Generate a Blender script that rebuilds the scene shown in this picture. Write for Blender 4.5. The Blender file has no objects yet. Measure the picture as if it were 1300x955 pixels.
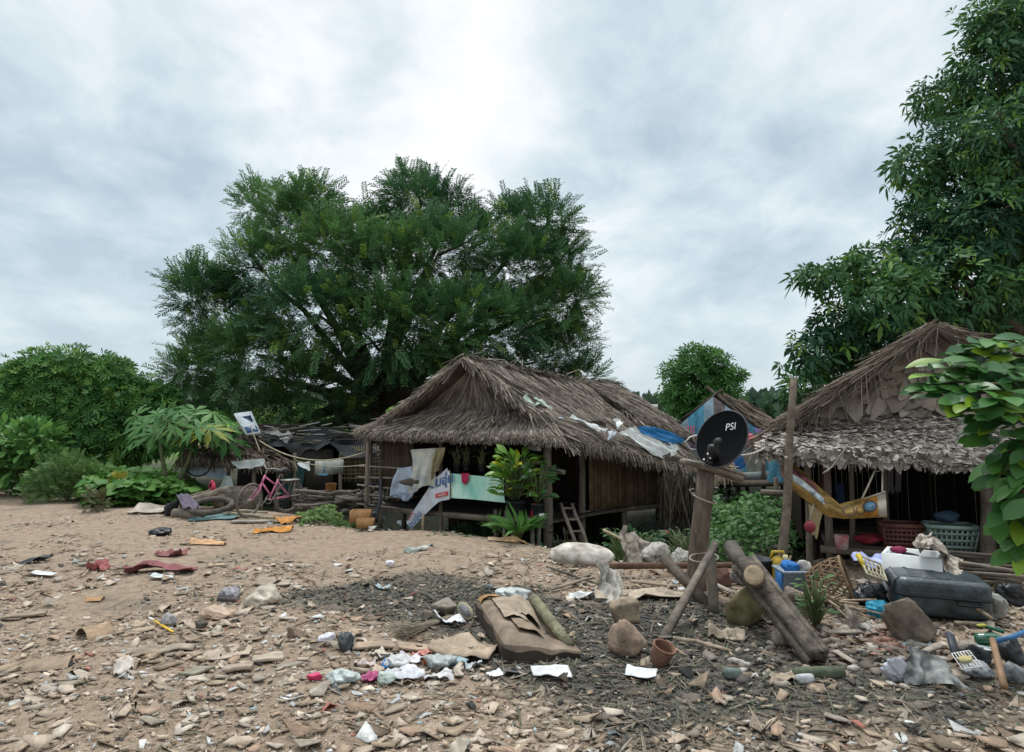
import bpy, math, random
import numpy as np
from mathutils import Vector, Matrix, Euler
random.seed(7); RNG = np.random.default_rng(11)
SC = bpy.context.scene; COL = SC.collection
R = math.radians
# ------------------------------------------------------------------ camera maths
F, CX, CY, HORIZON, CAMZ = 900.0, 650.0, 432.5, 518.0, 2.0
PITCH = math.atan((HORIZON - CY) / F)
def ray(px, py):
    x, z = (px - CX) / F, (CY - py) / F
    c, s = math.cos(PITCH), math.sin(PITCH)
    return Vector((x, c - z * s, s + z * c))
def P(px, py, d):
    r = ray(px, py); t = d / r.y
    return Vector((r.x * t, d, CAMZ + r.z * t))
# ------------------------------------------------------------------ noise
def _hash(ix, iy, seed):
    h = (ix.astype(np.int64) * 374761393 + iy.astype(np.int64) * 668265263 + seed * 974711) & 0x7fffffff
    h = ((h ^ (h >> 13)) * 1274126177) & 0x7fffffff
    return ((h ^ (h >> 16)) & 0xffff) / 65535.0
def vnoise(x, y, seed=0):
    x = np.asarray(x, float); y = np.asarray(y, float)
    ix, iy = np.floor(x), np.floor(y); fx, fy = x - ix, y - iy
    fx, fy = fx * fx * (3 - 2 * fx), fy * fy * (3 - 2 * fy)
    a, b = _hash(ix, iy, seed), _hash(ix + 1, iy, seed); c, d = _hash(ix, iy + 1, seed), _hash(ix + 1, iy + 1, seed)
    return (a * (1 - fx) + b * fx) * (1 - fy) + (c * (1 - fx) + d * fx) * fy
def fbm(x, y, seed=0, o=4):
    v, a, t = 0, 1.0, 0
    for k in range(o):
        v = v + a * vnoise(np.asarray(x) * 2 ** k + 17.3 * k, np.asarray(y) * 2 ** k - 9.1 * k, seed + k); t += a; a *= .5
    return v / t
def sstep(t):
    t = np.clip(t, 0, 1); return t * t * (3 - 2 * t)
# ------------------------------------------------------------------ terrain
_CX = [-40, -13, -8.5, -6.0, -4.2, -2.9, -1.04, -.1, .5, 1.2, 2.0, 3.0, 4.0, 6, 40]
_CY = [22, 17.6, 15.2, 13.9, 13.7, 12.0, 11.6, 11, 10.2, 9.4, 9.2, 9.3, 9.4, 9.6, 12]
_DX = [-40, -9, -6, -4.5, -3.0, 2.0, 3.2, 4.5, 40]
_DY = [.3, .3, .3, .45, .8, .8, .5, .3, .3]
def gz(x, y):
    x = np.asarray(x, float); y = np.asarray(y, float)
    yc = np.interp(x, _CX, _CY); d = np.interp(x, _DX, _DY)
    z = -d * sstep((y - yc) / 1.5)
    near = np.clip(1 - (y - 14) / 10, 0, 1)
    z = z + (fbm(x * .55, y * .55, 3, 3) - .5) * .16 * near
    z = z + (fbm(x * 2.1, y * 2.1, 8, 3) - .5) * .07 * near
    z = z + (fbm(x * 7, y * 7, 21, 2) - .5) * .05 * mudmask(x, y)
    far = np.clip((y - 45) / 120, 0, 1)
    z = z + far * (fbm(x * .01, y * .01, 5, 2) - .2) * 2.2 - .35 * sstep((y - 20) / 30)
    return z
def mudmask(x, y):
    x = np.asarray(x, float); y = np.asarray(y, float)
    def blob(cx, cy, rx, ry): return np.exp(-(((x - cx) / rx) ** 2 + ((y - cy) / ry) ** 2))
    m = blob(-1.4, 8.1, 1.1, .95) + blob(-.4, 7.4, 1.2, .8) + .9 * blob(.6, 6.2, 1.0, 1.1) + blob(1.5, 5.6, 1.1, 1.0) + .7 * blob(1.9, 7.0, .8, .8) + .5*blob(2.6,5,1.2,.8)
    n = fbm(x * 1.3, y * 1.3, 44, 4)
    return np.clip((m * 1.25 + (n - .5) * 1.7 - .28) * 1.7, 0, 1)
_HX, _HY, _HS = -24.0, 1.0, .05
_HG = gz(*np.meshgrid(_HX + _HS * np.arange(860), _HY + _HS * np.arange(600)))
def gh(x, y):
    fx, fy = (x - _HX) / _HS, (y - _HY) / _HS
    if 0 <= fx < 858 and 0 <= fy < 598:
        i, j = int(fx), int(fy); u, v = fx - i, fy - j; g = _HG
        return float((g[j, i] * (1 - u) + g[j, i + 1] * u) * (1 - v) + (g[j + 1, i] * (1 - u) + g[j + 1, i + 1] * u) * v)
    return float(gz(x, y))
def G(px, py):
    r = ray(px, py); lo = 1.5 / r.y; t = lo; hit = None
    prev = t
    while t < 200:
        if CAMZ + r.z * t <= gh(r.x * t, r.y * t): hit = t; break
        prev = t; t *= 1.01
    if hit is None: t = 60 / r.y; return Vector((r.x * t, r.y * t, gh(r.x * t, r.y * t)))
    a, b = prev, hit
    for _ in range(14):
        m = (a + b) / 2
        if CAMZ + r.z * m <= gh(r.x * m, r.y * m): b = m
        else: a = m
    return Vector((r.x * b, r.y * b, gh(r.x * b, r.y * b)))
# ------------------------------------------------------------------ materials
def mat(name, col, rough=.8, var=.25, scale=6, bump=.0, bscale=30, col2=None, attr=False, transl=0, metal=0, spec=.3, stretch=None, alpha=1, coat=0):
    m = bpy.data.materials.new(name); m.use_nodes = True; nt = m.node_tree; N, L = nt.nodes, nt.links
    b = N['Principled BSDF']; out = N['Material Output']
    b.inputs['Roughness'].default_value = rough; b.inputs['Metallic'].default_value = metal
    b.inputs['Specular IOR Level'].default_value = spec; b.inputs['Coat Weight'].default_value = coat
    tc = N.new('ShaderNodeTexCoord'); mp = N.new('ShaderNodeMapping'); L.new(tc.outputs['Object'], mp.inputs[0])
    if stretch: mp.inputs['Scale'].default_value = stretch
    nz = N.new('ShaderNodeTexNoise'); nz.inputs['Scale'].default_value = scale; nz.inputs['Detail'].default_value = 6; nz.inputs['Roughness'].default_value = .65
    L.new(mp.outputs[0], nz.inputs['Vector'])
    rp = N.new('ShaderNodeMapRange'); rp.inputs['From Min'].default_value = .32; rp.inputs['From Max'].default_value = .68
    L.new(nz.outputs['Fac'], rp.inputs['Value'])
    mx = N.new('ShaderNodeMix'); mx.data_type = 'RGBA'
    L.new(rp.outputs[0], mx.inputs['Factor'])
    c2 = col2 or tuple(max(0, c * (1 - var * 1.6)) for c in col)
    mx.inputs['A'].default_value = (*c2, 1); mx.inputs['B'].default_value = (*[min(1, c * (1 + var * .5)) for c in col], 1)
    src = mx.outputs['Result']
    if attr:
        at = N.new('ShaderNodeVertexColor'); at.layer_name = 'Col'
        mu = N.new('ShaderNodeMix'); mu.data_type = 'RGBA'; mu.blend_type = 'MULTIPLY'; mu.inputs['Factor'].default_value = 1
        L.new(src, mu.inputs['A']); L.new(at.outputs['Color'], mu.inputs['B']); src = mu.outputs['Result']
    L.new(src, b.inputs['Base Color'])
    if bump:
        n2 = N.new('ShaderNodeTexNoise'); n2.inputs['Scale'].default_value = bscale; n2.inputs['Detail'].default_value = 4
        L.new(mp.outputs[0], n2.inputs['Vector'])
        bp = N.new('ShaderNodeBump'); bp.inputs['Strength'].default_value = bump; bp.inputs['Distance'].default_value = .02
        L.new(n2.outputs['Fac'], bp.inputs['Height']); L.new(bp.outputs[0], b.inputs['Normal'])
    sh = b.outputs[0]
    if transl:
        t = N.new('ShaderNodeBsdfTranslucent'); L.new(src, t.inputs['Color'])
        ms = N.new('ShaderNodeMixShader'); ms.inputs[0].default_value = transl
        L.new(sh, ms.inputs[1]); L.new(t.outputs[0], ms.inputs[2]); sh = ms.outputs[0]
    if alpha < 1:
        t = N.new('ShaderNodeBsdfTransparent'); ms = N.new('ShaderNodeMixShader'); ms.inputs[0].default_value = alpha
        L.new(t.outputs[0], ms.inputs[1]); L.new(sh, ms.inputs[2]); sh = ms.outputs[0]
    L.new(sh, out.inputs[0])
    return m
# ------------------------------------------------------------------ object helpers
def wloc(o):
    v = Vector((0, 0, 0))
    while o: v += o.location; o = o.parent
    return v
def tag(o, label=None, cat=None, group=None, kind=None):
    if label: o['label'] = label
    if cat: o['category'] = cat
    if group: o['group'] = group
    if kind: o['kind'] = kind
    return o
def empty(name, loc, label, cat, group=None):
    o = bpy.data.objects.new(name, None); COL.objects.link(o); o.location = loc; o.empty_display_size = .1
    return tag(o, label, cat, group)
def link(name, verts, faces, m, parent=None, base=None, cols=None, smooth=False, mats=None, fmat=None):
    """faces: list of integer arrays (n,k) or a list of tuples. verts in world space."""
    verts = np.asarray(verts, float).reshape(-1, 3)
    if parent is not None: b = wloc(parent) if base is None else Vector(base)
    else: b = Vector(base) if base is not None else Vector((*(verts[:, :2].min(0) + verts[:, :2].max(0)) / 2, verts[:, 2].min()))
    me = bpy.data.meshes.new(name)
    if isinstance(faces, list) and (len(faces) == 0 or not isinstance(faces[0], np.ndarray)):
        d = {}
        for f in faces: d.setdefault(len(f), []).append(f)
        faces = [np.array(v, int) for v in d.values()]
    lv = np.concatenate([f.ravel() for f in faces]).astype(np.int32)
    tot = np.concatenate([np.full(len(f), f.shape[1]) for f in faces]).astype(np.int32)
    st = np.concatenate([[0], np.cumsum(tot)[:-1]]).astype(np.int32)
    me.vertices.add(len(verts)); me.vertices.foreach_set('co', (verts - np.array(b)).astype(np.float32).ravel())
    me.loops.add(len(lv)); me.loops.foreach_set('vertex_index', lv)
    me.polygons.add(len(tot)); me.polygons.foreach_set('loop_start', st); me.polygons.foreach_set('loop_total', tot)
    me.update(calc_edges=True); me.validate()
    if smooth: me.polygons.foreach_set('use_smooth', np.ones(len(me.polygons), bool))
    if cols is not None and len(cols) == len(me.vertices):
        a = me.color_attributes.new('Col', 'FLOAT_COLOR', 'POINT')
        c = np.ones((len(verts), 4), np.float32); c[:, :3] = np.asarray(cols).reshape(-1, 3); a.data.foreach_set('color', c.ravel())
    me.materials.append(m)
    o = bpy.data.objects.new(name, me); COL.objects.link(o)
    o.location = b if parent is None else b - wloc(parent); o.parent = parent
    return o
class MB:
    def __init__(s): s.v = []; s.f = []; s.c = []; s.col = (1, 1, 1)
    def add(s, v, f):
        n = len(s.v); s.v += [tuple(p) for p in v]; s.f += [tuple(i + n for i in q) for q in f]; s.c += [s.col] * len(v); return s
    def box(s, c, size, rot=None, jit=0):
        M = rot if isinstance(rot, Matrix) else (Euler(rot).to_matrix() if rot else Matrix.Identity(3))
        v = []
        for x in (-.5, .5):
            for y in (-.5, .5):
                for z in (-.5, .5):
                    v.append(Vector(c) + M @ Vector((x * size[0] + random.uniform(-jit, jit), y * size[1] + random.uniform(-jit, jit), z * size[2] + random.uniform(-jit, jit))))
        return s.add(v, [(0, 1, 3, 2), (4, 6, 7, 5), (0, 4, 5, 1), (2, 3, 7, 6), (0, 2, 6, 4), (1, 5, 7, 3)])
    def beam(s, a, b, w, h, up=(0, 0, 1), jit=0):
        a, b = Vector(a), Vector(b); y = (b - a); L = y.length; y.normalize(); x = y.cross(Vector(up))
        if x.length < 1e-3: x = y.cross(Vector((1, 0, 0)))
        x.normalize(); z = x.cross(y); M = Matrix((x, y, z)).transposed()
        return s.box((a + b) / 2, (w, L, h), M, jit)
    def tube(s, pts, rad, seg=8, cap=True, wob=0):
        pts = [Vector(p) for p in pts]; n = len(pts)
        if not hasattr(rad, '__len__'): rad = [rad] * n
        v, f = [], []; prev = None
        for i, p in enumerate(pts):
            t = (pts[min(i + 1, n - 1)] - pts[max(i - 1, 0)]).normalized()
            if prev is None: x = t.cross(Vector((0, 0, 1)) if abs(t.z) < .9 else Vector((1, 0, 0))).normalized()
            else: x = (prev - t * prev.dot(t)).normalized()
            prev = x; y = t.cross(x)
            for k in range(seg):
                a = 2 * math.pi * k / seg; r = rad[i] * (1 + random.uniform(-wob, wob))
                v.append(p + (x * math.cos(a) + y * math.sin(a)) * r)
        for i in range(n - 1):
            for k in range(seg):
                k2 = (k + 1) % seg; f.append((i * seg + k, i * seg + k2, (i + 1) * seg + k2, (i + 1) * seg + k))
        if cap: f += [tuple(range(seg - 1, -1, -1)), tuple((n - 1) * seg + k for k in range(seg))]
        return s.add(v, f)
    def lathe(s, c, prof, seg=18, rot=None, close=False, sq=1):
        M = rot if isinstance(rot, Matrix) else (Euler(rot).to_matrix() if rot else Matrix.Identity(3))
        v, f = [], []; n = len(prof)
        for r, z in prof:
            for k in range(seg):
                a = 2 * math.pi * k / seg; v.append(Vector(c) + M @ Vector((r * math.cos(a), r * sq * math.sin(a), z)))
        for i in range(n - 1):
            for k in range(seg):
                k2 = (k + 1) % seg; f.append((i * seg + k, i * seg + k2, (i + 1) * seg + k2, (i + 1) * seg + k))
        if close: f += [tuple(range(seg - 1, -1, -1)), tuple((n - 1) * seg + k for k in range(seg))]
        return s.add(v, f)
    def torus(s, c, R_, r, M, seg=28, rs=8):
        v, f = [], []
        for i in range(seg):
            a = 2 * math.pi * i / seg
            for k in range(rs):
                b = 2 * math.pi * k / rs; q = R_ + r * math.cos(b)
                v.append(Vector(c) + M @ Vector((q * math.cos(a), q * math.sin(a), r * math.sin(b))))
        for i in range(seg):
            for k in range(rs):
                i2, k2 = (i + 1) % seg, (k + 1) % rs; f.append((i * rs + k, i2 * rs + k, i2 * rs + k2, i * rs + k2))
        return s.add(v, f)
    def grid(s, fn, nu, nv):
        v = [fn(i / nu, j / nv) for j in range(nv + 1) for i in range(nu + 1)]
        f = [(j * (nu + 1) + i, j * (nu + 1) + i + 1, (j + 1) * (nu + 1) + i + 1, (j + 1) * (nu + 1) + i) for j in range(nv) for i in range(nu)]
        return s.add(v, f)
    def blob(s, c, size, rot=0, rough=.18, freq=1.6, seed=0, flat=.0, ridge=False, sub=3, tilt=0, angular=False):
        v, f = ico(sub); v = v.copy()
        rng = np.random.default_rng(seed); o = rng.uniform(0, 50, 3)
        n = fbm(v[:, 0] * freq + o[0] + v[:, 2] * .7 * freq, v[:, 1] * freq + o[1] - v[:, 2] * .9 * freq, seed, 4)
        if angular:
            pn = rng.normal(size=(16, 3)); pn /= np.linalg.norm(pn, axis=1)[:, None]; dd = rng.uniform(.62, .95, 16)
            k = (v @ pn.T) / dd[None]; v = v / np.maximum(k.max(1), .55)[:, None] * .95
        if ridge:
            pn = rng.normal(size=(30, 3)); pn /= np.linalg.norm(pn, axis=1)[:, None]; dd = rng.uniform(.55, 1.0, 30)
            v = v / np.maximum((v @ pn.T / dd[None]).max(1), .6)[:, None]; n = .65 * n + .35 * (1 - np.abs(n - .5) * 5)
        v *= (1 + (n - .5) * 2 * rough)[:, None]
        if flat: v[:, 2] = np.where(v[:, 2] < -flat, -flat + (v[:, 2] + flat) * .15, v[:, 2])
        v *= np.array(size) / 2
        M = np.array(Euler((tilt, 0, rot)).to_matrix())
        return s.add(v @ M.T + np.array(c), f)
    def build(s, name, m, parent=None, base=None, smooth=False, label=None):
        o = link(name, s.v, s.f, m, parent, base, s.c, smooth)
        if label: o['label'] = label
        return o
_ICO = {}
def ico(sub):
    if sub not in _ICO:
        import bmesh
        bm = bmesh.new(); bmesh.ops.create_icosphere(bm, subdivisions=sub, radius=1); bm.verts.ensure_lookup_table()
        _ICO[sub] = (np.array([v.co[:] for v in bm.verts]), [tuple(x.index for x in q.verts) for q in bm.faces]); bm.free()
    return _ICO[sub]
def bend(a, b, n=8, sag=0, wob=0):
    a, b = Vector(a), Vector(b); out = []
    for i in range(n + 1):
        t = i / n; p = a.lerp(b, t); p.z -= sag * 4 * t * (1 - t)
        if 0 < i < n: p += Vector([random.uniform(-wob, wob) for _ in range(3)])
        out.append(p)
    return out
def text_mesh(body, size, fn, m, parent, name='lettering', shear=0, weight=0):
    """lettering as a mesh; fn maps flat (x, y) to a world point."""
    c = bpy.data.curves.new('t', 'FONT'); c.body = body; c.size = size; c.align_x = 'CENTER'; c.align_y = 'CENTER'; c.shear = shear; c.offset = weight
    o = bpy.data.objects.new('t', c); COL.objects.link(o); dg = bpy.context.evaluated_depsgraph_get()
    me = bpy.data.meshes.new_from_object(o.evaluated_get(dg))
    v = [fn(q.co.x, q.co.y) for q in me.vertices]; f = [tuple(p.vertices) for p in me.polygons]
    bpy.data.objects.remove(o); bpy.data.curves.remove(c); bpy.data.meshes.remove(me)
    return link(name, v, f, m, parent)
# ------------------------------------------------------------------ leaf / strip scattering
def place(tv, tf, pos, X, Z, scale, cols):
    """copies of a template (tv, faces tf) at pos with x axis X and approx normal Z -> verts, faces, cols"""
    n, T = len(pos), len(tv)
    X = X / (np.linalg.norm(X, axis=1)[:, None] + 1e-9)
    Y = np.cross(Z, X); Y /= (np.linalg.norm(Y, axis=1)[:, None] + 1e-9); Zz = np.cross(X, Y)
    s = scale if scale.ndim == 2 else np.repeat(scale[:, None], 3, 1)
    v = pos[:, None, :] + (tv[None, :, 0:1] * s[:, None, 0:1]) * X[:, None, :] + (tv[None, :, 1:2] * s[:, None, 1:2]) * Y[:, None, :] + (tv[None, :, 2:3] * s[:, None, 2:3]) * Zz[:, None, :]
    off = (np.arange(n) * T)[:, None, None]
    fs = [(np.asarray(q, int)[None] + off).reshape(-1, np.asarray(q).shape[1]) for q in tf]
    return v.reshape(-1, 3), fs, np.repeat(cols, T, axis=0)
def unit(n):
    v = RNG.normal(size=(n, 3)); return v / np.linalg.norm(v, axis=1)[:, None]
def t_pinnate(k=8, L=1.0, ll=.3, w=.1):
    """feathery twig: leaflets along both sides, each one folded quad"""
    v, f = [], []
    for i in range(k):
        x = L * (.12 + .88 * i / k)
        for s in (-1, 1):
            l = ll * (1 - .45 * (i / k)) * random.uniform(.8, 1.15); a = R(52 + random.uniform(-12, 12)); dz = random.uniform(-.3, .15)
            d = Vector((math.cos(a), s * math.sin(a), dz)); p = Vector((x, 0, -.12 * (i / k) ** 2)); q = Vector((-d.y, d.x, 0)).normalized() * w / 2
            n = len(v); v += [p, p + d * l * .5 + q, p + d * l, p + d * l * .5 - q]; f.append((n, n + 1, n + 2, n + 3))
    n = len(v); v += [(0, -.008, 0), (L, -.004, -.12), (L, .004, -.12), (0, .008, 0)]; f.append((n, n + 1, n + 2, n + 3))
    return np.array([tuple(p) for p in v]), [np.array(f)]
def t_whorl(k=6, l=1.0, w=.36, droop=.35, up=.25, base=.12):
    """leaves set round a shoot tip (x axis)"""
    v, f = [], []
    for i in range(k):
        a = 2 * math.pi * i / k + random.uniform(-.3, .3); s = random.uniform(.75, 1.1) * l
        r = Vector((up + random.uniform(-.2, .2), math.cos(a), math.sin(a))).normalized(); t = r.cross(Vector((1, .1, 0))).normalized()
        n0 = r.cross(t).normalized(); g = Vector((0, 0, -1))
        b = len(v); o = r * base
        m1 = o + r * s * .3 ; m2 = o + r * s * .68 + g * droop * s * .25; e = o + r * s + g * droop * s * .75
        v += [o, m1 + t * w * s * .42 + n0 * .05 * s, m1, m1 - t * w * s * .42 + n0 * .05 * s, m2 + t * w * s * .5 + n0 * .05 * s, m2, m2 - t * w * s * .5 + n0 * .05 * s, e]
        f += [(b, b + 1, b + 2), (b, b + 2, b + 3), (b + 1, b + 4, b + 5, b + 2), (b + 2, b + 5, b + 6, b + 3), (b + 4, b + 7, b + 5), (b + 5, b + 7, b + 6)]
    tri = np.array([q for q in f if len(q) == 3]); quad = np.array([q for q in f if len(q) == 4])
    return np.array([tuple(p) for p in v]), [tri, quad]
def t_leaf(l=1.0, w=.5, droop=.25, fold=.1, obov=.6, n=5):
    """single leaf along x with midrib fold"""
    v, f = [], []
    for i in range(n + 1):
        t = i / n; ww = w * .5 * (math.sin(math.pi * t ** (.8 if obov < .5 else 1.35)) ** .8 if 0 < t < 1 else .02)
        z = -droop * t * t
        v += [(l * t, ww, z + fold * ww * 2), (l * t, 0, z), (l * t, -ww, z + fold * ww * 2)]
        if i: a = (i - 1) * 3; f += [(a, a + 3, a + 4, a + 1), (a + 1, a + 4, a + 5, a + 2)]
    return np.array(v), [np.array(f)]
def crown_points(clumps, dens, up=.35, jitter=.35, fill=.55, seed=0):
    """spray positions and directions over irregular clumps [(centre, (rx, ry, rz))]"""
    ps, ds = [], []
    for i, (c, r) in enumerate(clumps):
        r = np.array(r if hasattr(r, '__len__') else (r, r, r)); n = int(dens * (r[0] * r[2] + r[0] * r[1] + r[1] * r[2]) / 3 * 4)
        u = unit(n); u[:, 2] += up * .4; u /= np.linalg.norm(u, axis=1)[:, None]
        nz = fbm(u[:, 0] * 1.7 + i * 7.7 + u[:, 2], u[:, 1] * 1.7 - i * 3.3 - u[:, 2] * 1.3, seed, 3)
        rad = (.62 + .8 * (nz - .1)) * (fill + (1 - fill) * RNG.random(n) ** .5)
        st = RNG.random(n) < .07; rad = np.where(st, np.maximum(rad, .9) * RNG.uniform(1.0, 1.3, n), rad)
        ps.append(np.array(c) + u * r * rad[:, None])
        d = u + RNG.normal(size=(n, 3)) * jitter; d[:, 2] += up; ds.append(d)
    return np.concatenate(ps), np.concatenate(ds)
def leafcols(n, a, b, yellow=None, py=0, pos=None, fr=.45):
    t = RNG.random((n, 1))
    if pos is not None:      # tone drifts from bough to bough, darker to yellow-green
        q = fbm(pos[:, 0] * fr + pos[:, 1] * .3 * fr, pos[:, 2] * fr * 1.2 - pos[:, 1] * .3 * fr, 12, 3)[:, None]; t = np.clip(.35 * t + 1.6 * (q - .5) + .3, 0, 1.15)
    c = np.array(a) * (1 - t) + np.array(b) * t
    if yellow is not None: k = RNG.random(n) < py; c[k] = np.array(yellow) * (.7 + .5 * RNG.random((k.sum(), 1)))
    return c
def strips(S, n, L, W, colA, colB, vmin=0.0, vmax=1.0, lift=.03, over=.25, droop=.6, ang=.12, base=.01, seed=0):
    """thatch strands on a surface S(u, v) (v up the slope), numpy-vectorised; returns verts, faces, cols"""
    rg = np.random.default_rng(seed)
    u = rg.random(n); v = vmin + (vmax - vmin) * rg.random(n)
    e = 1e-3
    p = S(u, v); du = S(u + e, v) - p; dv = S(u, v + e) - p
    across = du / np.linalg.norm(du, axis=1)[:, None]; sl = np.linalg.norm(dv, axis=1) / e
    down = -dv / np.linalg.norm(dv, axis=1)[:, None]; nrm = np.cross(across, -down); nrm /= np.linalg.norm(nrm, axis=1)[:, None]
    nrm *= np.where(np.abs(nrm[:, 2:3]) < .25, -np.sign(nrm[:, 1:2] + 1e-9), np.sign(nrm[:, 2:3] + 1e-9))
    a = rg.normal(0, ang, n)[:, None]; d = down * np.cos(a) + across * np.sin(a); w = np.cross(d, nrm)
    l = L * rg.uniform(.6, 1.3, n); maxl = v * sl + over * rg.uniform(.2, 1.1, n); l = np.minimum(l, np.maximum(maxl, .05))
    ww = W * rg.uniform(.5, 1.5, n)[:, None] / 2
    p = p + nrm * (base + lift * rg.random(n)[:, None] ** 2)
    end_lift = (lift * rg.uniform(-.2, 1.3, n))[:, None]
    pm = p + d * (l * .5)[:, None] + nrm * end_lift * .5
    pe = p + d * l[:, None] + nrm * end_lift
    beyond = np.maximum(0, l - v * sl)[:, None]; pe[:, 2:3] -= beyond * droop; pe -= d * beyond * droop * .5
    tw = rg.normal(0, .35, n)[:, None]; wv = w * np.cos(tw) + nrm * np.sin(tw)
    V = np.stack([p - wv * ww, p + wv * ww, pm - wv * ww, pm + wv * ww, pe - wv * ww * .4, pe + wv * ww * .4], 1).reshape(-1, 3)
    o = (np.arange(n) * 6)[:, None]; Fq = np.concatenate([o + np.array([[0, 1, 3, 2]]), o + np.array([[2, 3, 5, 4]])])
    t = rg.random((n, 1)) ** 1.3; c = np.array(colA) * (1 - t) + np.array(colB) * t
    return V, [Fq], np.repeat(c, 6, axis=0)
def slab(S, nu, nv, th, col):
    v = []; f = []
    for k in (0, 1):
        for j in range(nv + 1):
            for i in range(nu + 1):
                q = S(np.array([i / nu]), np.array([j / nv]))[0].copy(); q[2] -= th * k; v.append(q)
    W_ = nu + 1; B = W_ * (nv + 1)
    for j in range(nv):
        for i in range(nu):
            a = j * W_ + i; f.append((a, a + 1, a + W_ + 1, a + W_)); f.append((B + a, B + a + W_, B + a + W_ + 1, B + a + 1))
    for i in range(nu):
        f.append((i, B + i, B + i + 1, i + 1)); a = nv * W_ + i; f.append((a, a + 1, B + a + 1, B + a))
    for j in range(nv):
        a = j * W_; f.append((a, a + W_, B + a + W_, B + a)); a += nu; f.append((a, B + a, B + a + W_, a + W_))
    return np.array(v), [np.array(f)], np.tile(np.array(col), (len(v), 1))
def merge(parts):
    vs, cs, fs, o = [], [], {}, 0
    for v, f, c in parts:
        vs.append(v); cs.append(c)
        for q in f: fs.setdefault(q.shape[1], []).append(q + o)
        o += len(v)
    return np.concatenate(vs), [np.concatenate(x) for x in fs.values()], np.concatenate(cs)
def quadS(e0, e1, r1, r0, sag=0, bump=.03, seed=0):
    e0, e1, r1, r0 = [np.array(q, float) for q in (e0, e1, r1, r0)]
    def S(u, v):
        u = np.asarray(u)[:, None]; v = np.asarray(v)[:, None]
        p = (e0 * (1 - u) + e1 * u) * (1 - v) + (r0 * (1 - u) + r1 * u) * v
        uu, vv = u[:, 0], v[:, 0]
        p[:, 2] += -sag * 4 * vv * (1 - vv) + bump * 2 * (fbm(uu * 5 + seed, vv * 4 + seed, seed, 3) - .5)
        return p
    return S
def shingles(S, rows, per, size, colA, colB, curl=.25, seed=0, over=1.0, jitter=.5, spin=.3, lf=.35, zn=.25):
    """overlapping dry leaves laid in rows on S"""
    rg = np.random.default_rng(seed)
    us, vs = [], []
    for j in range(rows):
        n = per; us.append((np.arange(n) + rg.uniform(-jitter, jitter, n) + .5) / n); vs.append(np.full(n, (j + .0) / rows) + rg.normal(0, .18 / rows, n) + .6 / rows)
    u = np.clip(np.concatenate(us), 0.001, .998); v = np.clip(np.concatenate(vs), .001, .998); n = len(u); e = 1e-3
    p = S(u, v); du = S(u + e, v) - p; dv = S(u, v + e) - p
    ac = du / np.linalg.norm(du, axis=1)[:, None]; dn = -dv / np.linalg.norm(dv, axis=1)[:, None]
    nr = np.cross(ac, -dn); nr *= np.where(np.abs(nr[:, 2:3]) < .25 * np.linalg.norm(nr, axis=1)[:, None], -np.sign(nr[:, 1:2] + 1e-9), np.sign(nr[:, 2:3] + 1e-9)); nr /= np.linalg.norm(nr, axis=1)[:, None]
    a = rg.normal(0, spin, n)[:, None]; X = dn * np.cos(a) + ac * np.sin(a)
    X = X + nr * rg.uniform(.0, lf, n)[:, None]
    tv = []; 
    for i in range(4):
        for k in range(3):
            t = i / 3; w = (.55, 1, .8, .18)[i]; tv.append((t * 1.25, (k - 1) * .42 * w, .10 * (k != 1) * t + curl * .5 * t * t))
    tf = [(i * 3 + k, i * 3 + k + 1, (i + 1) * 3 + k + 1, (i + 1) * 3 + k) for i in range(3) for k in range(2)]
    s = np.stack([size * rg.uniform(.8, 1.4, n), size * rg.uniform(.6, 1.2, n), size * rg.uniform(-.25, 1.0, n)], 1)
    t = rg.random((n, 1)) ** 1.2; c = np.array(colA) * (1 - t) + np.array(colB) * t
    Zn = nr + rg.normal(0, zn, (n, 3))
    return place(np.array(tv), [np.array(tf)], p + nr * .015 - X * size * .3, X, Zn, s, c)
# ================================================================== camera, sky, sun
cd = bpy.data.cameras.new('camera'); cam = bpy.data.objects.new('camera', cd); COL.objects.link(cam); SC.camera = cam
cam.location = (0, 0, CAMZ); cam.rotation_euler = (math.pi / 2 + PITCH, 0, 0)
cd.sensor_width = 36; cd.lens = 36 * F / 1300; cd.shift_y = -(477.5 - CY) / 1300; cd.clip_start = .05; cd.clip_end = 4000
vs = SC.view_settings; vs.view_transform = 'Standard'; vs.look = 'None'; vs.exposure = 0.60; vs.gamma = 1
SC.cycles.use_denoising = True; SC.cycles.max_bounces = 8; SC.cycles.transparent_max_bounces = 12
SUN_EL, SUN_AZ = R(66), R(-8)          # high behind the cloud, ahead of the camera and a little to the right
sd = Vector((math.sin(SUN_AZ) * math.cos(SUN_EL), math.cos(SUN_AZ) * math.cos(SUN_EL), math.sin(SUN_EL)))
sl = bpy.data.lights.new('sun', 'SUN'); sl.energy = 1.5; sl.angle = R(14); sl.color = (1, .97, .92)
so = bpy.data.objects.new('sun', sl); COL.objects.link(so); so.rotation_euler = (-sd).to_track_quat('-Z', 'Y').to_euler(); so.location = (0, 0, 40)
W = bpy.data.worlds.new('World'); SC.world = W; W.use_nodes = True
nt = W.node_tree; N, L = nt.nodes, nt.links; bg = N['Background']; bg.inputs['Strength'].default_value = .1
sk = N.new('ShaderNodeTexSky'); sk.sky_type = 'NISHITA'; sk.sun_disc = False; sk.sun_elevation = SUN_EL; sk.sun_rotation = SUN_AZ
def M_(op, a, b=None, c=None):
    n = N.new('ShaderNodeMath'); n.operation = op
    for i, v in enumerate((a, b, c)):
        if v is None: continue
        if isinstance(v, (int, float)): n.inputs[i].default_value = v
        else: L.new(v, n.inputs[i])
    return n.outputs[0]
tc = N.new('ShaderNodeTexCoord'); sp = N.new('ShaderNodeSeparateXYZ'); L.new(tc.outputs['Generated'], sp.inputs[0])
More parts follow.
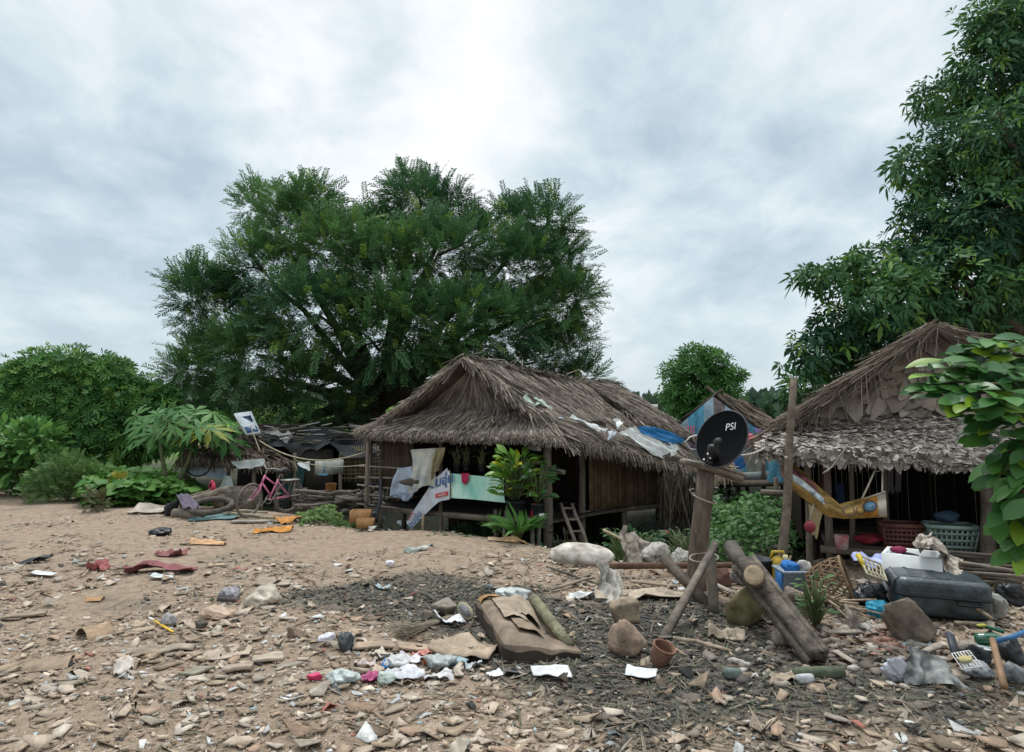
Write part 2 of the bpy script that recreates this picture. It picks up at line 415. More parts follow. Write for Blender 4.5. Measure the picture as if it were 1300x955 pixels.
den = M_('ADD', M_('MAXIMUM', sp.outputs['Z'], 0.0), .30)
cb = N.new('ShaderNodeCombineXYZ'); L.new(M_('DIVIDE', sp.outputs['X'], den), cb.inputs[0]); L.new(M_('DIVIDE', sp.outputs['Y'], den), cb.inputs[1])
def cloud(scale, detail, rough, dist, loc, rot=0, st=(1, 1, 1)):
    mp = N.new('ShaderNodeMapping'); mp.inputs['Location'].default_value = loc; mp.inputs['Rotation'].default_value = (0, 0, rot); mp.inputs['Scale'].default_value = st
    L.new(cb.outputs[0], mp.inputs[0]); n = N.new('ShaderNodeTexNoise'); n.inputs['Scale'].default_value = scale; n.inputs['Detail'].default_value = detail
    n.inputs['Roughness'].default_value = rough; n.inputs['Distortion'].default_value = dist; L.new(mp.outputs[0], n.inputs['Vector']); return n.outputs['Fac']
big = cloud(1.7, 5, .5, .4, (3.1, 7.7, 0), 0, (1.1, .95, 1)); streak = cloud(2.3, 7, .58, .5, (8, 2, 0), R(-35), (1.35, .85, 1)); fine = cloud(6.0, 8, .6, .5, (1, 4, 2), R(15), (1, .8, 1))
def blobw(px, py, k):       # soft patch of the cloud deck around one direction
    r = ray(px, py).normalized(); d = N.new('ShaderNodeVectorMath'); d.operation = 'DOT_PRODUCT'; L.new(tc.outputs['Generated'], d.inputs[0]); d.inputs[1].default_value = r
    return M_('EXPONENT', M_('MULTIPLY', M_('SUBTRACT', d.outputs['Value'], 1.0), k))
dens = M_('ADD', M_('ADD', M_('ADD', M_('MULTIPLY', big, .85), M_('MULTIPLY', streak, .62)), M_('MULTIPLY', fine, .42)), -.28)
patches = [(620, 90, 14, .10), (600, 150, 60, .06), (560, 220, 30, .05), (930, 60, 120, .08), (480, 40, 120, -.16), (790, 110, 60, -.20), (330, 20, 200, .06), (660, 60, 120, .04), (1040, 130, 50, -.14), (930, 250, 60, -.05),
           (150, 280, 18, -.13), (60, 200, 30, -.05), (760, 330, 40, .06), (520, 150, 120, .08), (920, 350, 60, -.05), (100, 40, 60, .03), (1180, 40, 90, .04), (690, 190, 150, -.06)]
for px, py, k, a in patches: dens = M_('ADD', dens, M_('MULTIPLY', blobw(px, py, k), a))
rp = N.new('ShaderNodeValToRGB'); L.new(dens, rp.inputs[0]); e = rp.color_ramp.elements
e[0].position = .42; e[0].color = (.47, .57, .635, 1); e[1].position = .92; e[1].color = (1.03, 1.04, 1.045, 1)
for p_, c_ in ((.54, (.585, .69, .745, 1)), (.66, (.73, .81, .84, 1)), (.78, (.90, .935, .95, 1))):
    q = e.new(p_); q.color = c_
hz = N.new('ShaderNodeMix'); hz.data_type = 'RGBA'; L.new(M_('EXPONENT', M_('MULTIPLY', M_('MAXIMUM', sp.outputs['Z'], 0.0), -9.0)), hz.inputs['Factor'])
L.new(rp.outputs[0], hz.inputs['A']); hz.inputs['B'].default_value = (.56, .665, .745, 1)
mu = N.new('ShaderNodeVectorMath'); mu.operation = 'SCALE'; L.new(hz.outputs['Result'], mu.inputs[0]); L.new(M_('ADD', 7.1, M_('MULTIPLY', M_('MAXIMUM', M_('SUBTRACT', sp.outputs['Z'], .52), 0.0), 24.0)), mu.inputs['Scale'])
mx = N.new('ShaderNodeMix'); mx.data_type = 'RGBA'; mx.inputs['Factor'].default_value = .90; L.new(sk.outputs[0], mx.inputs['A']); L.new(mu.outputs[0], mx.inputs['B'])
L.new(mx.outputs['Result'], bg.inputs['Color'])
# ================================================================== ground
def ground():
    def axis(lo, hi, step, far):
        a = list(np.arange(lo, hi + 1e-6, step)); s = step; x = hi
        while x < far: s *= 1.13; x += s; a.append(x)
        s = step; x = lo; pre = []
        while x > -far * .8: s *= 1.13; x -= s; pre.append(x)
        return np.array(pre[::-1] + a)
    xs = axis(-9, 8, .05, 900); ys = axis(1.6, 13, .045, 900); ys = ys[ys > -60]
    X, Y = np.meshgrid(xs, ys); Z = gz(X, Y); V = np.stack([X, Y, Z], -1).reshape(-1, 3)
    nx, ny = len(xs), len(ys); a = (np.arange(ny - 1)[:, None] * nx + np.arange(nx - 1)[None]).ravel()
    Fc = np.stack([a, a + 1, a + nx + 1, a + nx], 1)
    mud = mudmask(X, Y).ravel(); yc = np.interp(X, _CX, _CY)
    gr = sstep((Y - yc - 1.2 + 1.2 * fbm(X * .8, Y * .8, 9) - .9 * (X < -4)) / .9).ravel()
    red = (np.exp(-(((X - 2.75) / .35) ** 2 + ((Y - 6.4) / .35) ** 2)) * 1.3 * fbm(X * 4, Y * 4, 2)).ravel()
    c = np.stack([mud, gr, np.clip(red, 0, 1)], 1)
    m = bpy.data.materials.new('ground'); m.use_nodes = True; nt = m.node_tree; N, L = nt.nodes, nt.links; b = N['Principled BSDF']
    tc = N.new('ShaderNodeTexCoord')
    def nz(s, d=6, r=.6): n = N.new('ShaderNodeTexNoise'); n.inputs['Scale'].default_value = s; n.inputs['Detail'].default_value = d; n.inputs['Roughness'].default_value = r; L.new(tc.outputs['Object'], n.inputs[0]); return n.outputs['Fac']
    def ramp(src, stops):
        r = N.new('ShaderNodeValToRGB'); L.new(src, r.inputs[0]); e = r.color_ramp.elements
        e[0].position, e[0].color = stops[0][0], (*stops[0][1], 1); e[1].position, e[1].color = stops[-1][0], (*stops[-1][1], 1)
        for p, q in stops[1:-1]: k = e.new(p); k.color = (*q, 1)
        return r.outputs[0]
    def mixc(f, a, b_):
        x = N.new('ShaderNodeMix'); x.data_type = 'RGBA'; L.new(f, x.inputs['Factor']); L.new(a, x.inputs['A']); L.new(b_, x.inputs['B']); return x.outputs['Result']
    dirt = ramp(nz(9, 10, .72), [(.3, (.19, .14, .098)), (.47, (.34, .255, .185)), (.6, (.41, .315, .235)), (.72, (.50, .40, .31))])
    mudc = ramp(nz(16, 10, .75), [(.3, (.035, .036, .03)), (.47, (.085, .08, .065)), (.57, (.17, .15, .115)), (.7, (.31, .255, .195))])
    gras = ramp(nz(.35, 8, .7), [(.3, (.06, .13, .02)), (.5, (.12, .24, .035)), (.7, (.2, .34, .06))])
    redc = ramp(nz(30), [(.3, (.2, .09, .06)), (.7, (.36, .19, .14))])
    vc = N.new('ShaderNodeVertexColor'); vc.layer_name = 'Col'; sep = N.new('ShaderNodeSeparateColor'); L.new(vc.outputs[0], sep.inputs[0])
    pz = N.new('ShaderNodeSeparateXYZ'); L.new(tc.outputs['Object'], pz.inputs[0])
    c = c
    col = mixc(sep.outputs[0], dirt, mudc); col = mixc(sep.outputs[2], col, redc); soil = ramp(nz(4), [(.35, (.035, .04, .022)), (.65, (.09, .085, .055))])
    fr = N.new('ShaderNodeMapRange'); L.new(pz.outputs['Y'], fr.inputs['Value']); fr.inputs['From Min'].default_value = 30; fr.inputs['From Max'].default_value = 42
    g2 = mixc(fr.outputs[0], soil, gras); col = mixc(sep.outputs[1], col, g2)
    L.new(col, b.inputs['Base Color'])
    rr = N.new('ShaderNodeMapRange'); L.new(sep.outputs[0], rr.inputs['Value']); rr.inputs['To Min'].default_value = .95; rr.inputs['To Max'].default_value = .55; L.new(rr.outputs[0], b.inputs['Roughness'])
    b.inputs['Specular IOR Level'].default_value = .25
    bp = N.new('ShaderNodeBump'); bp.inputs['Strength'].default_value = .9; bp.inputs['Distance'].default_value = .03
    ad = N.new('ShaderNodeMath'); ad.operation = 'ADD'; L.new(nz(28, 8, .7), ad.inputs[0]); L.new(nz(90, 3), ad.inputs[1]); L.new(ad.outputs[0], bp.inputs['Height']); L.new(bp.outputs[0], b.inputs['Normal'])
    o = link('ground', V, [Fc], m, base=(0, 0, 0), cols=c, smooth=True); tag(o, kind='structure')
ground()
M_chip = mat('dry_litter', (.9, .9, .9), .85, .25, 14, .3, 60, attr=True)
PAL = np.array([(.50, .395, .295), (.43, .33, .235), (.55, .445, .345), (.58, .49, .40), (.34, .255, .18), (.45, .39, .32), (.25, .19, .135), (.40, .275, .195), (.53, .425, .33), (.60, .52, .43)])
def chips(n, xr, yr, smin, smax, seed, reject=None):
    rg = np.random.default_rng(seed)
    y = yr[0] + (yr[1] - yr[0]) * rg.random(n) ** 1.25; x = rg.uniform(-1, 1, n) * (y * .80 + .8)
    k = (y < np.interp(x, _CX, _CY) + .25) & (fbm(x * .9, y * .9, 31, 3) + .25 * rg.random(n) > .425 + .27 * np.clip((y - 7.0) / 3.5, 0, 1) * np.clip(.5 - x, 0, 1))
    k &= ~((mudmask(x, y) > .55) & (rg.random(n) < .5))
    x, y = x[k], y[k]; n = len(x); s = smin + (smax - smin) * rg.random(n) ** 3.2
    ang = np.sort(rg.uniform(0, 2 * math.pi, (n, 6)), 1) * .25 + np.linspace(0, 2 * math.pi, 6, endpoint=False)[None] * 1.0
    el = rg.uniform(.22, .6, n)[:, None]; r = s[:, None] * rg.uniform(.7, 1.15, (n, 6)); th = rg.uniform(0, 6.28, n)
    lx, ly = np.cos(ang) * r, np.sin(ang) * r * el; curl = rg.normal(0, .12, n)[:, None]
    lz = curl * lx ** 2 / s[:, None] * 3 + rg.normal(0, .09, (n, 1)) * lx + rg.normal(0, .15, (n, 1)) * ly
    wx = x[:, None] + lx * np.cos(th)[:, None] - ly * np.sin(th)[:, None]; wy = y[:, None] + lx * np.sin(th)[:, None] + ly * np.cos(th)[:, None]
    t = np.clip(s * .05, .002, .007)[:, None]; z0 = gz(x, y)[:, None] + rg.uniform(-.003, .018, (n, 1)) + np.clip(-lz.min(1, keepdims=True) * .6, 0, .05)
    top = np.stack([wx, wy, z0 + lz + t], -1); bot = np.stack([wx, wy, z0 + lz - .004], -1)
    V = np.concatenate([top, bot], 1).reshape(-1, 3); o = (np.arange(n) * 12)[:, None]
    F6 = o + np.arange(6)[None]; F4 = np.concatenate([o + np.array([[k_ + 6, (k_ + 1) % 6 + 6, (k_ + 1) % 6, k_]]) for k_ in range(6)])
    c = PAL[rg.integers(0, len(PAL), n)] * rg.uniform(.75, 1.3, (n, 1)); k2 = rg.uniform(0, .35, (n, 1)); c = c * (1 - k2) + np.array((.36, .275, .20)) * k2; sp = rg.random(n)
    c[sp < .05] = np.array((.72, .72, .70)) * rg.uniform(.7, 1.1, ((sp < .05).sum(), 1))
    c[(sp > .05) & (sp < .065)] = (.45, .55, .58); c[(sp > .065) & (sp < .078)] = (.06, .06, .06); c[(sp > .078) & (sp < .088)] = (.5, .2, .16)
    mm = mudmask(x, y)[:, None]; c = c * (1 - .68 * mm * (rg.random((n, 1)) < .62))
    return V, [F6, F4], np.repeat(c, 12, axis=0)
v, f, c = merge([chips(46000, (0, 0), (2.6, 13.5), .006, .045, 1), chips(13500, (0, 0), (2.6, 12.5), .025, .125, 2)])
o = link('litter', v, f, M_chip, base=(0, 0, 0), cols=c); tag(o, 'tan flakes of cardboard, bark and plastic strewn over the bare dirt', 'litter', kind='stuff')
# fibres, twigs and dark wet scraps lying on the mud
def fibres(n, seed):
    rg = np.random.default_rng(seed); x = rg.normal(0, 1, n) * 1.4; y = rg.uniform(3, 10, n); x = np.where(rg.random(n) < .7, x * 1.2 + .2 - (y - 6) * .2, rg.uniform(-1, 1, n) * y * .75)
    k = rg.random(n) < mudmask(x, y) * .9 + .12; x, y = x[k], y[k]; n = len(x); th = rg.uniform(0, 3.14, n); l = rg.uniform(.03, .16, n)
    mb_v = []; z = gz(x, y) + .012; dx, dy = np.cos(th) * l, np.sin(th) * l; w = rg.uniform(.002, .006, n); px_, py_ = -np.sin(th) * w, np.cos(th) * w
    A = np.stack([x, y, z], 1); D = np.stack([dx, dy, rg.normal(0, .012, n)], 1); Q = np.stack([px_, py_, np.zeros(n)], 1); U = np.array([[0, 0, .006]])
    V = np.stack([A - D + Q, A - D - Q, A + U * 2, A + Q * 1.5 + U, A - Q * 1.5 + U, A + D + Q, A + D - Q], 1).reshape(-1, 3); o = (np.arange(n) * 7)[:, None]
    F4 = np.concatenate([o + np.array([[0, 3, 2, 1]]), o + np.array([[1, 2, 4, 1]])[:, :4], o + np.array([[3, 5, 6, 2]])]); F4 = np.concatenate([o + np.array([[0, 1, 4, 3]]), o + np.array([[3, 4, 6, 5]])])
    c = np.array([(.10, .09, .075), (.14, .12, .095), (.26, .215, .165), (.05, .055, .05), (.10, .11, .07)])[rg.integers(0, 5, n)] * rg.uniform(.6, 1.2, (n, 1))
    return V, [F4], np.repeat(c, 7, axis=0)
v, f, c = fibres(7000, 5)
o = link('fibre_litter', v, f, M_chip, base=(0, 0, 0), cols=c); tag(o, 'dark wet fibres, straw and twigs trodden into the mud', 'litter', kind='stuff')

def clods(n, seed):
    rg = np.random.default_rng(seed); x = rg.uniform(-1, 1, n) * 4; y = rg.uniform(3, 10, n); k = rg.random(n) < mudmask(x, y) * .95 + .02; x, y = x[k], y[k]; n = len(x)
    v, f = ico(1); s = .005 + .024 * rg.random(n) ** 2.5; sc = np.stack([s * rg.uniform(.8, 1.8, n), s * rg.uniform(.7, 1.2, n), s * rg.uniform(.2, .5, n)], 1); th = rg.uniform(0, 6.28, n)
    X = np.stack([np.cos(th), np.sin(th), rg.normal(0, .3, n)], 1); Z = np.stack([rg.normal(0, .3, n), rg.normal(0, .3, n), np.ones(n)], 1)
    vv = v * rg.uniform(.75, 1.2, (len(v), 1)); c = np.array([(.06, .062, .055), (.10, .095, .08), (.04, .042, .038), (.19, .16, .12), (.30, .24, .18), (.085, .10, .06)])[rg.integers(0, 6, n)] * rg.uniform(.6, 1.2, (n, 1))
    return place(vv, [np.array(f)], np.stack([x, y, gz(x, y) + s * .25], 1), X, Z, sc, c)
v, f, c = clods(17000, 8)
o = link('mud_clods', v, f, M_chip, base=(0, 0, 0), cols=c); tag(o, 'dark broken clods of wet mud around the seat cushion and dish post', 'mud', kind='stuff')
# ================================================================== trees and plants
def leafmat(name, rough=.55, tr=.3, spec=.3): return mat(name, (1, 1, 1), rough, .12, 1.2, attr=True, transl=tr, spec=spec)
M_leaf = leafmat('feathery_foliage', .55, .3, .3); M_broad = leafmat('broad_foliage', .55, .3, .22); M_gloss = leafmat('glossy_foliage', .38, .22, .3)
M_bark = mat('bark', (.12, .095, .075), .95, .35, 5, .8, 22, stretch=(1, 1, .3)); M_barkd = mat('dark_bark', (.055, .046, .038), .95, .3, 5, .8, 22)
def limbs(mb, base, fork, clumps, r0, sub=4, rr=.28):
    base, fork = Vector(base), Vector(fork)
    mb.tube(bend(base, fork, 6, 0, r0 * .25), [r0 * 1.25, r0 * 1.05, r0, r0 * .95, r0 * .92, r0 * .9, r0 * .85], 10, wob=.06)
    for c, r in clumps:
        c = Vector(c); rx = r[0] if hasattr(r, '__len__') else r; q = bend(fork, c, 6, -.06 * (c - fork).length * random.uniform(-.4, 1), .12)
        mb.tube(q, [r0 * (.55 - .075 * i) for i in range(7)], 7)
        for _ in range(sub):
            st = q[random.randint(3, 6)]; u = Vector(unit(1)[0]); u.z = abs(u.z) * .8 + .1; en = st + u * rx * random.uniform(.6, 1.0)
            mb.tube(bend(st, en, 4, 0, .06), [r0 * .18, r0 * .14, r0 * .1, r0 * .07, r0 * .03], 5)
def clumps_px(lst, d, scale_d=.75):
    out = []
    for q in lst:
        px, py, rp = q[:3]; dd = d + (q[3] if len(q) > 3 else 0); c = P(px, py, dd); r = rp * dd / F
        out.append((tuple(c), (r, r * scale_d * 1.15, r * (q[4] if len(q) > 4 else .85))))
    return out
# ---- the big feathery tree behind the hut
D = 22.5
bc = clumps_px([(285, 395, 62, 0), (250, 372, 42, -1), (262, 460, 52, 1), (240, 480, 36, 0), (325, 450, 72, -2), (375, 285, 55, 0), (330, 262, 36, 1), (395, 258, 40, -1), (335, 345, 62, -1), (425, 325, 70, -2), (405, 400, 78, -3), (480, 300, 52, 1),
   (535, 260, 46, 0), (520, 245, 32, 1), (570, 268, 34, 0), (480, 345, 70, -2), (555, 325, 66, -2), (605, 310, 48, 0), (500, 420, 80, -3), (655, 285, 40, 1), (695, 285, 46, 0), (655, 345, 62, -1), (705, 335, 45, 0), (705, 395, 52, -1), (725, 375, 36, 0), (640, 425, 70, -2), (580, 420, 78, -3),
   (715, 445, 46, 0, .8), (735, 480, 34, 0, .5), (300, 500, 44, 0, .7), (395, 495, 60, -2, .7), (345, 525, 34, -2, .6), (430, 525, 36, -2, .5), (545, 470, 50, -1, .6), (680, 460, 46, 1, .7)], D)
ps, ds = crown_points([(c, tuple(x * .84 for x in r)) for c, r in bc], 102, .30, .45, .25, 4)
tips = unit(420); tips[:, 2] = np.abs(tips[:, 2]) * 1.1 - .15; tips[:, 1] *= .4
idx = RNG.integers(0, 30, 420); tp = np.array([np.array(bc[i][0]) + tips[k] * np.array(bc[i][1]) * RNG.uniform(.8, 1.1) for k, i in enumerate(idx)])
ps = np.concatenate([ps, tp]); ds = np.concatenate([ds, tips * np.array([1.2, .6, .8]) + RNG.normal(size=tips.shape) * .2 + np.array([0, 0, .25])])
Z = np.tile(np.array([0, 0, 1.]), (len(ps), 1)) + RNG.normal(size=ps.shape) * .35
tv, tf = t_pinnate(10, 1, .27, .06)
cv, cf, cc = place(tv, tf, ps, ds, Z, RNG.uniform(.4, .85, len(ps)), leafcols(len(ps), (.026, .085, .042), (.10, .215, .066), (.16, .27, .05), .10, ps))
b = G(478, 560); b = Vector((P(470, 560, D).x, D, gh(P(470, 560, D).x, D)))
t = empty('feathery_tree', b, 'huge spreading dark green feathery tree towering behind the thatched hut, taller than everything beside it', 'tree')
mb = MB(); limbs(mb, b, P(478, 505, D), bc[::2], .34, 3)
for a in [((475, 540), (430, 535), (385, 548), (350, 552)), ((478, 528), (430, 518), (395, 528), (370, 545)), ((482, 560), (455, 540), (440, 528), (425, 520)), ((478, 520), (470, 470), (452, 420), (430, 380)), ((480, 510), (500, 450), (505, 400), (515, 340)), ((480, 505), (560, 460), (600, 430), (650, 390)), ((480, 515), (525, 490), (600, 480), (660, 470))]:
    pts = [P(x, y, D - .6 - .4 * i) for i, (x, y) in enumerate(a)]; mb.tube(pts, [.24, .19, .13, .06], 8, wob=.06)
mb.build('trunk', M_barkd, t, smooth=True); link('crown', cv, cf, M_leaf, t, cols=cc)
# ---- tall broadleaf tree behind the hut at the frame's right edge
D = 14.5
bc = clumps_px([(1290, 20, 60, 0), (1260, 40, 40, 0), (1265, 95, 62, 0), (1200, 130, 46, 1), (1225, 190, 62, 0), (1165, 215, 42, 0), (1290, 190, 80, -1), (1195, 275, 62, 0), (1260, 290, 80, -1), (1330, 260, 90, 0), (1340, 120, 80, 0), (1175, 330, 56, 0), (1110, 350, 50, 0, .75), (1060, 355, 40, 0, .6), (1030, 352, 26, .5, .55),
   (1140, 385, 62, -1), (1225, 370, 80, -1), (1310, 370, 80, 0), (1075, 415, 46, 0), (1040, 450, 42, 0), (1110, 440, 60, 0), (1025, 490, 36, 0), (1070, 480, 50, 1), (1180, 440, 70, 1), (1290, 430, 70, 1), (1380, 350, 90, 1), (1390, 200, 90, 1), (1370, 40, 80, 1)], D)
ps, ds = crown_points(bc, 112, .12, .55, .35, 9)
Z = np.tile(np.array([0, 0, 1.]), (len(ps), 1)) + RNG.normal(size=ps.shape) * .4
tv, tf = t_whorl(5, 1.0, .36, .75, .55)
cv, cf, cc = place(tv, tf, ps, ds, Z, RNG.uniform(.11, .23, len(ps)), leafcols(len(ps), (.024, .08, .045), (.08, .19, .062), (.14, .27, .05), .15, ps, .8))
b = Vector((P(1330, 500, D).x, D, -.6)); t = empty('broadleaf_tree', b, 'tall dark broad leaved tree rising out of the picture behind the grey roofed hut', 'tree')
mb = MB(); limbs(mb, b, P(1320, 440, D), bc[::2], .3, 4); mb.build('trunk', M_bark, t, smooth=True); link('crown', cv, cf, M_broad, t, cols=cc)
# ---- round bushy tree beyond the vegetable patch
def simple_tree(name, label, cl, D, base_px, fork, dens, tmpl, sc, ca, cb_, yel=None, py=0, m=M_broad, r0=.15, up=.35, group=None, cat='tree', fill=.4, sub=3, jit=.4):
    bc = clumps_px(cl, D); ps, ds = crown_points(bc, dens, up, jit, fill, int(D)); Z = np.tile(np.array([0, 0, 1.]), (len(ps), 1)) + RNG.normal(size=ps.shape) * .4
    tv, tf = tmpl; q = place(tv, tf, ps, ds, Z, RNG.uniform(*sc, len(ps)), leafcols(len(ps), ca, cb_, yel, py))
    x = P(base_px, 520, D).x; b = Vector((x, D, gh(x, D))); t = empty(name, b, label, cat, group)
    mb = MB(); limbs(mb, b, P(*fork, D), bc, r0, sub); mb.build('trunk' if cat == 'tree' else 'stem', M_bark, t, smooth=True); link('crown' if cat == 'tree' else 'foliage', q[0], q[1], m, t, cols=q[2])
    return t
simple_tree('bushy_tree', 'wide rounded bushy green tree behind the broad leaved vine patch', [(45, 485, 45), (85, 480, 42), (125, 490, 44), (20, 510, 50), (70, 520, 55), (120, 525, 52), (165, 510, 40), (30, 560, 55), (90, 565, 55), (140, 560, 50), (190, 520, 30), (185, 555, 36), (205, 510, 22), (-30, 520, 60), (-30, 570, 60), (230,550,34),(60,590,40),(130,595,40)], 21, 90, (90, 585), 230, t_whorl(7, 1, .26, .2, .6), (.12, .23), (.045, .135, .04), (.12, .28, .06), (.18, .33, .06), .15, r0=.2)
simple_tree('distant_tree', 'small light green tree standing alone beyond the blue walled hut', [(880, 458, 24), (905, 462, 26), (858, 475, 20), (885, 485, 32), (915, 485, 24), (860, 505, 24), (895, 510, 30), (925, 500, 18), (935, 478, 12), (865, 525, 20), (890,530,26)], 36, 888, (888, 520), 60, t_whorl(6, 1, .22, .3, .7), (.24, .42), (.05, .14, .04), (.13, .29, .07), r0=.2, fill=.25, jit=.6)
# far wood along the horizon
def far_wood():
    v = []; n = 1500; x = RNG.uniform(-130, 60, n); y = 120 + RNG.normal(0, 5, n)
    h = 2.0 + 2.6 * fbm(x * .12, x * 0, 3) + np.where(x < -40, 1.2, 0); ps = np.stack([x, y, -2 + (h + 2) * RNG.random(n) ** .6 + 0], 1)
    tv, tf = t_whorl(7, 1, .6, .2, .5); q = place(tv, tf, ps, unit(n) + np.array([0, 0, .6]), unit(n), RNG.uniform(1.2, 2.6, n), leafcols(n, (.05, .09, .06), (.09, .14, .085)))
    o = link('far_wood', *q[:2], M_broad, base=(0, 120, -1), cols=q[2]); tag(o, 'low hazy line of woodland on the horizon', 'wood', kind='stuff')
far_wood()
# bushes at the left edge of the dirt
simple_tree('leafy_bush', 'broad leaved green bush at the edge of the dirt below the bushy tree', [(20, 560, 30), (50, 562, 28), (30, 590, 32), (5, 590, 30), (60, 590, 22), (-20, 575, 30)], 16.5, 25, (25, 600), 150, t_leaf(1, .42, .3, .1), (.22, .36), (.07, .19, .05), (.16, .32, .08), m=M_broad, r0=.05, cat='bush', fill=.3)
simple_tree('weedy_bush', 'pale fine leaved weedy bush standing in front of the leafy bush', [(60, 607, 24), (90, 600, 26), (115, 605, 24), (75, 622, 24), (105, 622, 26), (130, 612, 20), (50, 622, 18), (132, 628, 16)], 15.5, 90, (90, 630), 320, t_pinnate(5, 1, .4, .13), (.13, .24), (.08, .17, .05), (.17, .28, .09), m=M_leaf, r0=.03, cat='bush', fill=.25)
simple_tree('yellow_leaved_plant', 'small yellow green plant between the weedy bush and the vines', [(150, 617, 9, 0, 1.4), (158, 628, 9), (146, 632, 8), (152, 606, 6)], 14.6, 152, (152, 630), 900, t_leaf(1, .4, .2, .1), (.08, .14), (.24, .24, .03), (.36, .32, .04), m=M_broad, r0=.015, cat='plant')
simple_tree('dry_weed', 'brownish tuft of weeds at the edge of the dirt below the yellow plant', [(122, 640, 10, 0, 1.2), (118, 632, 8), (130, 636, 8)], 13.6, 122, (122, 646), 500, t_pinnate(5, 1, .4, .13), (.1, .18), (.08, .085, .035), (.14, .13, .06), m=M_leaf, r0=.012, cat='plant')
# broad leaved vine patch (uncountable)
def vines(name, label, xr, yr, n, hfn, sc, ca, cb_, seed, wd=.95, d=None):
    rg = np.random.default_rng(seed); px = rg.uniform(*xr, n); dd = rg.uniform(*yr, n); x = (px - CX) / F * dd; z = gz(x, dd) + hfn(px, dd) * rg.random(n) ** .6
    ps = np.stack([x, dd, z], 1); th = rg.uniform(0, 6.28, n); X = np.stack([np.cos(th), np.sin(th), rg.normal(-.15, .25, n)], 1); Zn = np.stack([rg.normal(0, .45, n), rg.normal(-.35, .4, n), np.ones(n)], 1)
    tv, tf = t_leaf(1, wd, .25, .12, .3); q = place(tv, tf, ps, X, Zn, rg.uniform(*sc, n), leafcols(n, ca, cb_))
    o = link(name, q[0], q[1], M_broad, base=(ps[:, 0].mean(), ps[:, 1].mean(), 0), cols=q[2]); return tag(o, label, 'vines', kind='stuff')
vines('vine_patch', 'mass of broad round green vine leaves covering the bank beside the bicycle', (118, 300), (14.2, 17.2), 2600, lambda p, d: (.5 + .5 * np.clip((d - 14.5) / 3, 0, 1)) * np.clip((310 - p) / 90, .35, 1), (.14, .29), (.05, .16, .03), (.13, .27, .05), 3)
vines('bank_weeds', 'low green weeds along the foot of the bushes', (-60, 150), (16.2, 18.5), 1400, lambda p, d: .35 + .3 * (p < 60), (.1, .2), (.05, .11, .035), (.10, .18, .05), 4, .5)
vines('under_hut_weeds', 'low green weeds growing in the gap below the blue walled hut', (888, 1035), (10.8, 15.5), 3200, lambda p, d: .35 + .55 * fbm(p * .05, d * .8, 4), (.07, .15), (.04, .12, .035), (.10, .22, .05), 6, .55)
vines('crest_weeds', 'patch of light green weeds on the edge of the dirt beside the bicycle', (385, 462), (12.2, 13.4), 700, lambda p, d: .3 * np.exp(-((p - 425) / 26) ** 2) + .05, (.06, .13), (.06, .13, .03), (.14, .22, .06), 7, .5)
vines('hut_weeds', 'dark weeds and creepers growing at the foot of the thatched hut', (545, 880), (11.2, 14.0), 1700, lambda p, d: (.2 + .5 * fbm(p * .03, d, 4)) * ((p > 690) | (d > 13.2 - .0115 * (p - 540))), (.07, .16), (.03, .075, .025), (.06, .12, .035), 8, .45)
vines('field_grass', 'tall bright green grass in the field beyond the black roofed shack', (330, 520), (26, 34), 5200, lambda p, d: 2.5 + 0 * p, (.5, 1.0), (.10, .22, .03), (.2, .33, .06), 9, .10)
# ---- papaya with big lobed leaves
def t_papaya():
    v, f = [], []
    for k in range(7):
        a = R(-140 + 280 * k / 6); l = (.55 + .45 * math.cos(a / 2)); d = Vector((math.cos(a), math.sin(a), -.25 * l)); q = Vector((-d.y, d.x, 0)) * .11
        for s, t0, wl in ((0, 0, 1), (1, .4, .5), (-1, .4, .5)):
            dd = (d + q * s * 3.2).normalized() if s else d; o = d * l * t0; ll = l * (1 - t0) if not s else l * .38
            n = len(v); v += [o, o + dd * ll * .5 + q * (1 if not s else .5), o + dd * ll + Vector((0, 0, -.1 * ll)), o + dd * ll * .5 - q * (1 if not s else .5), o + dd * ll * .5 + Vector((0, 0, .03))]
            f += [(n, n + 1, n + 4), (n + 4, n + 1, n + 2), (n, n + 4, n + 3), (n + 4, n + 2, n + 3)]
    return np.array([tuple(p) for p in v]), [np.array(f)]
def papaya():
    D = 15.6; x = P(215, 600, D).x; b = Vector((x, D, gh(x, D))); t = empty('papaya_plant', b, 'papaya plant with big lobed leaves spreading over the small thatched shack', 'plant')
    tops = [P(205, 556, D), P(250, 558, D + .4)]; mb = MB()
    for q in tops: mb.tube(bend(b + Vector((random.uniform(-.1, .1), 0, 0)), q, 6, 0, .03), [.06, .055, .05, .05, .045, .04, .04], 8)
    pos, dirs = [], []
    for k in range(44):
        px, py = random.uniform(168, 296), random.uniform(516, 556); py += abs(px - 235) * .14; e = P(px, py, D + random.uniform(-1.1, 1.0)); s = random.choice(tops)
        mb.tube([s, s.lerp(e, .5) + Vector((0, 0, .1)), e], [.018, .014, .01], 5); pos.append(e); dd = (e - s); dd.z = -.15 - .3 * random.random(); dirs.append(dd.normalized())
    mb.build('stem', mat('papaya_stem', (.16, .17, .09), .8, .3), t, smooth=True)
    n = len(pos); tv, tf = t_papaya(); q = place(tv, tf, np.array([tuple(p) for p in pos]), np.array([tuple(p) for p in dirs]), np.tile([0, -.35, 1.], (n, 1)) + RNG.normal(size=(n, 3)) * .3, RNG.uniform(.42, .68, n), leafcols(n, (.045, .15, .04), (.12, .26, .07), (.24, .28, .04), .04))
    link('foliage', q[0], q[1], M_broad, t, cols=q[2])
papaya()
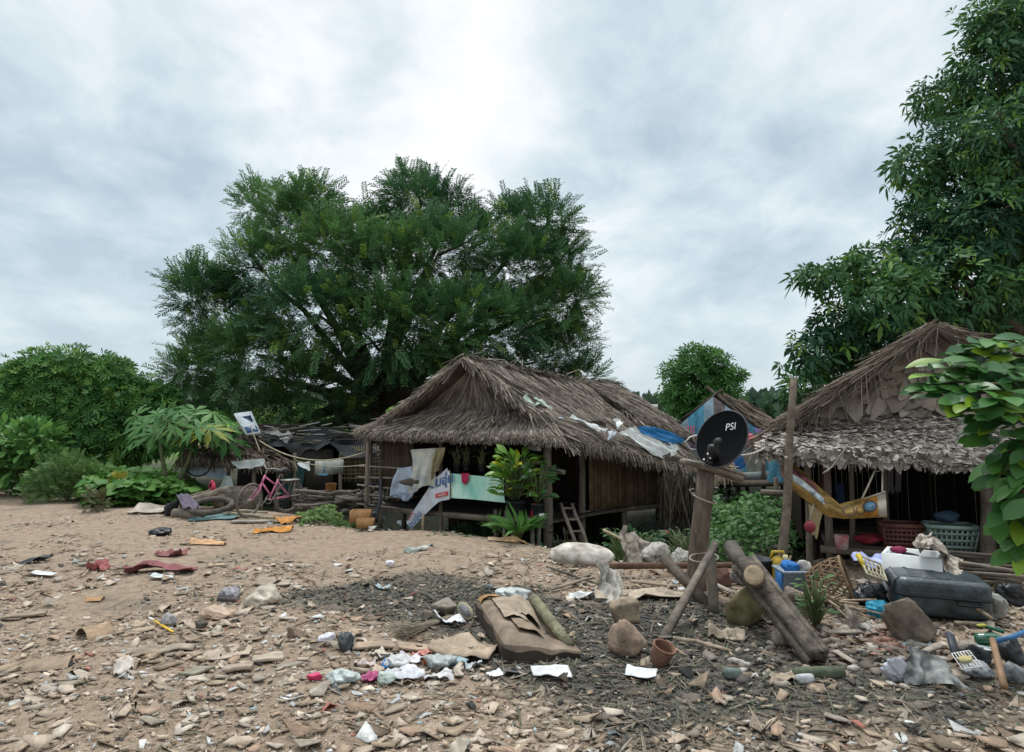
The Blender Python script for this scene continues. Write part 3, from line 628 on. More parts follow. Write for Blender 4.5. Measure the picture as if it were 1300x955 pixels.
# ---- glossy branch hanging in from a tree just outside the frame
def near_tree():
    b = Vector((4.75, 5.2, -.05)); t = empty('glossy_leaved_tree', b, 'branches of large glossy green leaves hanging in front of the grey roofed hut', 'tree'); mb = MB()
    fork = Vector((4.7, 5.1, 2.1)); mb.tube(bend(b, fork, 5, 0, .03), [.11, .1, .1, .09, .09, .08], 10)
    pos, dirs, nrm = [], [], []
    spots = [(1185, 487, 5.0), (1205, 470, 5.0), (1215, 500, 4.9), (1235, 450, 5.1), (1250, 440, 5.0), (1260, 470, 4.8), (1240, 500, 4.8), (1255, 520, 4.7), (1275, 450, 4.9), (1285, 480, 4.7), (1275, 510, 4.6), (1290, 535, 4.7), (1270, 545, 4.9), (1295, 565, 4.8), (1282, 600, 4.8), (1296, 625, 4.7), (1290, 655, 4.8), (1310, 690, 4.8), (1310, 460, 4.9), (1320, 500, 4.8), (1330, 560, 4.8), (1330, 620, 4.8), (1225, 480, 5.2), (1300, 590, 5.0), (1345, 450, 5), (1345, 520, 4.9), (1278,575,4.9),(1300,645,4.9), (1310,440,5.1)]
    for px, py, d in spots:
        e = P(px, py, d); st = P(1370 + random.uniform(-20, 20), py * .6 + 205 if py < 560 else py * .5 + 270, 5.0); mb.tube([fork, st, st.lerp(e, .5) + Vector((0, 0, .06)), e], [.035, .025, .016, .008], 6)
        for k in range(16):
            a = 2 * math.pi * k / 16 + random.uniform(-.3, .3); dr = Vector((math.cos(a) - .25, math.sin(a) * .9 - .15, random.uniform(-.25, .35) if py < 560 else random.uniform(-.9, -.1))); pos.append(e + dr * .03 + Vector((random.uniform(-.07, .07), random.uniform(-.1, .1), random.uniform(-.07, .07)))); dirs.append(dr); nrm.append(Vector((random.uniform(-.4, .4), random.uniform(-1.5, -.1), 1)))
    mb.build('trunk', M_bark, t, smooth=True); A = lambda l: np.array([tuple(p) for p in l])
    tv, tf = t_leaf(1, .46, .25, .08, .7, 8); n = len(pos); q = place(tv, tf, A(pos), A(dirs), A(nrm), RNG.uniform(.12, .25, n), leafcols(n, (.024, .095, .026), (.08, .21, .042), (.2, .34, .03), .09))
    link('crown', q[0], q[1], M_gloss, t, cols=q[2], smooth=True)
near_tree()
# ================================================================== huts
M_thatch = mat('thatch', (1, 1, 1), .95, .35, 3, attr=True, spec=.1); M_shing = mat('dry_leaf_thatch', (1, 1, 1), .9, .25, 6, attr=True, spec=.15)
M_wood = mat('weathered_wood', (.2, .165, .13), .9, .35, 7, .6, 30, stretch=(1, 1, .2)); M_wood2 = mat('grey_wood', (.27, .235, .195), .9, .35, 6, .6, 26); M_woodd = mat('dark_wood', (.09, .072, .056), .95, .35, 7, .5, 30)
M_mat = mat('woven_bamboo', (1, 1, 1), .9, .3, 5, .3, 40, attr=True, spec=.15); M_dark = mat('dark_wall', (.035, .03, .025), .95, .4, 3, .3, 30)  # M_dark: near-black base colour for shack walls and a downpipe
M_bamboo = mat('bamboo', (.33, .27, .16), .7, .3, 8, .2, 30)
def cloth_m(name, c, **k): return mat(name, c, k.pop('rough', .85), k.pop('var', .2), k.pop('scale', 5), k.pop('bump', .35), k.pop('bscale', 14), **k)
def cloth(corners, nu=16, nv=16, folds=.03, seed=0, k=3, sag=0):
    """hanging or lying sheet: corners tl, tr, br, bl"""
    tl, tr, br, bl = [Vector(q) for q in corners]; n = (tr - tl).cross(bl - tl).normalized()
    def fn(u, v):
        p = tl.lerp(tr, u).lerp(bl.lerp(br, u), v); h = float(fbm(u * k + seed * 3.1, v * k * .5 + seed, seed, 3)) - .5
        h2 = (math.sin(u * 13 + 2 * v + seed) + .6 * math.sin(u * 29 + seed * 2 + 3 * v)) * .45 * (.15 + .85 * v); w = min(1, folds / .03)
        p = p + n * folds * (h * 2 + h2) + (tr - tl) * (w * (.07 * math.sin(v * 5 + seed * 1.3) * (u - .5) + .04 * math.sin(v * 4 + seed))) + (bl - tl) * (.06 * w * v * math.sin(u * 6 + seed)); p.z -= sag * 4 * u * (1 - u); return p
    mb = MB(); mb.grid(fn, nu, nv); mb.fn = fn; mb.nrm = n; return mb
def bamboo_wall(name, a, b_, z0, z1, parent, colA=(.16, .115, .075), colB=(.30, .22, .145), step=.045, seed=0, tops=None):
    """panel of upright split bamboo: each stave slightly different"""
    a, b_ = Vector(a), Vector(b_); d = b_ - a; d.z = 0; L = d.length; d.normalize(); nr = Vector((d.y, -d.x, 0)); rg = random.Random(seed); mb = MB(); x = 0
    while x < L:
        w = step * rg.uniform(.7, 1.3); t = rg.random(); mb.col = tuple((colA[i] * (1 - t) + colB[i] * t) for i in range(3)); top = (z1 if tops is None else tops(x / L)) + rg.uniform(-.02, .02); bot = (z0 if not callable(z0) else z0(x / L)) + rg.uniform(-.03, .02)
        if top > bot: mb.box(a * 1 + d * (x + w / 2) + nr * rg.uniform(-.006, .006) + Vector((0, 0, (top + bot) / 2 - a.z)), (w * .97, .015, top - bot), Matrix((d, nr, Vector((0, 0, 1)))).transposed())
        x += w
    return mb.build(name, M_mat, parent)
def post(mb, x, y, z0, z1, r, lean=(0, 0)):
    mb.tube(bend((x, y, z0), (x + lean[0], y + lean[1], z1), 4, 0, r * .3), [r * 1.1, r, r, r * .95, r * .9], 8, wob=.08)
# ------------------------------------------------ main hut
APX = Vector((-.58, 13.1, 0)); RA = Vector((.484, .876, 0)).normalized(); RB = Vector((RA.y, -RA.x, 0))
def HL(a, b, z): return APX + RA * a + RB * b + Vector((0, 0, z))
TG = (.125, .104, .088), (.47, .40, .335)
hut = empty('thatched_hut', HL(2, 0, -.8), 'large brown thatched stilt hut in the middle with banners hung on its front', 'hut')
def tag_part(o, l): o['label'] = l; return o
def roof_main():
    rt = quadS(HL(-.75, 2.2, 1.46), HL(2.9, 3.3, .74), HL(5.3, -.02, 2.55), HL(-.55, 0, 2.88), .10, .07, 3)
    lf = quadS(HL(5.0, -2.4, 1.3), HL(-.8, -1.95, 1.56), HL(-.55, 0, 2.88), HL(5.3, 0, 2.55), .05, .05, 5)
    sk = quadS(HL(-1.05, -2.05, 1.53), HL(-1.1, 2.15, 1.50), HL(-.12, 1.4, 2.06), HL(-.12, -1.45, 2.03), .04, .05, 8)
    bk = quadS(HL(2.9, 3.3, .74), HL(6.3, 2.2, .9), HL(6.2, .6, 2.2), HL(5.3, -.02, 2.55), .05, .05, 9)
    rr = quadS(HL(4.2, 1.6, 1.75), HL(5.6, 2.6, 1.2), HL(6.6, .2, 2.62), HL(5.0, -.3, 2.70), -.06, .05, 19)
    parts = []
    for S, n, L_, a in ((rt, 9500, .62, .11), (lf, 2500, .6, .12), (sk, 6500, .42, .16), (bk, 1800, .55, .15), (rr, 1800, .5, .14)):
        parts.append(slab(S, 14, 10, .10, (.10, .08, .065))); parts.append(strips(S, int(n * 2.3), L_, .014, *TG, ang=a, lift=.035, over=(.10 if S is sk else .14), droop=.5, seed=n))
        parts.append(strips(S, n // 5, .4, .018, (.08, .065, .052), (.36, .30, .24), vmin=0, vmax=.12, ang=.3, lift=.05, over=(.12 if S is sk else .22), droop=.8, seed=n + 1))
    def rake(p, q, n, ln, seed):     # ragged bundled edge along the gable
        p, q = np.array(p), np.array(q); rg = np.random.default_rng(seed); t = rg.random(n); o = p + (q - p) * t[:, None]
        d = (q - p) / np.linalg.norm(q - p); dirs = d[None] * .9 + rg.normal(0, .16, (n, 3)) + np.array(-RA)[None] * rg.uniform(0, .45, (n, 1)); dirs[:, 2] -= rg.uniform(0, .5, n)
        tv = np.array([(0, -.5, 0), (0, .5, 0), (1, .25, 0), (1, -.25, 0)]); c = np.array(TG[0]) * (1 - t[:, None] * 0) + (np.array(TG[1]) - np.array(TG[0])) * rg.random((n, 1))
        return place(tv, [np.array([[0, 1, 2, 3]])], o + rg.normal(0, .03, (n, 3)), dirs, rg.normal(0, 1, (n, 3)), np.stack([ln * rg.uniform(.5, 1.2, n), np.full(n, .022), np.full(n, .02)], 1), c)
    parts += [rake(HL(-.55, 0, 2.9), HL(-.72, 2.1, 1.5), 900, .34, 1), rake(HL(-.55, 0, 2.9), HL(-.72, -1.9, 1.6), 700, .34, 2), rake(HL(-.55, 0, 2.92), HL(5.3, 0, 2.6), 900, .4, 3), rake(HL(5.3, 0, 2.6), HL(2.9, 3.3, .78), 700, .4, 4), rake(HL(5.0, -.3, 2.72), HL(6.6, .2, 2.66), 300, .3, 14)]
    o = link('roof', *merge(parts)[:2], M_thatch, hut, cols=merge(parts)[2]); return o
rnd = roof_main()
def gable():
    g = quadS(HL(-.22, -1.5, 2.0), HL(-.22, 1.5, 2.0), HL(-.22, .02, 2.80), HL(-.22, -.02, 2.80), 0, .02, 4); v = slab(g, 10, 8, .02, (.12, .095, .075)); s = strips(g, 1500, .5, .025, (.12, .098, .08), (.33, .28, .235), ang=.2, lift=.03, over=.05, seed=77)
    q = merge([v, s]); link('gable_panel', q[0], q[1], M_thatch, hut, cols=q[2])
gable()
GRD = -.8
frontz = lambda b: 1.42
mbs = []
for a, b, z1, r in ((-.75, -1.95, 1.5, .055), (-.75, -.35, 1.5, .04), (-.72, 1.72, 1.5, .075), (.3, -1.95, 1.5, .05), (.35, 1.85, 1.5, .06), (2.6, 2.6, .95, .055), (1.5, 2.2, 1.2, .05), (-.72, .75, .3, .04), (-.72, .95, .3, .035), (-.72, -.75, .3, .035), (4.5, -1.9, 1.3, .05), (4.5, 1.9, 1.3, .05)):
    mb = MB(); q = HL(a, b, 0); post(mb, q.x, q.y, GRD, z1, r); mb.build('post', M_wood, hut, smooth=True)
FZ = .2
mb = MB(); q = [HL(-.65, -1.9, FZ), HL(-.65, 1.75, FZ), HL(2.6, 2.55, FZ), HL(4.5, 1.9, FZ), HL(4.5, -1.9, FZ)]
mb.add(q + [p - Vector((0, 0, .06)) for p in q], [(0, 1, 2, 3, 4), (9, 8, 7, 6, 5)] + [(i, (i + 1) % 5, 5 + (i + 1) % 5, 5 + i) for i in range(5)]); mb.build('floor', M_woodd, hut)
mb = MB(); mb.beam(HL(-.74, -2, FZ - .05), HL(-.74, 1.8, FZ - .05), .06, .09); mb.beam(HL(.36, 1.86, FZ - .02), HL(2.6, 2.62, FZ - .1), .06, .08); mb.build('floor_beam', M_wood, hut)
bamboo_wall('side_wall', HL(.5, 1.93, 0), HL(2.6, 2.62, 0), FZ - .02, 1.3, hut, (.17, .115, .07), (.30, .205, .13), seed=2, tops=lambda t: 1.45 - .5 * t)
bamboo_wall('rear_side_wall', HL(2.62, 2.65, 0), HL(4.2, 2.3, 0), FZ - .05, 1.0, hut, (.12, .09, .06), (.22, .165, .11), seed=4)
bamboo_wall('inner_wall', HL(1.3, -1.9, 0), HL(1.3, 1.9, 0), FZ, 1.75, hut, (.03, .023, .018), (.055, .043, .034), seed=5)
bamboo_wall('left_wall', HL(4.4, -1.9, 0), HL(-.2, -1.95, 0), FZ, 1.5, hut, (.10, .075, .05), (.18, .14, .10), seed=6)
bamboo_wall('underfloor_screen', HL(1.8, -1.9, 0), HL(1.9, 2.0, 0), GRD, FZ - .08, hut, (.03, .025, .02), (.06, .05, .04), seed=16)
bamboo_wall('front_screen', HL(-.5, -1.9, 0), HL(-.5, -1.15, 0), FZ + .35, 1.4, hut, (.09, .068, .048), (.16, .12, .085), seed=7)
for k in range(5):
    mb = MB(); z = .22 + .17 * k; mb.tube(bend(HL(-.8, -2.2, z + random.uniform(-.02, .02)), HL(-.8, -1.2, z + random.uniform(-.03, .03)), 3), .018, 6); mb.build('rail', M_wood2, hut, smooth=True)
mb = MB(); mb.beam(HL(-.76, 1.1, 1.02), HL(-.76, 2.05, .98), .035, .07); mb.build('cross_rail', M_wood2, hut)
mb = MB(); mb.beam(HL(-.76, 1.1, 1.12), HL(-.76, 1.75, 1.1), .03, .05); mb.build('cross_rail', M_wood2, hut)
# scraps tucked into the thatch (patched parts of the roof)
def roof_sheet(pxs, d, m, lbl, lift=.10, seed=0):
    lift += .07; pts = [P(x, y, dd) + Vector((0, 0, lift)) for (x, y), dd in zip(pxs, d)]; return cloth(pts, 14, 10, .09, seed, 5).build('roof_patch', m, rnd, label=lbl)
M_tarpg = cloth_m('faded_green_tarp', (.55, .66, .56)); M_tarpw = cloth_m('white_plastic', (.66, .68, .66), rough=.5); M_tarpb = cloth_m('blue_plastic', (.04, .22, .48), rough=.45)
roof_sheet([(657, 512), (684, 516), (704, 527), (655, 524)], (12.5, 12.3, 12.1, 12.2), M_tarpg, 'pale green torn tarp strip tucked under the thatch', .08, 1)
roof_sheet([(724, 537), (730, 539), (768, 556), (758, 563)], (12.3, 12.4, 12.6, 12.1), M_tarpw, 'white plastic strip lying along the side thatch', .07, 2)
roof_sheet([(786, 558), (804, 552), (856, 583), (840, 593)], (12.8, 13.2, 13.6, 13.0), M_tarpw, 'crumpled white plastic tucked into the side thatch', .06, 3)
roof_sheet([(806, 553), (820, 548), (868, 566), (852, 576)], (13.3, 13.7, 14.2, 13.8), M_tarpb, 'blue plastic sheet tucked into the side thatch', .05, 4)
roof_sheet([(836, 570), (842, 566), (862, 577), (858, 582)], (13.6, 13.8, 14.0, 13.7), M_tarpw, 'small white plastic scrap on the side thatch', .05, 5)
roof_sheet([(776, 543), (784, 541), (792, 547), (786, 551)], (12.9, 13.1, 13.1, 12.8), M_tarpw, 'small white scrap high on the side thatch', .06, 6)
roof_sheet([(772, 556), (782, 556), (784, 565), (774, 566)], (12.5, 12.6, 12.6, 12.3), cloth_m('grey_plastic', (.42, .47, .52), rough=.4), 'small grey plastic scrap on the side thatch', .06, 7)
mb = MB(); c = P(711, 532, 12.3); mb.blob(c, (.15, .1, .07), .3, .25, 2, 3); mb.build('roof_patch', cloth_m('silver_plastic', (.4, .45, .5), rough=.3), rnd, smooth=True, label='crumpled silver plastic at the roof corner')
# black lean-to behind the hut's left shoulder
mb = cloth([P(500, 520, 15.6), P(545, 500, 15.8), P(556, 512, 14.6), P(490, 535, 14.6)], 10, 8, .05, 4); mb.build('tarp_roof', cloth_m('dusty_black_tarp', (.05, .055, .06)), hut, label='dusty black tarp over the shed against the hut')
mb = MB(); mb.tube(bend(P(466, 548, 14.2), P(552, 497, 15.2), 4), .03, 6); mb.build('tarp_pole', M_wood, hut)
mb = cloth([P(532, 518, 14.2), P(562, 511, 13.6), P(548, 519, 13.4), P(526, 524, 13.8)], 6, 4, .02, 8); mb.build('roof_patch', M_tarpg, rnd, label='thin pale green tarp strip on the left of the thatch')
# ------------------------------------------------ grey leaf roofed hut on the right
O2 = Vector((3.22, 9.2, 0)); UX = Vector((.936, -.352, 0)).normalized(); UY = Vector((.352, .936, 0)).normalized()
def H2(a, b, z): return O2 + UX * a + UY * b + Vector((0, 0, z))
GH = -.3
hut2 = empty('leaf_roofed_hut', H2(2.2, 1.8, GH), 'open fronted hut with a grey dry leaf roof, behind the hammock and suitcase', 'hut')
def roof2():
    sk = quadS(H2(-.1, -.15, 1.43), H2(4.5, -.15, 1.28), H2(4.2, 1.15, 1.95), H2(.25, 1.15, 1.88), .05, .09, 4)
    apx = H2(2.15, .75, 3.04)
    lf = quadS(H2(.2, 5, 1.7), H2(.05, .62, 1.62), apx, H2(2.3, 5, 3.1), .06, .06, 5)
    rt = quadS(H2(4.9, .62, 1.6), H2(4.8, 5, 1.6), H2(2.3, 5, 3.1), apx, .06, .06, 6)
    parts = [slab(sk, 16, 8, .03, (.07, .06, .05)), slab(lf, 8, 8, .08, (.13, .115, .1)), slab(rt, 8, 8, .08, (.13, .115, .1))]
    parts.append(shingles(sk, 27, 150, .085, (.14, .115, .095), (.56, .50, .44), .22, 3, spin=1.1, lf=.2, zn=.14))
    ed = quadS(H2(-.1, -.17, 1.37), H2(4.5, -.17, 1.23), H2(4.5, -.12, 1.37), H2(-.1, -.12, 1.46), .0, .05, 4)
    parts.append(shingles(ed, 3, 150, .08, (.12, .10, .085), (.44, .39, .34), .4, 5, spin=.9)); parts.append(strips(sk, 500, .25, .012, (.12, .10, .085), (.36, .31, .26), vmin=0, vmax=.06, ang=.7, over=.10, droop=.9, seed=15))
    parts.append(strips(lf, 2500, .5, .03, (.14, .11, .085), (.36, .29, .22), ang=.2, seed=5)); parts.append(strips(rt, 2500, .5, .03, (.14, .11, .085), (.36, .29, .22), ang=.2, seed=6))
    rg = np.random.default_rng(4)
    for e, n in ((H2(.0, .62, 1.60), 1500), (H2(4.9, .62, 1.58), 1000)):
        p, q = np.array(apx + Vector((0, 0, .04))), np.array(e); t = rg.random(n); o = p + (q - p) * t[:, None] + rg.normal(0, .035, (n, 3)); d = (q - p) / np.linalg.norm(q - p)
        dirs = d[None] + rg.normal(0, .14, (n, 3)); hang = rg.random(n) < .09; dirs[hang] = np.array([0, 0, -1.]) + rg.normal(0, .2, (hang.sum(), 3)) + d * .15
        ln = np.where(hang, rg.uniform(.15, .6, n), rg.uniform(.2, .55, n)); tv = np.array([(0, -.5, 0), (0, .5, 0), (1, .25, 0), (1, -.25, 0)])
        c = np.array((.12, .098, .08)) + np.array((.24, .195, .155)) * rg.random((n, 1)); parts.append(place(tv, [np.array([[0, 1, 2, 3]])], o, dirs, rg.normal(0, 1, (n, 3)), np.stack([ln, np.full(n, .013), np.full(n, .02)], 1), c))
    q = merge(parts); return link('roof', q[0], q[1], M_shing, hut2, cols=q[2])
roof2()
def gable2():
    g = quadS(H2(.45, 1.12, 1.86), H2(4.3, 1.12, 1.86), H2(2.34, 1.12, 3.04), H2(2.26, 1.12, 3.04), 0, .0, 2)
    q = merge([slab(g, 10, 8, .03, (.10, .085, .07)), shingles(g, 9, 20, .30, (.25, .21, .17), (.42, .365, .305), .12, 7, spin=.7), shingles(g, 4, 30, .12, (.08, .068, .056), (.2, .17, .14), .5, 8)])
    link('gable_panel', q[0], q[1], M_shing, hut2, cols=q[2])
gable2()
for a, b, z1, r in ((.52, .35, 1.45, .045), (.78, .4, 1.5, .05), (1.05, .6, 1.5, .035), (2.42, .0, 1.3, .075), (4.3, .1, 1.3, .07), (.3, 3.5, 1.6, .05), (4.6, 3.5, 1.6, .05), (1.5, .8, 1.6, .035)):
    mb = MB(); q = H2(a, b, 0); post(mb, q.x, q.y, GH - .1, z1, r, (random.uniform(-.03, .03), 0)); mb.build('post', M_woodd if a > 2 else M_wood, hut2, smooth=True)
mb = MB()
for k in range(9): mb.box(H2(2.55, .35 + .26 * k, .27 + random.uniform(-.006, .006)), (3.7, .24, .035), Matrix((UX, UY, Vector((0, 0, 1)))).transposed())
mb.build('platform', M_woodd, hut2)
mb = MB(); mb.beam(H2(.65, .24, .22), H2(2.5, .22, .2), .07, .08); mb.build('platform_edge', M_wood, hut2)
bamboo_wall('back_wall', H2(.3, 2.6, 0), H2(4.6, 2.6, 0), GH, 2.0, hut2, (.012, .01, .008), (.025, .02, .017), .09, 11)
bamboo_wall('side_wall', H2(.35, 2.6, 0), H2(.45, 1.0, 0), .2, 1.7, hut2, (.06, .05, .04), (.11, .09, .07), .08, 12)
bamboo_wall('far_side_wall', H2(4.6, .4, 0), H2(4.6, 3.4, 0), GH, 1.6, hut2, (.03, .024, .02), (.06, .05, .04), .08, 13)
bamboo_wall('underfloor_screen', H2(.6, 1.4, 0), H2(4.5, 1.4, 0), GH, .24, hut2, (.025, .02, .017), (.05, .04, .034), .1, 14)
# ------------------------------------------------ blue hut behind
D3 = 19.0
hut3 = empty('blue_walled_hut', Vector((5.4, 19.4, -1.0)), 'small stilt hut with blue tarp walls and a brown thatched roof behind the dish', 'hut')
A3, B3, C3 = P(906, 501, 18.4), P(850, 543, 18.8), P(970, 553, 17.4); bkv = Vector((2.0, 3.6, -.1))
def roof3():
    ov = Vector((-.05, -.35, 0)); parts = []
    for S, n, s in ((quadS(C3 + ov + Vector((.15, 0, -.1)), C3 + bkv * 1.0, A3 + bkv + Vector((0, 0, -.05)), A3 + ov, .05, .05, 2), 2600, 1), (quadS(B3 + bkv, B3 + ov + Vector((-.15, 0, -.1)), A3 + ov, A3 + bkv, .05, .05, 3), 1500, 2)):
        parts += [slab(S, 8, 6, .09, (.07, .055, .045)), strips(S, n, .5, .04, (.10, .08, .06), (.28, .22, .17), ang=.15, lift=.06, over=.2, seed=s)]
    q = merge(parts); r = link('roof', q[0], q[1], M_thatch, hut3, cols=q[2])
    mb = MB(); mb.beam(A3 + ov * 1.1 + (A3 - C3).normalized() * .32 , C3 + ov * 1.1, .04, .07); mb.beam(A3 + ov * 1.25 + (A3 - B3).normalized() * .22, B3 + ov * 1.2, .04, .07); mb.build('bargeboard', M_woodd, r)
roof3()
M_blue = cloth_m('faded_blue_tarp', (.14, .42, .60), var=.4, scale=2.5, stretch=(3, 3, .6)); M_blue2 = cloth_m('bright_blue_tarp', (.03, .16, .42), rough=.5); M_grey = cloth_m('grey_sacking', (.26, .25, .22)); M_pink = cloth_m('pink_awning', (.62, .12, .16)); M_purple = cloth_m('purple_sheet', (.14, .08, .30))
M_paleb = cloth_m('pale_blue_tarp', (.42, .58, .70), var=.4, scale=2)
def panel3(u0, u1, m, name, top=True, zb=.28, off=.42):
    def fn(u, v):
        t = u0 + (u1 - u0) * u; p = B3.lerp(C3, t); tp = (B3.lerp(A3, t / .44).z if t < .44 else A3.lerp(C3, (t - .44) / .56).z) - .06
        return Vector((p.x, p.y - off + .02 * math.sin(9 * t), zb + (tp - zb) * v))
    mb = MB(); mb.grid(fn, 8, 6); return mb.build(name, m, hut3)
for i, (u0, u1, m) in enumerate(((.03, .17, M_paleb), (.17, .34, M_blue), (.34, .44, M_paleb), (.44, .56, cloth_m('faded_poster', (.30, .24, .25), scale=12, var=.5)), (.56, .72, M_paleb), (.72, .98, M_blue))): panel3(u0, u1, m, 'wall_panel')
mb = MB()
for t in (.16, .19, .22, .33): p = B3.lerp(C3, t); mb.box(Vector((p.x, p.y - .47, 1.15)), (.025, .02, .8))
mb.build('wall_stripe', M_pink, hut3)
def q3(name, pxs, ds, m, seed=0, par=None): return cloth([P(x, y, d) for (x, y), d in zip(pxs, ds)], 10, 8, .05, seed).build(name, m, par or hut3)
q3('awning', [(945, 548), (972, 555), (990, 566), (940, 565)], (16.6, 16.9, 16.3, 15.9), M_pink, 1)
q3('awning', [(958, 541), (975, 549), (984, 557), (962, 556)], (16.9, 17, 16.6, 16.5), M_purple, 2)
q3('wall_sheet', [(936, 563), (952, 561), (952, 574), (936, 574)], (16.3, 16.3, 16.2, 16.2), M_blue2, 3)
q3('wall_sheet', [(917, 575), (946, 572), (945, 595), (915, 597)], (16.0, 15.9, 15.9, 16.0), M_blue2, 4)
q3('wall_sheet', [(944, 574), (969, 572), (968, 600), (946, 600)], (15.8, 15.6, 15.6, 15.8), M_grey, 5)
q3('wall_sheet', [(975, 585), (995, 583), (997, 614), (974, 610)], (14.9, 14.8, 14.8, 14.9), cloth_m('sky_blue_sheet', (.14, .36, .50)), 6)
mb = MB(); mb.beam(P(920, 606, 15.8), P(978, 603, 15.5), .04, .16); mb.build('skirting_board', cloth_m('pale_board', (.36, .38, .37)), hut3)
mb = MB(); mb.beam(P(966, 625, 13.6), P(1002, 627, 13.4), .25, .09); mb.build('step_board', M_wood, hut3)
mb = MB(); mb.beam(P(915, 612, 15.9), P(1000, 610, 15.4), 1.6, .08); mb.build('floor', M_woodd, hut3)
for x, d in ((925, 15.8), (938, 16.5), (948, 16.3), (970, 15.5), (985, 13.8), (993, 15.4), (935, 18)):
    mb = MB(); q = P(x, 610, d); post(mb, q.x, q.y, -1.0, q.z + (.05 if x != 970 else .5), .05); mb.build('stilt', M_woodd if x != 985 else M_wood, hut3, smooth=True)
# low straw porch between hut and dish
S = quadS(P(893, 606, 14.9), P(932, 604, 14.6), P(925, 582, 16.0), P(898, 580, 16.2), 0, .05, 3); q = merge([slab(S, 5, 4, .06, (.12, .095, .07)), strips(S, 700, .4, .03, (.16, .12, .09), (.38, .29, .21), ang=.25, seed=3)])
o = link('straw_porch', q[0], q[1], M_thatch, hut3, cols=q[2])
# ------------------------------------------------ far white shed
D4 = 85
far = empty('white_shed', Vector((P(835, 520, D4).x + 4, D4 + 6, -1.2)), 'long white industrial shed far away beyond the thatched roof', 'building'); mb = MB(); a = P(805, 517, D4); e = P(862, 517, D4)
mb.box(((a.x + e.x) / 2, D4 + 6, a.z / 2 - .8), (e.x - a.x, 12, a.z + 1.4)); mb.build('wall', cloth_m('grey_cladding', (.42, .46, .47), bump=0), far)
mb = MB(); mb.box(((a.x + e.x) / 2, D4 + 6, a.z + .05), (e.x - a.x + 1, 13, .55)); mb.build('roof', cloth_m('white_roofing', (.72, .75, .76), bump=0), far)
mb = MB(); q = P(838, 525, D4 - .5); mb.box((q.x, q.y, 1.2), (.5, .3, 3.2)); mb.build('downpipe', M_dark, far)
# ------------------------------------------------ small thatched shack on the left
D5 = 17.0
sh = empty('small_thatched_shack', Vector((P(300, 600, D5).x, D5 + .6, gh(P(300, 600, D5).x, D5))), 'small brown thatched shack with a dark doorway behind the pink bicycle', 'shack')
def shack():
    fr = quadS(P(224, 586, 16.4), P(372, 592, 16.4), P(318, 545, 18.2), P(262, 540, 18.4), .05, .08, 3); rt = quadS(P(352, 594, 16.3), P(392, 585, 17.8), P(345, 552, 18.6), P(308, 540, 18.2), .03, .05, 4)
    q = merge([slab(fr, 8, 6, .1, (.09, .07, .055)), strips(fr, 3500, .45, .035, (.11, .085, .065), (.38, .30, .23), ang=.22, lift=.07, over=.25, seed=1), slab(rt, 6, 6, .1, (.09, .07, .055)), strips(rt, 1200, .4, .035, (.10, .08, .06), (.28, .22, .17), ang=.25, lift=.06, seed=2)])
    link('roof', q[0], q[1], M_thatch, sh, cols=q[2])
    z0 = sh.location.z - .3
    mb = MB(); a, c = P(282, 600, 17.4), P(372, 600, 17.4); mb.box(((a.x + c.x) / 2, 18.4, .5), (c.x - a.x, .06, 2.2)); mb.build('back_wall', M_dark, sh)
    for x, d in ((289, 16.6), (322, 16.4), (352, 16.5), (236, 16.6)):
        mb = MB(); p = P(x, 600, d); post(mb, p.x, p.y, z0, P(x, 588, d).z + .1, .05, (.03, 0)); mb.build('post', M_wood, sh, smooth=True)
    cloth([P(232, 586, 16.6), P(288, 589, 16.6), P(290, 608, 16.6), P(233, 603, 16.6)], 10, 6, .03, 3).build('poster_wall', cloth_m('printed_vinyl', (.78, .80, .82), col2=(.30, .45, .66), scale=3.5), sh)
    cloth([P(286, 604, 16.3), P(294, 604, 16.3), P(296, 622, 16.2), P(278, 622, 16.2)], 6, 6, .03, 4).build('wall_sheet', cloth_m('pale_sheet', (.50, .56, .54)), sh)
    cloth([P(296, 586, 16.2), P(336, 582, 16.2), P(334, 592, 16.1), P(298, 596, 16.1)], 8, 6, .05, 5).build('eave_sheet', cloth_m('dirty_white_plastic', (.45, .47, .46)), sh)
    cloth([P(352, 592, 16.9), P(386, 592, 16.9), P(384, 626, 16.9), P(352, 626, 16.9)], 8, 6, .03, 6).build('wall_sheet', cloth_m('dark_teal_tarp', (.03, .085, .085)), sh)
shack()
sp = empty('solar_panel', P(311, 540, 17.2), 'small white framed solar panel tilted on the small shack roof', 'solar panel')
c4 = [P(297, 525, 17.4), P(319, 522, 17.6), P(331, 549, 17.0), P(312, 552, 16.9)]
def quadbox(mb, c, th, lo=0, hi=1):
    c = [Vector(p) for p in c]; n = (c[1] - c[0]).cross(c[3] - c[0]).normalized(); n = -n if n.y > 0 else n
    v = [p for p in c] + [p - n * th for p in c]; return mb.add(v, [(0, 1, 2, 3), (7, 6, 5, 4)] + [(i, i + 4, (i + 1) % 4 + 4, (i + 1) % 4) for i in range(4)]), n
mb = MB(); quadbox(mb, c4, .05); mb.build('frame', cloth_m('white_frame', (.6, .63, .66), bump=0, rough=.5), sp)
def inq(c, u, v): return c[0].lerp(c[1], u).lerp(c[3].lerp(c[2], u), v)
for (u0, v0, u1, v1), m in (((.25, .2, .85, .5), mat('panel_cells', (.03, .05, .10), .25, .1)), ((.15, .68, .9, .95), mat('blue_cells', (.03, .08, .2), .25, .1))):
    nn = (c4[1] - c4[0]).cross(c4[3] - c4[0]).normalized(); nn = -nn if nn.y > 0 else nn; mb = MB(); quadbox(mb, [inq(c4, u0, v0) + nn * .006, inq(c4, u1, v0) + nn * .006, inq(c4, u1, v1) + nn * .006, inq(c4, u0, v1) + nn * .006], .004); mb.build('cell', m, sp)
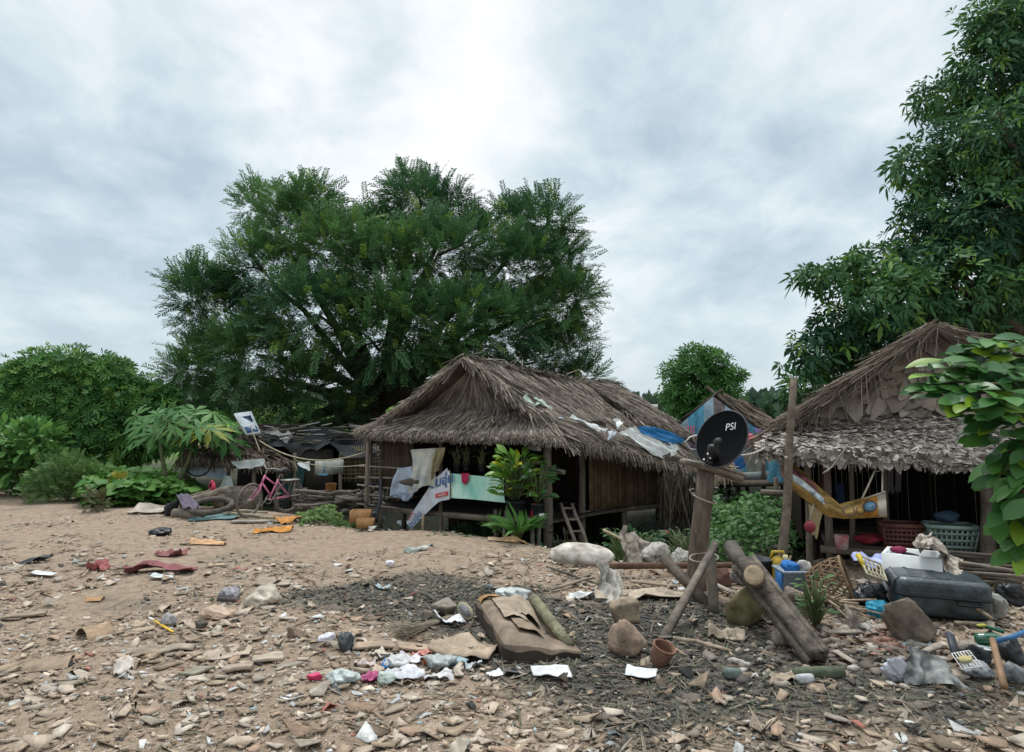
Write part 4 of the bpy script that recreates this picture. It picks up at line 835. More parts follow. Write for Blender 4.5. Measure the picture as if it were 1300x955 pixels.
# ------------------------------------------------ black roofed shack between
D6 = 17.6
bs = empty('black_tarp_shack', Vector((P(420, 600, D6).x, D6 + .8, -.8)), 'low dark shack roofed with black tarp and dry branches under the big tree', 'shack')
def shack6():
    M_bt = cloth_m('black_tarp', (.035, .038, .042), rough=.6, bump=.8, bscale=5)
    cloth([P(325, 543, 19.0), P(455, 549, 19.0), P(478, 578, 16.8), P(352, 572, 16.8)], 18, 10, .22, 3, 5).build('roof', M_bt, bs)
    mb = MB(); 
    for k in range(70):
        p = P(random.uniform(320, 470), random.uniform(545, 570), random.uniform(17, 18.6)); a = random.uniform(-.6, .6); v = Vector((math.cos(a), random.uniform(-.3, .3), math.sin(a) * .35)) * random.uniform(.2, .7); mb.col = random.choice([(.3, .26, .2), (.14, .12, .1), (.5, .5, .48), (.06, .06, .06)]); mb.beam(p + Vector((0, 0, .1)), p + v + Vector((0, 0, .1)), random.uniform(.03, .12), .02)
    mb.build('roof_scraps', M_chip, bs)['kind'] = 'stuff'
    cloth([P(318, 548, 18.2), P(366, 548, 18.4), P(372, 560, 17.8), P(326, 558, 17.6)], 12, 6, .14, 9, 6).build('roof_patch', cloth_m('torn_pale_plastic', (.5, .5, .46), var=.6, scale=8), bs)
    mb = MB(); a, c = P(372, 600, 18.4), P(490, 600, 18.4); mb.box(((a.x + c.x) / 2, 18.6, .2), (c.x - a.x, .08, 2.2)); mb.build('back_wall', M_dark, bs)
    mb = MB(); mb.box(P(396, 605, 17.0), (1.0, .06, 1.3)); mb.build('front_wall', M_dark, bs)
    mb = MB()
    for k in range(15): x = 438 + k * 3; mb.beam(P(x, 566, 17.2), P(x + random.uniform(-1, 1), 612, 17.2), .022, .015, (0, 1, 0))
    for k in range(8): y = 572 + k * 5; mb.beam(P(434, y, 17.17), P(484, y + random.uniform(-1, 1), 17.17), .018, .02)
    mb.build('lattice', M_bamboo, bs)
    for x in (374, 432, 484):
        mb = MB(); p = P(x, 600, 16.9); post(mb, p.x, p.y, -.9, P(x, 575, 16.9).z, .045); mb.build('post', M_wood, bs, smooth=True)
    cloth([P(376, 588, 16.6), P(394, 586, 16.6), P(393, 598, 16.5), P(384, 594, 16.5)], 6, 4, .03, 3).build('eave_sheet', M_tarpw, bs)
shack6()
# ================================================================== things lying and standing about
def px2m(g): return g.y / F
def rock(px, py, w, h, label, col, seed, name='rock', cat='rock', rough=.22, depth=.8, group=None, bump=.7):
    g = G(px, py); s = px2m(g); W_, H_ = w * s, h * s * 1.1; mb = MB(); mb.blob(g + Vector((0, W_ * depth * .35, H_ * .38)), (W_, W_ * depth, H_ * 1.15), random.uniform(-.4, .4), rough * .5, 1.8, seed, .6, sub=4, angular=True)
    o = mb.build(name, mat(name + '_stone', col, .92, .4, 7, bump, 25), smooth=True); return tag(o, label, cat, group)
rock(795, 797, 46, 38, 'tan squarish stone right behind the lower boulder with the clay pot', (.30, .235, .17), 3, rough=.3)
rock(797, 838, 58, 46, 'pinkish brown boulder beside the broken clay pot', (.30, .215, .16), 8, rough=.28)
rock(1168, 820, 68, 40, 'large brown boulder in front of the dark suitcase', (.19, .155, .12), 12, rough=.25)
rock(955, 800, 56, 52, 'mossy yellow brown rock under the leaning split log', (.17, .145, .075), 17, rough=.3)
rock(706, 695, 46, 17, 'flat grey brown stone behind the stuffed white sack', (.23, .19, .15), 21)
rock(1016, 790, 40, 40, 'brown stone leaning beside the leaning split log', (.24, .19, .15), 25)
rock(1085, 800, 24, 22, 'small pale stone under the blue plastic bag', (.36, .31, .26), 27)
rock(562, 783, 36, 20, 'grey flat stone lying behind the white crumpled paper', (.27, .235, .19), 29)
rock(372, 812, 22, 13, 'small brown stone near the dark grey bag', (.30, .22, .165), 31)
# ---- bags, cloths, sheets lying on the ground
def bag(px, py, w, h, label, col, seed, name='plastic_bag', cat='plastic bag', rough=.4, crease=.3, freq=2.4, depth=.8, alpha=1, sub=4, group=None, tr=.25, rot=None, ridge=True):
    g = G(px, py); s = px2m(g); mb = MB(); mb.blob(g + Vector((0, w * s * depth * .3, h * s * .40)), (w * s, w * s * depth, h * s * 1.2), random.uniform(-.5, .5) if rot is None else rot, crease, freq, seed, .6, ridge, sub)
    o = mb.build(name, mat(name + '_film', col, rough, .2 if cat != 'sack' else .55, 8 if cat != 'sack' else 5, .6, 18, transl=tr, col2=(.22, .18, .14) if label.startswith('stuffed') else None), smooth=True); return tag(o, label, cat, group)
def flat(px, py, w, l, rot, label, col, seed, name='cardboard', cat='cardboard', amp=.02, rough=.85, th=.006, up=.0, col2=None, curl=0, m=None, group=None, scale=8, tiltx=0):
    """sheet lying on the ground with real thickness; w, l in photo pixels across / metres along depth"""
    g = G(px, py); s = px2m(g); W_, L_ = w * s, l * .8; c, sn = math.cos(rot), math.sin(rot); rg = random.Random(seed); nu, nv = 14, 10; mb = MB(); jag = [(.03 if cat in ('paper', 'board', 'plank') else .09) * (float(fbm(i * .45 + seed, seed * 3.7, seed, 2)) - .5) for i in range(60)]
    def pt(u, v, k):
        a, b = (u - .5) * W_ * (1 + jag[int(v * 10)]), (v - .5) * L_ * (1 + jag[20 + int(u * 14)]); x, y = g.x + a * c - b * sn, g.y + L_ * .3 + a * sn + b * c
        n = float(fbm(u * 2.6 + seed, v * 2.6 + seed * 1.7, seed, 3)) - .42; z = gh(x, y) + (.035 if cat == 'paper' else .016) + up * v + max(0, n) * amp * 5 + curl * abs(u - .5) ** 2 * 4 * W_ + tiltx * u * W_
        return Vector((x, y, z + (th if k else 0)))
    mb.grid(lambda u, v: pt(u, v, 1), nu, nv); n0 = len(mb.v); mb.grid(lambda u, v: pt(u, 1 - v, 0), nu, nv)
    ring = [i for i in range(nu + 1)] + [(j) * (nu + 1) + nu for j in range(1, nv + 1)] + [nv * (nu + 1) + i for i in range(nu - 1, -1, -1)] + [j * (nu + 1) for j in range(nv - 1, 0, -1)]
    opp = lambda i: n0 + (nv - i // (nu + 1)) * (nu + 1) + i % (nu + 1)
    for a, b in zip(ring, ring[1:] + ring[:1]): mb.f.append((a, opp(a), opp(b), b))
    o = mb.build(name, m or mat(name + '_surface', col, rough, .3, scale, .35, 22, col2=col2), smooth=False); return tag(o, label, cat, group)
flat(590, 838, 78, .5, -.25, 'large crumpled sheet of tan cardboard in front of the broken seat cushion', (.36, .28, .205), 2, amp=.05)
flat(505, 826, 110, .17, .06, 'long flat tan board lying between the dark bag and the crumpled cardboard', (.36, .27, .20), 3, 'board', 'board', .004, th=.02)
flat(345, 745, 40, .25, .1, 'flat grey tan board behind the cream plastic bag', (.36, .30, .23), 4, 'board', 'board', .01, th=.015)
flat(20, 787, 60, .12, .35, 'narrow brown board at the left edge of the picture', (.30, .24, .18), 5, 'board', 'board', .01, th=.02)
flat(245, 860, 26, .26, -.4, 'small grey green slate of wood below the grey pipe end', (.27, .25, .19), 6, 'board', 'board', .005, th=.02)
flat(300, 855, 34, .12, .2, 'short pinkish tan plank near the bottom edge', (.42, .33, .26), 7, 'board', 'board', .006, th=.03)
flat(338, 842, 36, .16, .35, 'short pale tan plank behind the short pinkish plank', (.45, .37, .29), 8, 'board', 'board', .006, th=.025)
flat(200, 832, 80, .15, .22, 'long narrow sheet of bark below the yellow toothbrush', (.33, .27, .21), 9, 'bark_sheet', 'bark', .02, th=.015)
flat(285, 838, 56, .22, .18, 'tan cardboard strip to the right of the grey pipe end', (.40, .32, .25), 10, amp=.015)
flat(700, 862, 48, .22, .1, 'white paper sheet lying in the mud below the seat cushion', (.66, .66, .66), 11, 'paper_sheet', 'paper', .01, .7, .003)
flat(816, 864, 38, .26, -.25, 'white paper card lying in the mud below the clay pot', (.66, .68, .70), 12, 'paper_sheet', 'paper', .008, .6, .004)
flat(628, 864, 18, .12, .3, 'tiny white paper scrap at the bottom edge left of the larger sheet', (.74, .76, .77), 13, 'paper_sheet', 'paper', .01, .7, .003)
flat(570, 797, 40, .26, -.5, 'crumpled white paper beside the broken brush', (.68, .68, .71), 14, 'paper_sheet', 'paper', .045, .7, .003)
flat(150, 856, 22, .3, .5, 'pale grey torn strip leaning on a bark curl near the bottom edge', (.5, .45, .40), 15, amp=.03)
flat(820, 760, 120, .5, -.1, 'long pale tan sheet of cardboard behind the boulders', (.42, .345, .265), 16, amp=.05)
flat(745, 762, 44, .14, -.2, 'crumpled white plastic scrap on the ground left of the upright canvas', (.72, .72, .70), 17, 'plastic_scrap', 'plastic scrap', .04, .5, .003)
flat(203, 737, 26, .16, .1, 'pale blue white scrap of paper below the maroon rags', (.62, .67, .66), 19, 'paper_sheet', 'paper', .01, .7, .003)
flat(52, 733, 28, .16, .1, 'small white scrap far left on the dirt', (.64, .66, .65), 20, 'paper_sheet', 'paper', .01, .7, .003)
flat(1000, 868, 40, .18, .2, 'tan torn cardboard beside the foot of the split log', (.36, .29, .22), 22, amp=.03)
flat(985, 790, 60, .35, .3, 'tan torn cardboard in the shadow under the split log', (.36, .29, .22), 23, amp=.06)
flat(925, 815, 44, .22, -.3, 'torn cardboard curl left of the mossy rock', (.35, .28, .21), 24, amp=.06)
# maroon / orange / black rags
def rag(px, py, w, l, label, col, seed, rot=0, amp=.1, name='rag', cat='rag', rough=.9): return flat(px, py, w, l, rot, label, col, seed, name, cat, amp, rough, .004)
rag(200, 728, 80, .35, 'long maroon rag spread over the dirt', (.26, .10, .105), 31, .15, .06); rag(215, 707, 36, .3, 'smaller maroon rag above the long one', (.25, .10, .10), 32, -.3, .08); rag(122, 726, 24, .2, 'short red rag to the left of the maroon rags', (.36, .12, .12), 33, .3, .06)
rag(345, 676, 46, .3, 'orange rag lying on the dirt in front of the bicycle boards', (.50, .22, .05), 34, .1, .05); rag(362, 665, 26, .5, 'orange strip trailing up towards the bicycle', (.48, .22, .06), 35, .7, .05); rag(262, 692, 44, .2, 'faded orange cloth lying flat on the bare dirt', (.55, .33, .18), 36, 0, .03)
rag(660, 690, 44, .3, 'faded orange sheet at the edge of the dirt in front of the green plants', (.62, .38, .20), 37, -.1, .05); rag(640, 688, 40, .3, 'pale orange scrap beside the faded orange sheet', (.52, .36, .24), 38, 0, .02)
bag(198, 681, 32, 11, 'crumpled black bag on open dirt left of the bicycle', (.025, .027, .03), 41, crease=.35, tr=0); flat(38, 716, 44, .2, 0, 'flattened black scrap near the left edge of the dirt', (.05, .055, .055), 42, 'plastic_scrap', 'plastic scrap', .04, .6, .004)
bag(330, 773, 52, 24, 'translucent cream plastic bag resting on the dirt', (.62, .56, .46), 43, crease=.22); bag(287, 765, 34, 20, 'grey lilac crumpled plastic bag left of the cream bag', (.40, .38, .42), 44, crease=.4); bag(268, 790, 54, 17, 'peach coloured flat plastic bag in front of the grey lilac bag', (.60, .44, .33), 45, crease=.2)
bag(212, 798, 24, 18, 'small grey plastic bag behind the yellow toothbrush', (.40, .38, .38), 46, crease=.35); bag(253, 801, 20, 16, 'dark brown clod beside the peach bag', (.10, .085, .07), 47, 'clod', 'clod', .9, .3, tr=0)
bag(437, 829, 27, 27, 'dark grey knotted plastic bag standing by the long board', (.055, .065, .07), 48, crease=.28, tr=.05); bag(412, 822, 28, 17, 'white and lilac crumpled cloth left of the dark grey bag', (.66, .64, .70), 49, 'crumpled_cloth', 'cloth', .9, .35, tr=0)
bag(650, 770, 60, 24, 'white plastic bag behind the broken seat cushion', (.66, .70, .68), 50, crease=.3); bag(740, 719, 82, 26, 'stuffed white woven sack lying on the edge of the dirt', (.56, .53, .48), 51, 'sack', 'sack', .85, .16, 1.4, .5, tr=0, ridge=False)
bag(495, 719, 18, 8, 'small white foam cup lying on the dirt', (.75, .75, .78), 52, 'foam_cup', 'cup', .6, .1, tr=0); bag(520, 702, 24, 7, 'small grey green stone beside the foam cup', (.32, .36, .32), 53, 'rock', 'rock', .9, .2, tr=0); bag(536, 700, 22, 7, 'small pale scrap behind the foam cup', (.5, .48, .43), 54, 'clod', 'clod', .9, .25, tr=0)
bag(398, 866, 26, 11, 'bright pink plastic box near the bottom edge', (.62, .05, .15), 55, 'plastic_box', 'box', .5, .06, 1, .6, tr=.1, rot=.2)
bag(432, 872, 48, 18, 'clear white plastic bag to the right of the pink box', (.60, .66, .64), 56, crease=.35); bag(488, 872, 30, 18, 'pale mint plastic bag at the bottom edge', (.62, .70, .64), 57, crease=.35); bag(555, 852, 48, 20, 'clear grey plastic bag in the pile of wrappers', (.50, .54, .52), 58, crease=.3); bag(505, 850, 40, 16, 'white crumpled bag behind the magenta wrapper', (.66, .66, .66), 59, crease=.4)
bag(580, 846, 34, 11, 'pale blue crumpled bag beside the clear grey bag', (.42, .56, .58), 60, crease=.4)
for i, (px, py, w, l, r, c, lb) in enumerate([(470, 868, 24, .14, .6, (.40, .06, .18), 'magenta wrapper'), (489, 850, 10, .07, .2, (.03, .22, .52), 'small blue bottle cap square'), (512, 866, 46, .2, .5, (.62, .62, .66), 'silver grey packet'), (535, 838, 24, .1, .1, (.62, .25, .2), 'red printed wrapper'), (520, 842, 30, .14, -.3, (.68, .62, .68), 'lilac white wrapper'), (556, 868, 36, .16, .2, (.62, .60, .60), 'folded white wrapper'), (482, 836, 24, .16, -.8, (.55, .50, .40), 'cream triangular wrapper'), (600, 850, 20, .1, .3, (.5, .54, .55), 'silver foil wrapper'), (545, 848, 8, .12, 1.2, (.70, .15, .08), 'thin red strip'), (462, 850, 26, .12, .2, (.55, .46, .42), 'beige wrapper')]):
    flat(px, py, w, l, r, lb + ' in the pile of wrappers at the bottom edge', c, 70 + i, 'wrapper', 'wrapper', .03, .5, .003, group='wrappers in the litter pile')
# cardboard domes and curls
def curl(px, py, w, h, label, col, seed, turn=2.4, rot=0, name='cardboard_curl', cat='cardboard'):
    g = G(px, py); s = px2m(g); r = h * s * .62; L_ = w * s; M = Euler((0, 0, rot)).to_matrix(); mb = MB()
    def pt(u, v, k):
        a = (u - .5) * turn + random.Random(int(seed + u * 99)).uniform(-.08, .08); rr = r * (1 + .15 * (float(fbm(u * 3 + seed, v * 3, seed)) - .5)) - (.006 if k else 0); return g + M @ Vector(((v - .5) * L_ * .8 + .1 * a * r, rr * math.sin(a) * 1.2, max(.005, rr * (math.cos(a) - math.cos(turn / 2)) * 1.05)))
    mb.grid(lambda u, v: pt(u, v, 0), 16, 8); mb.grid(lambda u, v: pt(1 - u, v, 1), 16, 8); o = mb.build(name, mat(name + '_surface', col, .85, .3, 8, .3, 25), smooth=False); return tag(o, label, cat)
curl(120, 809, 38, 26, 'domed piece of brown cardboard standing on the dirt', (.36, .25, .16), 3, 2.8, 1.0); curl(62, 846, 60, 26, 'long curl of brown bark near the bottom left corner', (.30, .225, .16), 5, 2.2, .4); curl(160, 850, 34, 18, 'brown curled bark piece right of the long curl', (.26, .19, .13), 7, 2.4, .3)
curl(120, 762, 24, 10, 'small orange brown leaf curl behind the domed cardboard', (.42, .24, .12), 9, 2.2, .2)
# toothbrush
def toothbrush():
    a, b = G(194, 792), G(220, 806); a.z += .035; b.z += .02; t = empty('toothbrush', b, 'yellow toothbrush lying on the litter', 'toothbrush'); mb = MB(); mb.tube([a, a.lerp(b, .3), a.lerp(b, .7), b], [.006, .009, .011, .008], 8); mb.build('handle', mat('yellow_plastic', (.70, .45, .02), .4, .05), t, smooth=True)
    mb = MB(); mb.beam(a - (b - a) * .18, a, .016, .016); mb.build('bristles', mat('white_bristle', (.75, .75, .72), .7, .05), t)
toothbrush()
# broken seat cushion
def cushion():
    g = G(655, 838); t = empty('seat_cushion', g, 'worn brown seat cushion with its cover torn open, lying in the mud', 'cushion'); s = px2m(g)
    c = [P(612, 764, 7.35), P(668, 768, 7.35), P(738, 822, 5.95), P(640, 832, 5.7)]; c = [Vector((p.x, p.y, gh(p.x, p.y))) for p in (G(606, 785), G(690, 782), G(738, 832), G(640, 842))]
    hs = [.24, .17, .05, .20]
    def top(u, v):
        p = c[0].lerp(c[1], u).lerp(c[3].lerp(c[2], u), v); h = (hs[0] * (1 - u) + hs[1] * u) * (1 - v) + (hs[3] * (1 - u) + hs[2] * u) * v; e = min(u, 1 - u, v, 1 - v); rd = min(1, e * 7); h *= .72 + .28 * math.sqrt(rd) if rd < 1 else 1
        dip = .09 * math.exp(-((u - .72) / .2) ** 2 - ((v - .55) / .3) ** 2); return p + Vector((0, 0, h - dip + .03 * (float(fbm(u * 5, v * 5, 4)) - .5)))
    mb = MB(); n = 18; mb.grid(top, n, n); ring = [top(i / n, 0) for i in range(n)] + [top(1, i / n) for i in range(n)] + [top(1 - i / n, 1) for i in range(n)] + [top(0, 1 - i / n) for i in range(n)]
    ctr = sum(ring, Vector()) / len(ring); k = len(ring); v = ring + [ctr + (p - ctr) * 1.04 - Vector((0, 0, (p.z - gh(p.x, p.y)) * .5)) for p in ring] + [Vector((p.x, p.y, gh(p.x, p.y) - .02)) for p in ring]
    mb.add(v, [(i, k + i, k + (i + 1) % k, (i + 1) % k) for i in range(k)] + [(k + i, 2 * k + i, 2 * k + (i + 1) % k, k + (i + 1) % k) for i in range(k)]); mb.build('cover', mat('brown_vinyl', (.22, .165, .12), .75, .35, 5, .5, 20), t, smooth=True); mb = MB(); lo = [ctr + (p - ctr) * (1.052) - Vector((0, 0, (p.z - gh(p.x, p.y)) * (.22 + .1 * math.sin(i * .9)))) for i, p in enumerate(ring)]; mb.add(lo + [Vector(((ctr + (p - ctr) * 1.03).x, (ctr + (p - ctr) * 1.03).y, gh(p.x, p.y) - .02)) for p in ring], [(i, k + i, k + (i + 1) % k, (i + 1) % k) for i in range(k)]); mb.build('lower_band', mat('dark_vinyl', (.055, .043, .034), .6, .3), t, smooth=True)  # darker vinyl band round the lower sides, wavy along its top
    mb = MB(); mb.tube([top(.80, .12) + Vector((0, 0, .04)), top(.83, .4) + Vector((0, 0, .06)), top(.86, .7) + Vector((0, 0, .04)), top(.9, .93) + Vector((0, 0, .0))], [.05, .055, .05, .035], 10, wob=.08); mb.build('foam_roll', mat('mouldy_foam', (.20, .19, .12), .95, .4, 10, .8, 40), t, smooth=True)
    def fl(u0, v0, u1, v1, h, sd, m, nm):
        mb = MB(); mb.grid(lambda u, v: top(u0 + (u1 - u0) * u, v0 + (v1 - v0) * v) + Vector((0, 0, .015 + h * float(fbm(u * 3 + sd, v * 3, sd)) * (math.sin(math.pi * u) * .6 + .4 * v))), 10, 10); mb.build(nm, m, t)
    tan = mat('torn_tan_cover', (.34, .27, .20), .9, .3, 7, .4, 25); fl(.16, .1, .5, .62, .07, 3, tan, 'torn_flap'); fl(.42, .05, .72, .5, .10, 7, tan, 'torn_flap'); fl(.25, .55, .6, .85, .05, 9, mat('brown_flap', (.24, .18, .13), .9, .3), 'torn_flap'); fl(.0, .0, .4, .14, .04, 5, mat('orange_stain', (.36, .20, .08), .85, .3), 'torn_flap')
cushion()
# brush, broom, sticks
def brush():
    g = G(590, 792); t = empty('broken_brush', g, 'broken oval brush leaning beside the white crumpled paper', 'brush'); M = Matrix.Rotation(.6, 3, 'Y') @ Matrix.Rotation(.9, 3, 'X'); M = Matrix.Rotation(-.7, 3, 'Z') @ M
    mb = MB(); mb.lathe(g + Vector((0, .1, .09)), [(.001, -.012), (.10, -.012), (.11, 0), (.10, .012), (.001, .012)], 20, M, sq=.55); mb.build('back', mat('brush_back', (.36, .33, .22), .8, .3), t, smooth=True); mb = MB(); mb.lathe(g + Vector((0, .1, .09)) + M @ Vector((0, 0, .014)), [(.001, 0), (.075, 0), (.08, .01), (.001, .012)], 18, M, sq=.5); mb.build('bristles', mat('grey_bristle', (.22, .22, .22), .9, .4, 60), t)
brush()
def bundle(a, b, n, w, label, name, cat, col, spread=.02):
    a, b = Vector(a), Vector(b); mb = MB()
    for k in range(n): o = Vector((random.uniform(-1, 1), random.uniform(-1, 1), random.uniform(0, 1))) ; mb.tube([a + o * spread * .4, a.lerp(b, .5) + o * spread, b + o * spread * 2.4], [w, w, w * .5], 4)
    return tag(mb.build(name, mat(name + '_straw', col, .9, .3, 20)), label, cat)
a, b = G(575, 790), G(505, 812); a.z += .05; b.z += .02; bundle(a, b, 60, .004, 'worn grass broom head lying behind the long tan board', 'broom_head', 'broom', (.25, .21, .15), .035)
def stick(p, q, r, label, name='stick', cat='stick', col=(.26, .2, .145), lift=.03, group=None):
    a, b = G(*p), G(*q); a.z += lift; b.z += lift * .6; mb = MB(); mb.tube(bend(a, b, 5, -.01, r * .5), [r, r * 1.05, r, r * .95, r * .85, r * .7], 7, wob=.1); return tag(mb.build(name, mat(name + '_wood', col, .9, .35, 12, .5, 40), smooth=True), label, cat, group)
stick((855, 815), (930, 830), .018, 'long thin pale stick lying in the mud in front of the dish post', col=(.34, .27, .2)); stick((925, 845), (952, 847), .022, 'short white broken stick in the mud', col=(.5, .46, .42)); stick((1200, 780), (1262, 806), .022, 'curved brown branch lying over the boulder by the suitcase', lift=.22)
stick((715, 780), (735, 790), .012, 'short brown twig left of the tan squarish stone'); stick((700, 725), (760, 745), .016, 'dark stick in front of the stuffed white sack', col=(.12, .1, .08)); stick((1100, 752), (1060, 778), .015, 'stick behind the blue plastic bag'); stick((1005, 700), (996, 756), .02, 'pale cut stick behind the yellow jerrycan', col=(.38, .3, .22))
stick((398, 790), (372, 800), .012, 'bent twig behind the dark grey bag')
bundle(G(1048, 770) + Vector((0, 0, .08)), G(1090, 800) + Vector((0, 0, .06)), 14, .012, 'heap of split kindling below the bamboo basket', 'kindling', 'firewood', (.42, .33, .24), .09)
# clay pot
g = G(836, 846); t = empty('clay_pot', g, 'broken reddish clay pot tipped beside the pinkish boulder', 'pot'); M = Euler((.25, .3, 0)).to_matrix(); mb = MB(); mb.lathe(g + Vector((0, .02, .01)), [(.055, 0), (.075, .05), (.088, .12), (.09, .155), (.08, .155), (.078, .12), (.066, .05), (.05, .012), (.001, .012)], 20, M); mb.build('bowl', mat('terracotta', (.19, .10, .07), .85, .3, 10, .3), t, smooth=True); mb = MB(); mb.torus(g + M @ Vector((0, .02, .16)), .087, .009, M); mb.build('rim', mat('terracotta_rim', (.22, .11, .07), .85, .3), t, smooth=True)
# upright canvas, crumpled pale cloth, beams behind the dish post
def lump(px, py, w, h, label, col, seed, name, cat, **k): return bag(px, py, w, h, label, col, seed, name, cat, k.pop('rough', .9), k.pop('crease', .35), k.pop('freq', 2.2), k.pop('depth', .7), tr=0, **k)
def drape(px, py, w, h, label, col, seed, name='canvas', cat='canvas', lean=.3, folds=.12):
    g = G(px, py); s = px2m(g); b = g + Vector((0, .05, 0)); W_, H_ = w * s / 2, h * s; mb = cloth([b + Vector((-W_ * .6, lean, H_)), b + Vector((W_ * .9, lean * 1.2, H_ * .55)), b + Vector((W_ * 1.1, -.1, 0)), b + Vector((-W_, 0, .01))], 18, 16, folds * 1.5, seed, 5); return tag(mb.build(name, mat(name + '_cloth', col, .9, .5, 6, .5, 16), smooth=True), label, cat)
drape(807, 718, 40, 42, 'stiff folded piece of pale canvas standing up behind the stuffed sack', (.30, .26, .215), 4); drape(775, 768, 34, 46, 'white pleated canvas scrap standing among the cardboard', (.46, .43, .38), 6, 'canvas'); lump(835, 718, 44, 28, 'crumpled white plastic sheeting beside the standing canvas', (.40, .37, .33), 82, 'plastic_sheeting', 'plastic sheet', crease=.5); lump(867, 720, 30, 22, 'crumpled pale cloth just left of the dish post', (.44, .41, .37), 83, 'crumpled_cloth', 'cloth', crease=.5)
mb = MB(); mb.beam(G(770, 732) + Vector((0, 0, .12)), G(1000, 728) + Vector((0, 0, .10)), .07, .06); tag(mb.build('rusty_beam', mat('rust', (.13, .075, .05), .9, .4, 8, .5)), 'long rusty brown beam lying behind the dish post', 'beam')
lump(915, 745, 40, 26, 'rusty brown box behind the dish post', (.13, .065, .05), 84, 'rusty_box', 'box', crease=.08, freq=1); lump(940, 744, 26, 26, 'crumpled dark grey sheeting beside the rusty box', (.2, .19, .18), 85, 'plastic_sheeting', 'plastic sheet')
lump(1020, 776, 60, 22, 'tan cardboard heap between the split log and the bamboo basket', (.34, .25, .18), 86, 'cardboard_heap', 'cardboard', crease=.45)
# ---- dish on its post
def dish():
    D = 7.75; M_post = mat('old_log', (.19, .15, .115), .95, .4, 4, .9, 18, stretch=(3, 3, .5))
    b = G(884, 748); t = empty('dish_post', b, 'thick weathered log post carrying the black satellite dish', 'post'); mb = MB(); tp = P(897, 597, D); pts = [b - Vector((0, 0, .1)), b + Vector((.02, .02, .3)), b.lerp(tp, .55) + Vector((-.01, 0, 0)), tp]; mb.tube([pts[0], pts[0].lerp(pts[1], .5), pts[1], pts[1].lerp(pts[2], .5), pts[2], pts[2].lerp(pts[3], .5), pts[3]], [.115, .108, .104, .10, .098, .094, .09], 16, wob=.035); mb.build('log', M_post, t, smooth=True)
    mb = MB(); c = P(894, 633, D); mb.torus(c, .135, .007, Euler((.1, .35, 0)).to_matrix(), 24, 6); mb.tube([c + Vector((-.13, -.03, .04)), c + Vector((-.17, -.05, .1)), c + Vector((-.12, -.06, .11))], .007, 6); mb.torus(c - Vector((.02, 0, .62)), .15, .008, Euler((.1, -.1, 0)).to_matrix(), 24, 6); mb.build('rope', mat('pale_rope', (.42, .38, .32), .9, .3), t, smooth=True)
    mb = MB()
    for y in (619, 630): mb.tube([P(907, y, D - .1), P(911, y, D - .16)], .008, 6)
    mb.build('nail', mat('nail', (.5, .48, .45), .5, .1, metal=.6), t)
    mb = MB(); a, e = P(868, 586, D - .1), P(938, 608, D + .1); mb.beam(a, e, .17, .05, jit=.006); mb.beam(P(905, 590, D + .12), P(944, 604, D + .25), .1, .03, jit=.005); mb.build('cap_board', mat('cap_board', (.24, .19, .145), .95, .35, 6, .7, 25), t)
    # struts propping the post: separate timbers
    for p, q, w, h, lb, col in ((G(841, 812), P(908, 690, D - .28), .062, .055, 'thin squared timber propping the dish post from the lower left', (.20, .165, .135)), (G(905, 772), P(842, 708, 7.9), .09, .07, 'dark short plank leaning behind the foot of the dish post', (.11, .09, .07))):
        mb = MB(); mb.beam(p - Vector((0, 0, .02)), q, w, h, jit=.012); tag(mb.build('prop_timber', mat('prop_wood', col, .95, .35, 7, .7, 24)), lb, 'timber')
    mb = MB(); p, q = G(906, 780), G(888, 700) + Vector((.1, 0, .45)); mb.tube(bend(p, P(903, 712, 7.6), 4, 0, .01), .05, 9, wob=.06); tag(mb.build('prop_timber', mat('prop_wood_dark', (.12, .10, .075), .95, .35), smooth=True), 'short mossy pole wedged upright against the dish post foot', 'timber')
    p, q = G(1040, 846), P(925, 690, 6.9); p.z += .06
    pts = [p, p.lerp(q, .3), p.lerp(q, .62), q]; mb = MB(); e_ = p.lerp(q, .80); yv = (e_ - p).normalized(); xv = yv.cross(Vector((.3, -1, .4))).normalized(); zv = xv.cross(yv)
    prof = [(-1, -1), (-.45, -1.03), (-.38, -1.0), (-.3, -1.0), (.3, -.98), (1, -.95), (1.02, -.25), (.9, -.12), (1.0, .02), (.97, .95), (.42, 1.0), (.33, .72), (.29, .98), (-.2, 1.04), (-.28, 1.03), (-.36, 1.0), (-1, .93), (-1.0, .2), (-.72, .08), (-1.03, -.05)]; n_ = len(prof); st = 26; v = []; cl = []
    for i in range(st + 1):
        u = i / st; o_ = p.lerp(e_, u)
        for k, (a_, b_) in enumerate(prof):
            w_ = 1 + .10 * (float(fbm(k * 1.7, u * 3.5, 5)) - .5) + (.10 * (u - .5)); v.append(o_ + xv * a_ * .092 * w_ + zv * b_ * .08 * w_ + yv * (.05 * (float(fbm(k * .9, 3.3, 7)) - .5) if i in (0, st) else 0)); g_ = .55 + .75 * float(fbm(k * 2.1 + 3, u * 2.5, 9)); g_ *= .35 if k in (11, 18) else 1; cl.append((g_, g_ * .98, g_ * .95))
    mb.add(v, [(i * n_ + k, i * n_ + (k + 1) % n_, (i + 1) * n_ + (k + 1) % n_, (i + 1) * n_ + k) for i in range(st) for k in range(n_)] + [tuple(range(n_ - 1, -1, -1)), tuple(st * n_ + k for k in range(n_))]); mb.c = cl
    tag(mb.build('split_log', mat('split_log', (.16, .135, .112), .95, .5, 9, .9, 30, attr=True)), 'big squared split log leaning down towards the front from the dish post', 'log')
    mb = MB(); mb.beam(p.lerp(q, .66) + Vector((-.06, .12, .05)), q, .1, .09, jit=.01); tag(mb.build('prop_timber', mat('prop_wood_grey', (.16, .14, .12), .95, .35)), 'narrow grey timber running along the top of the split log', 'timber')
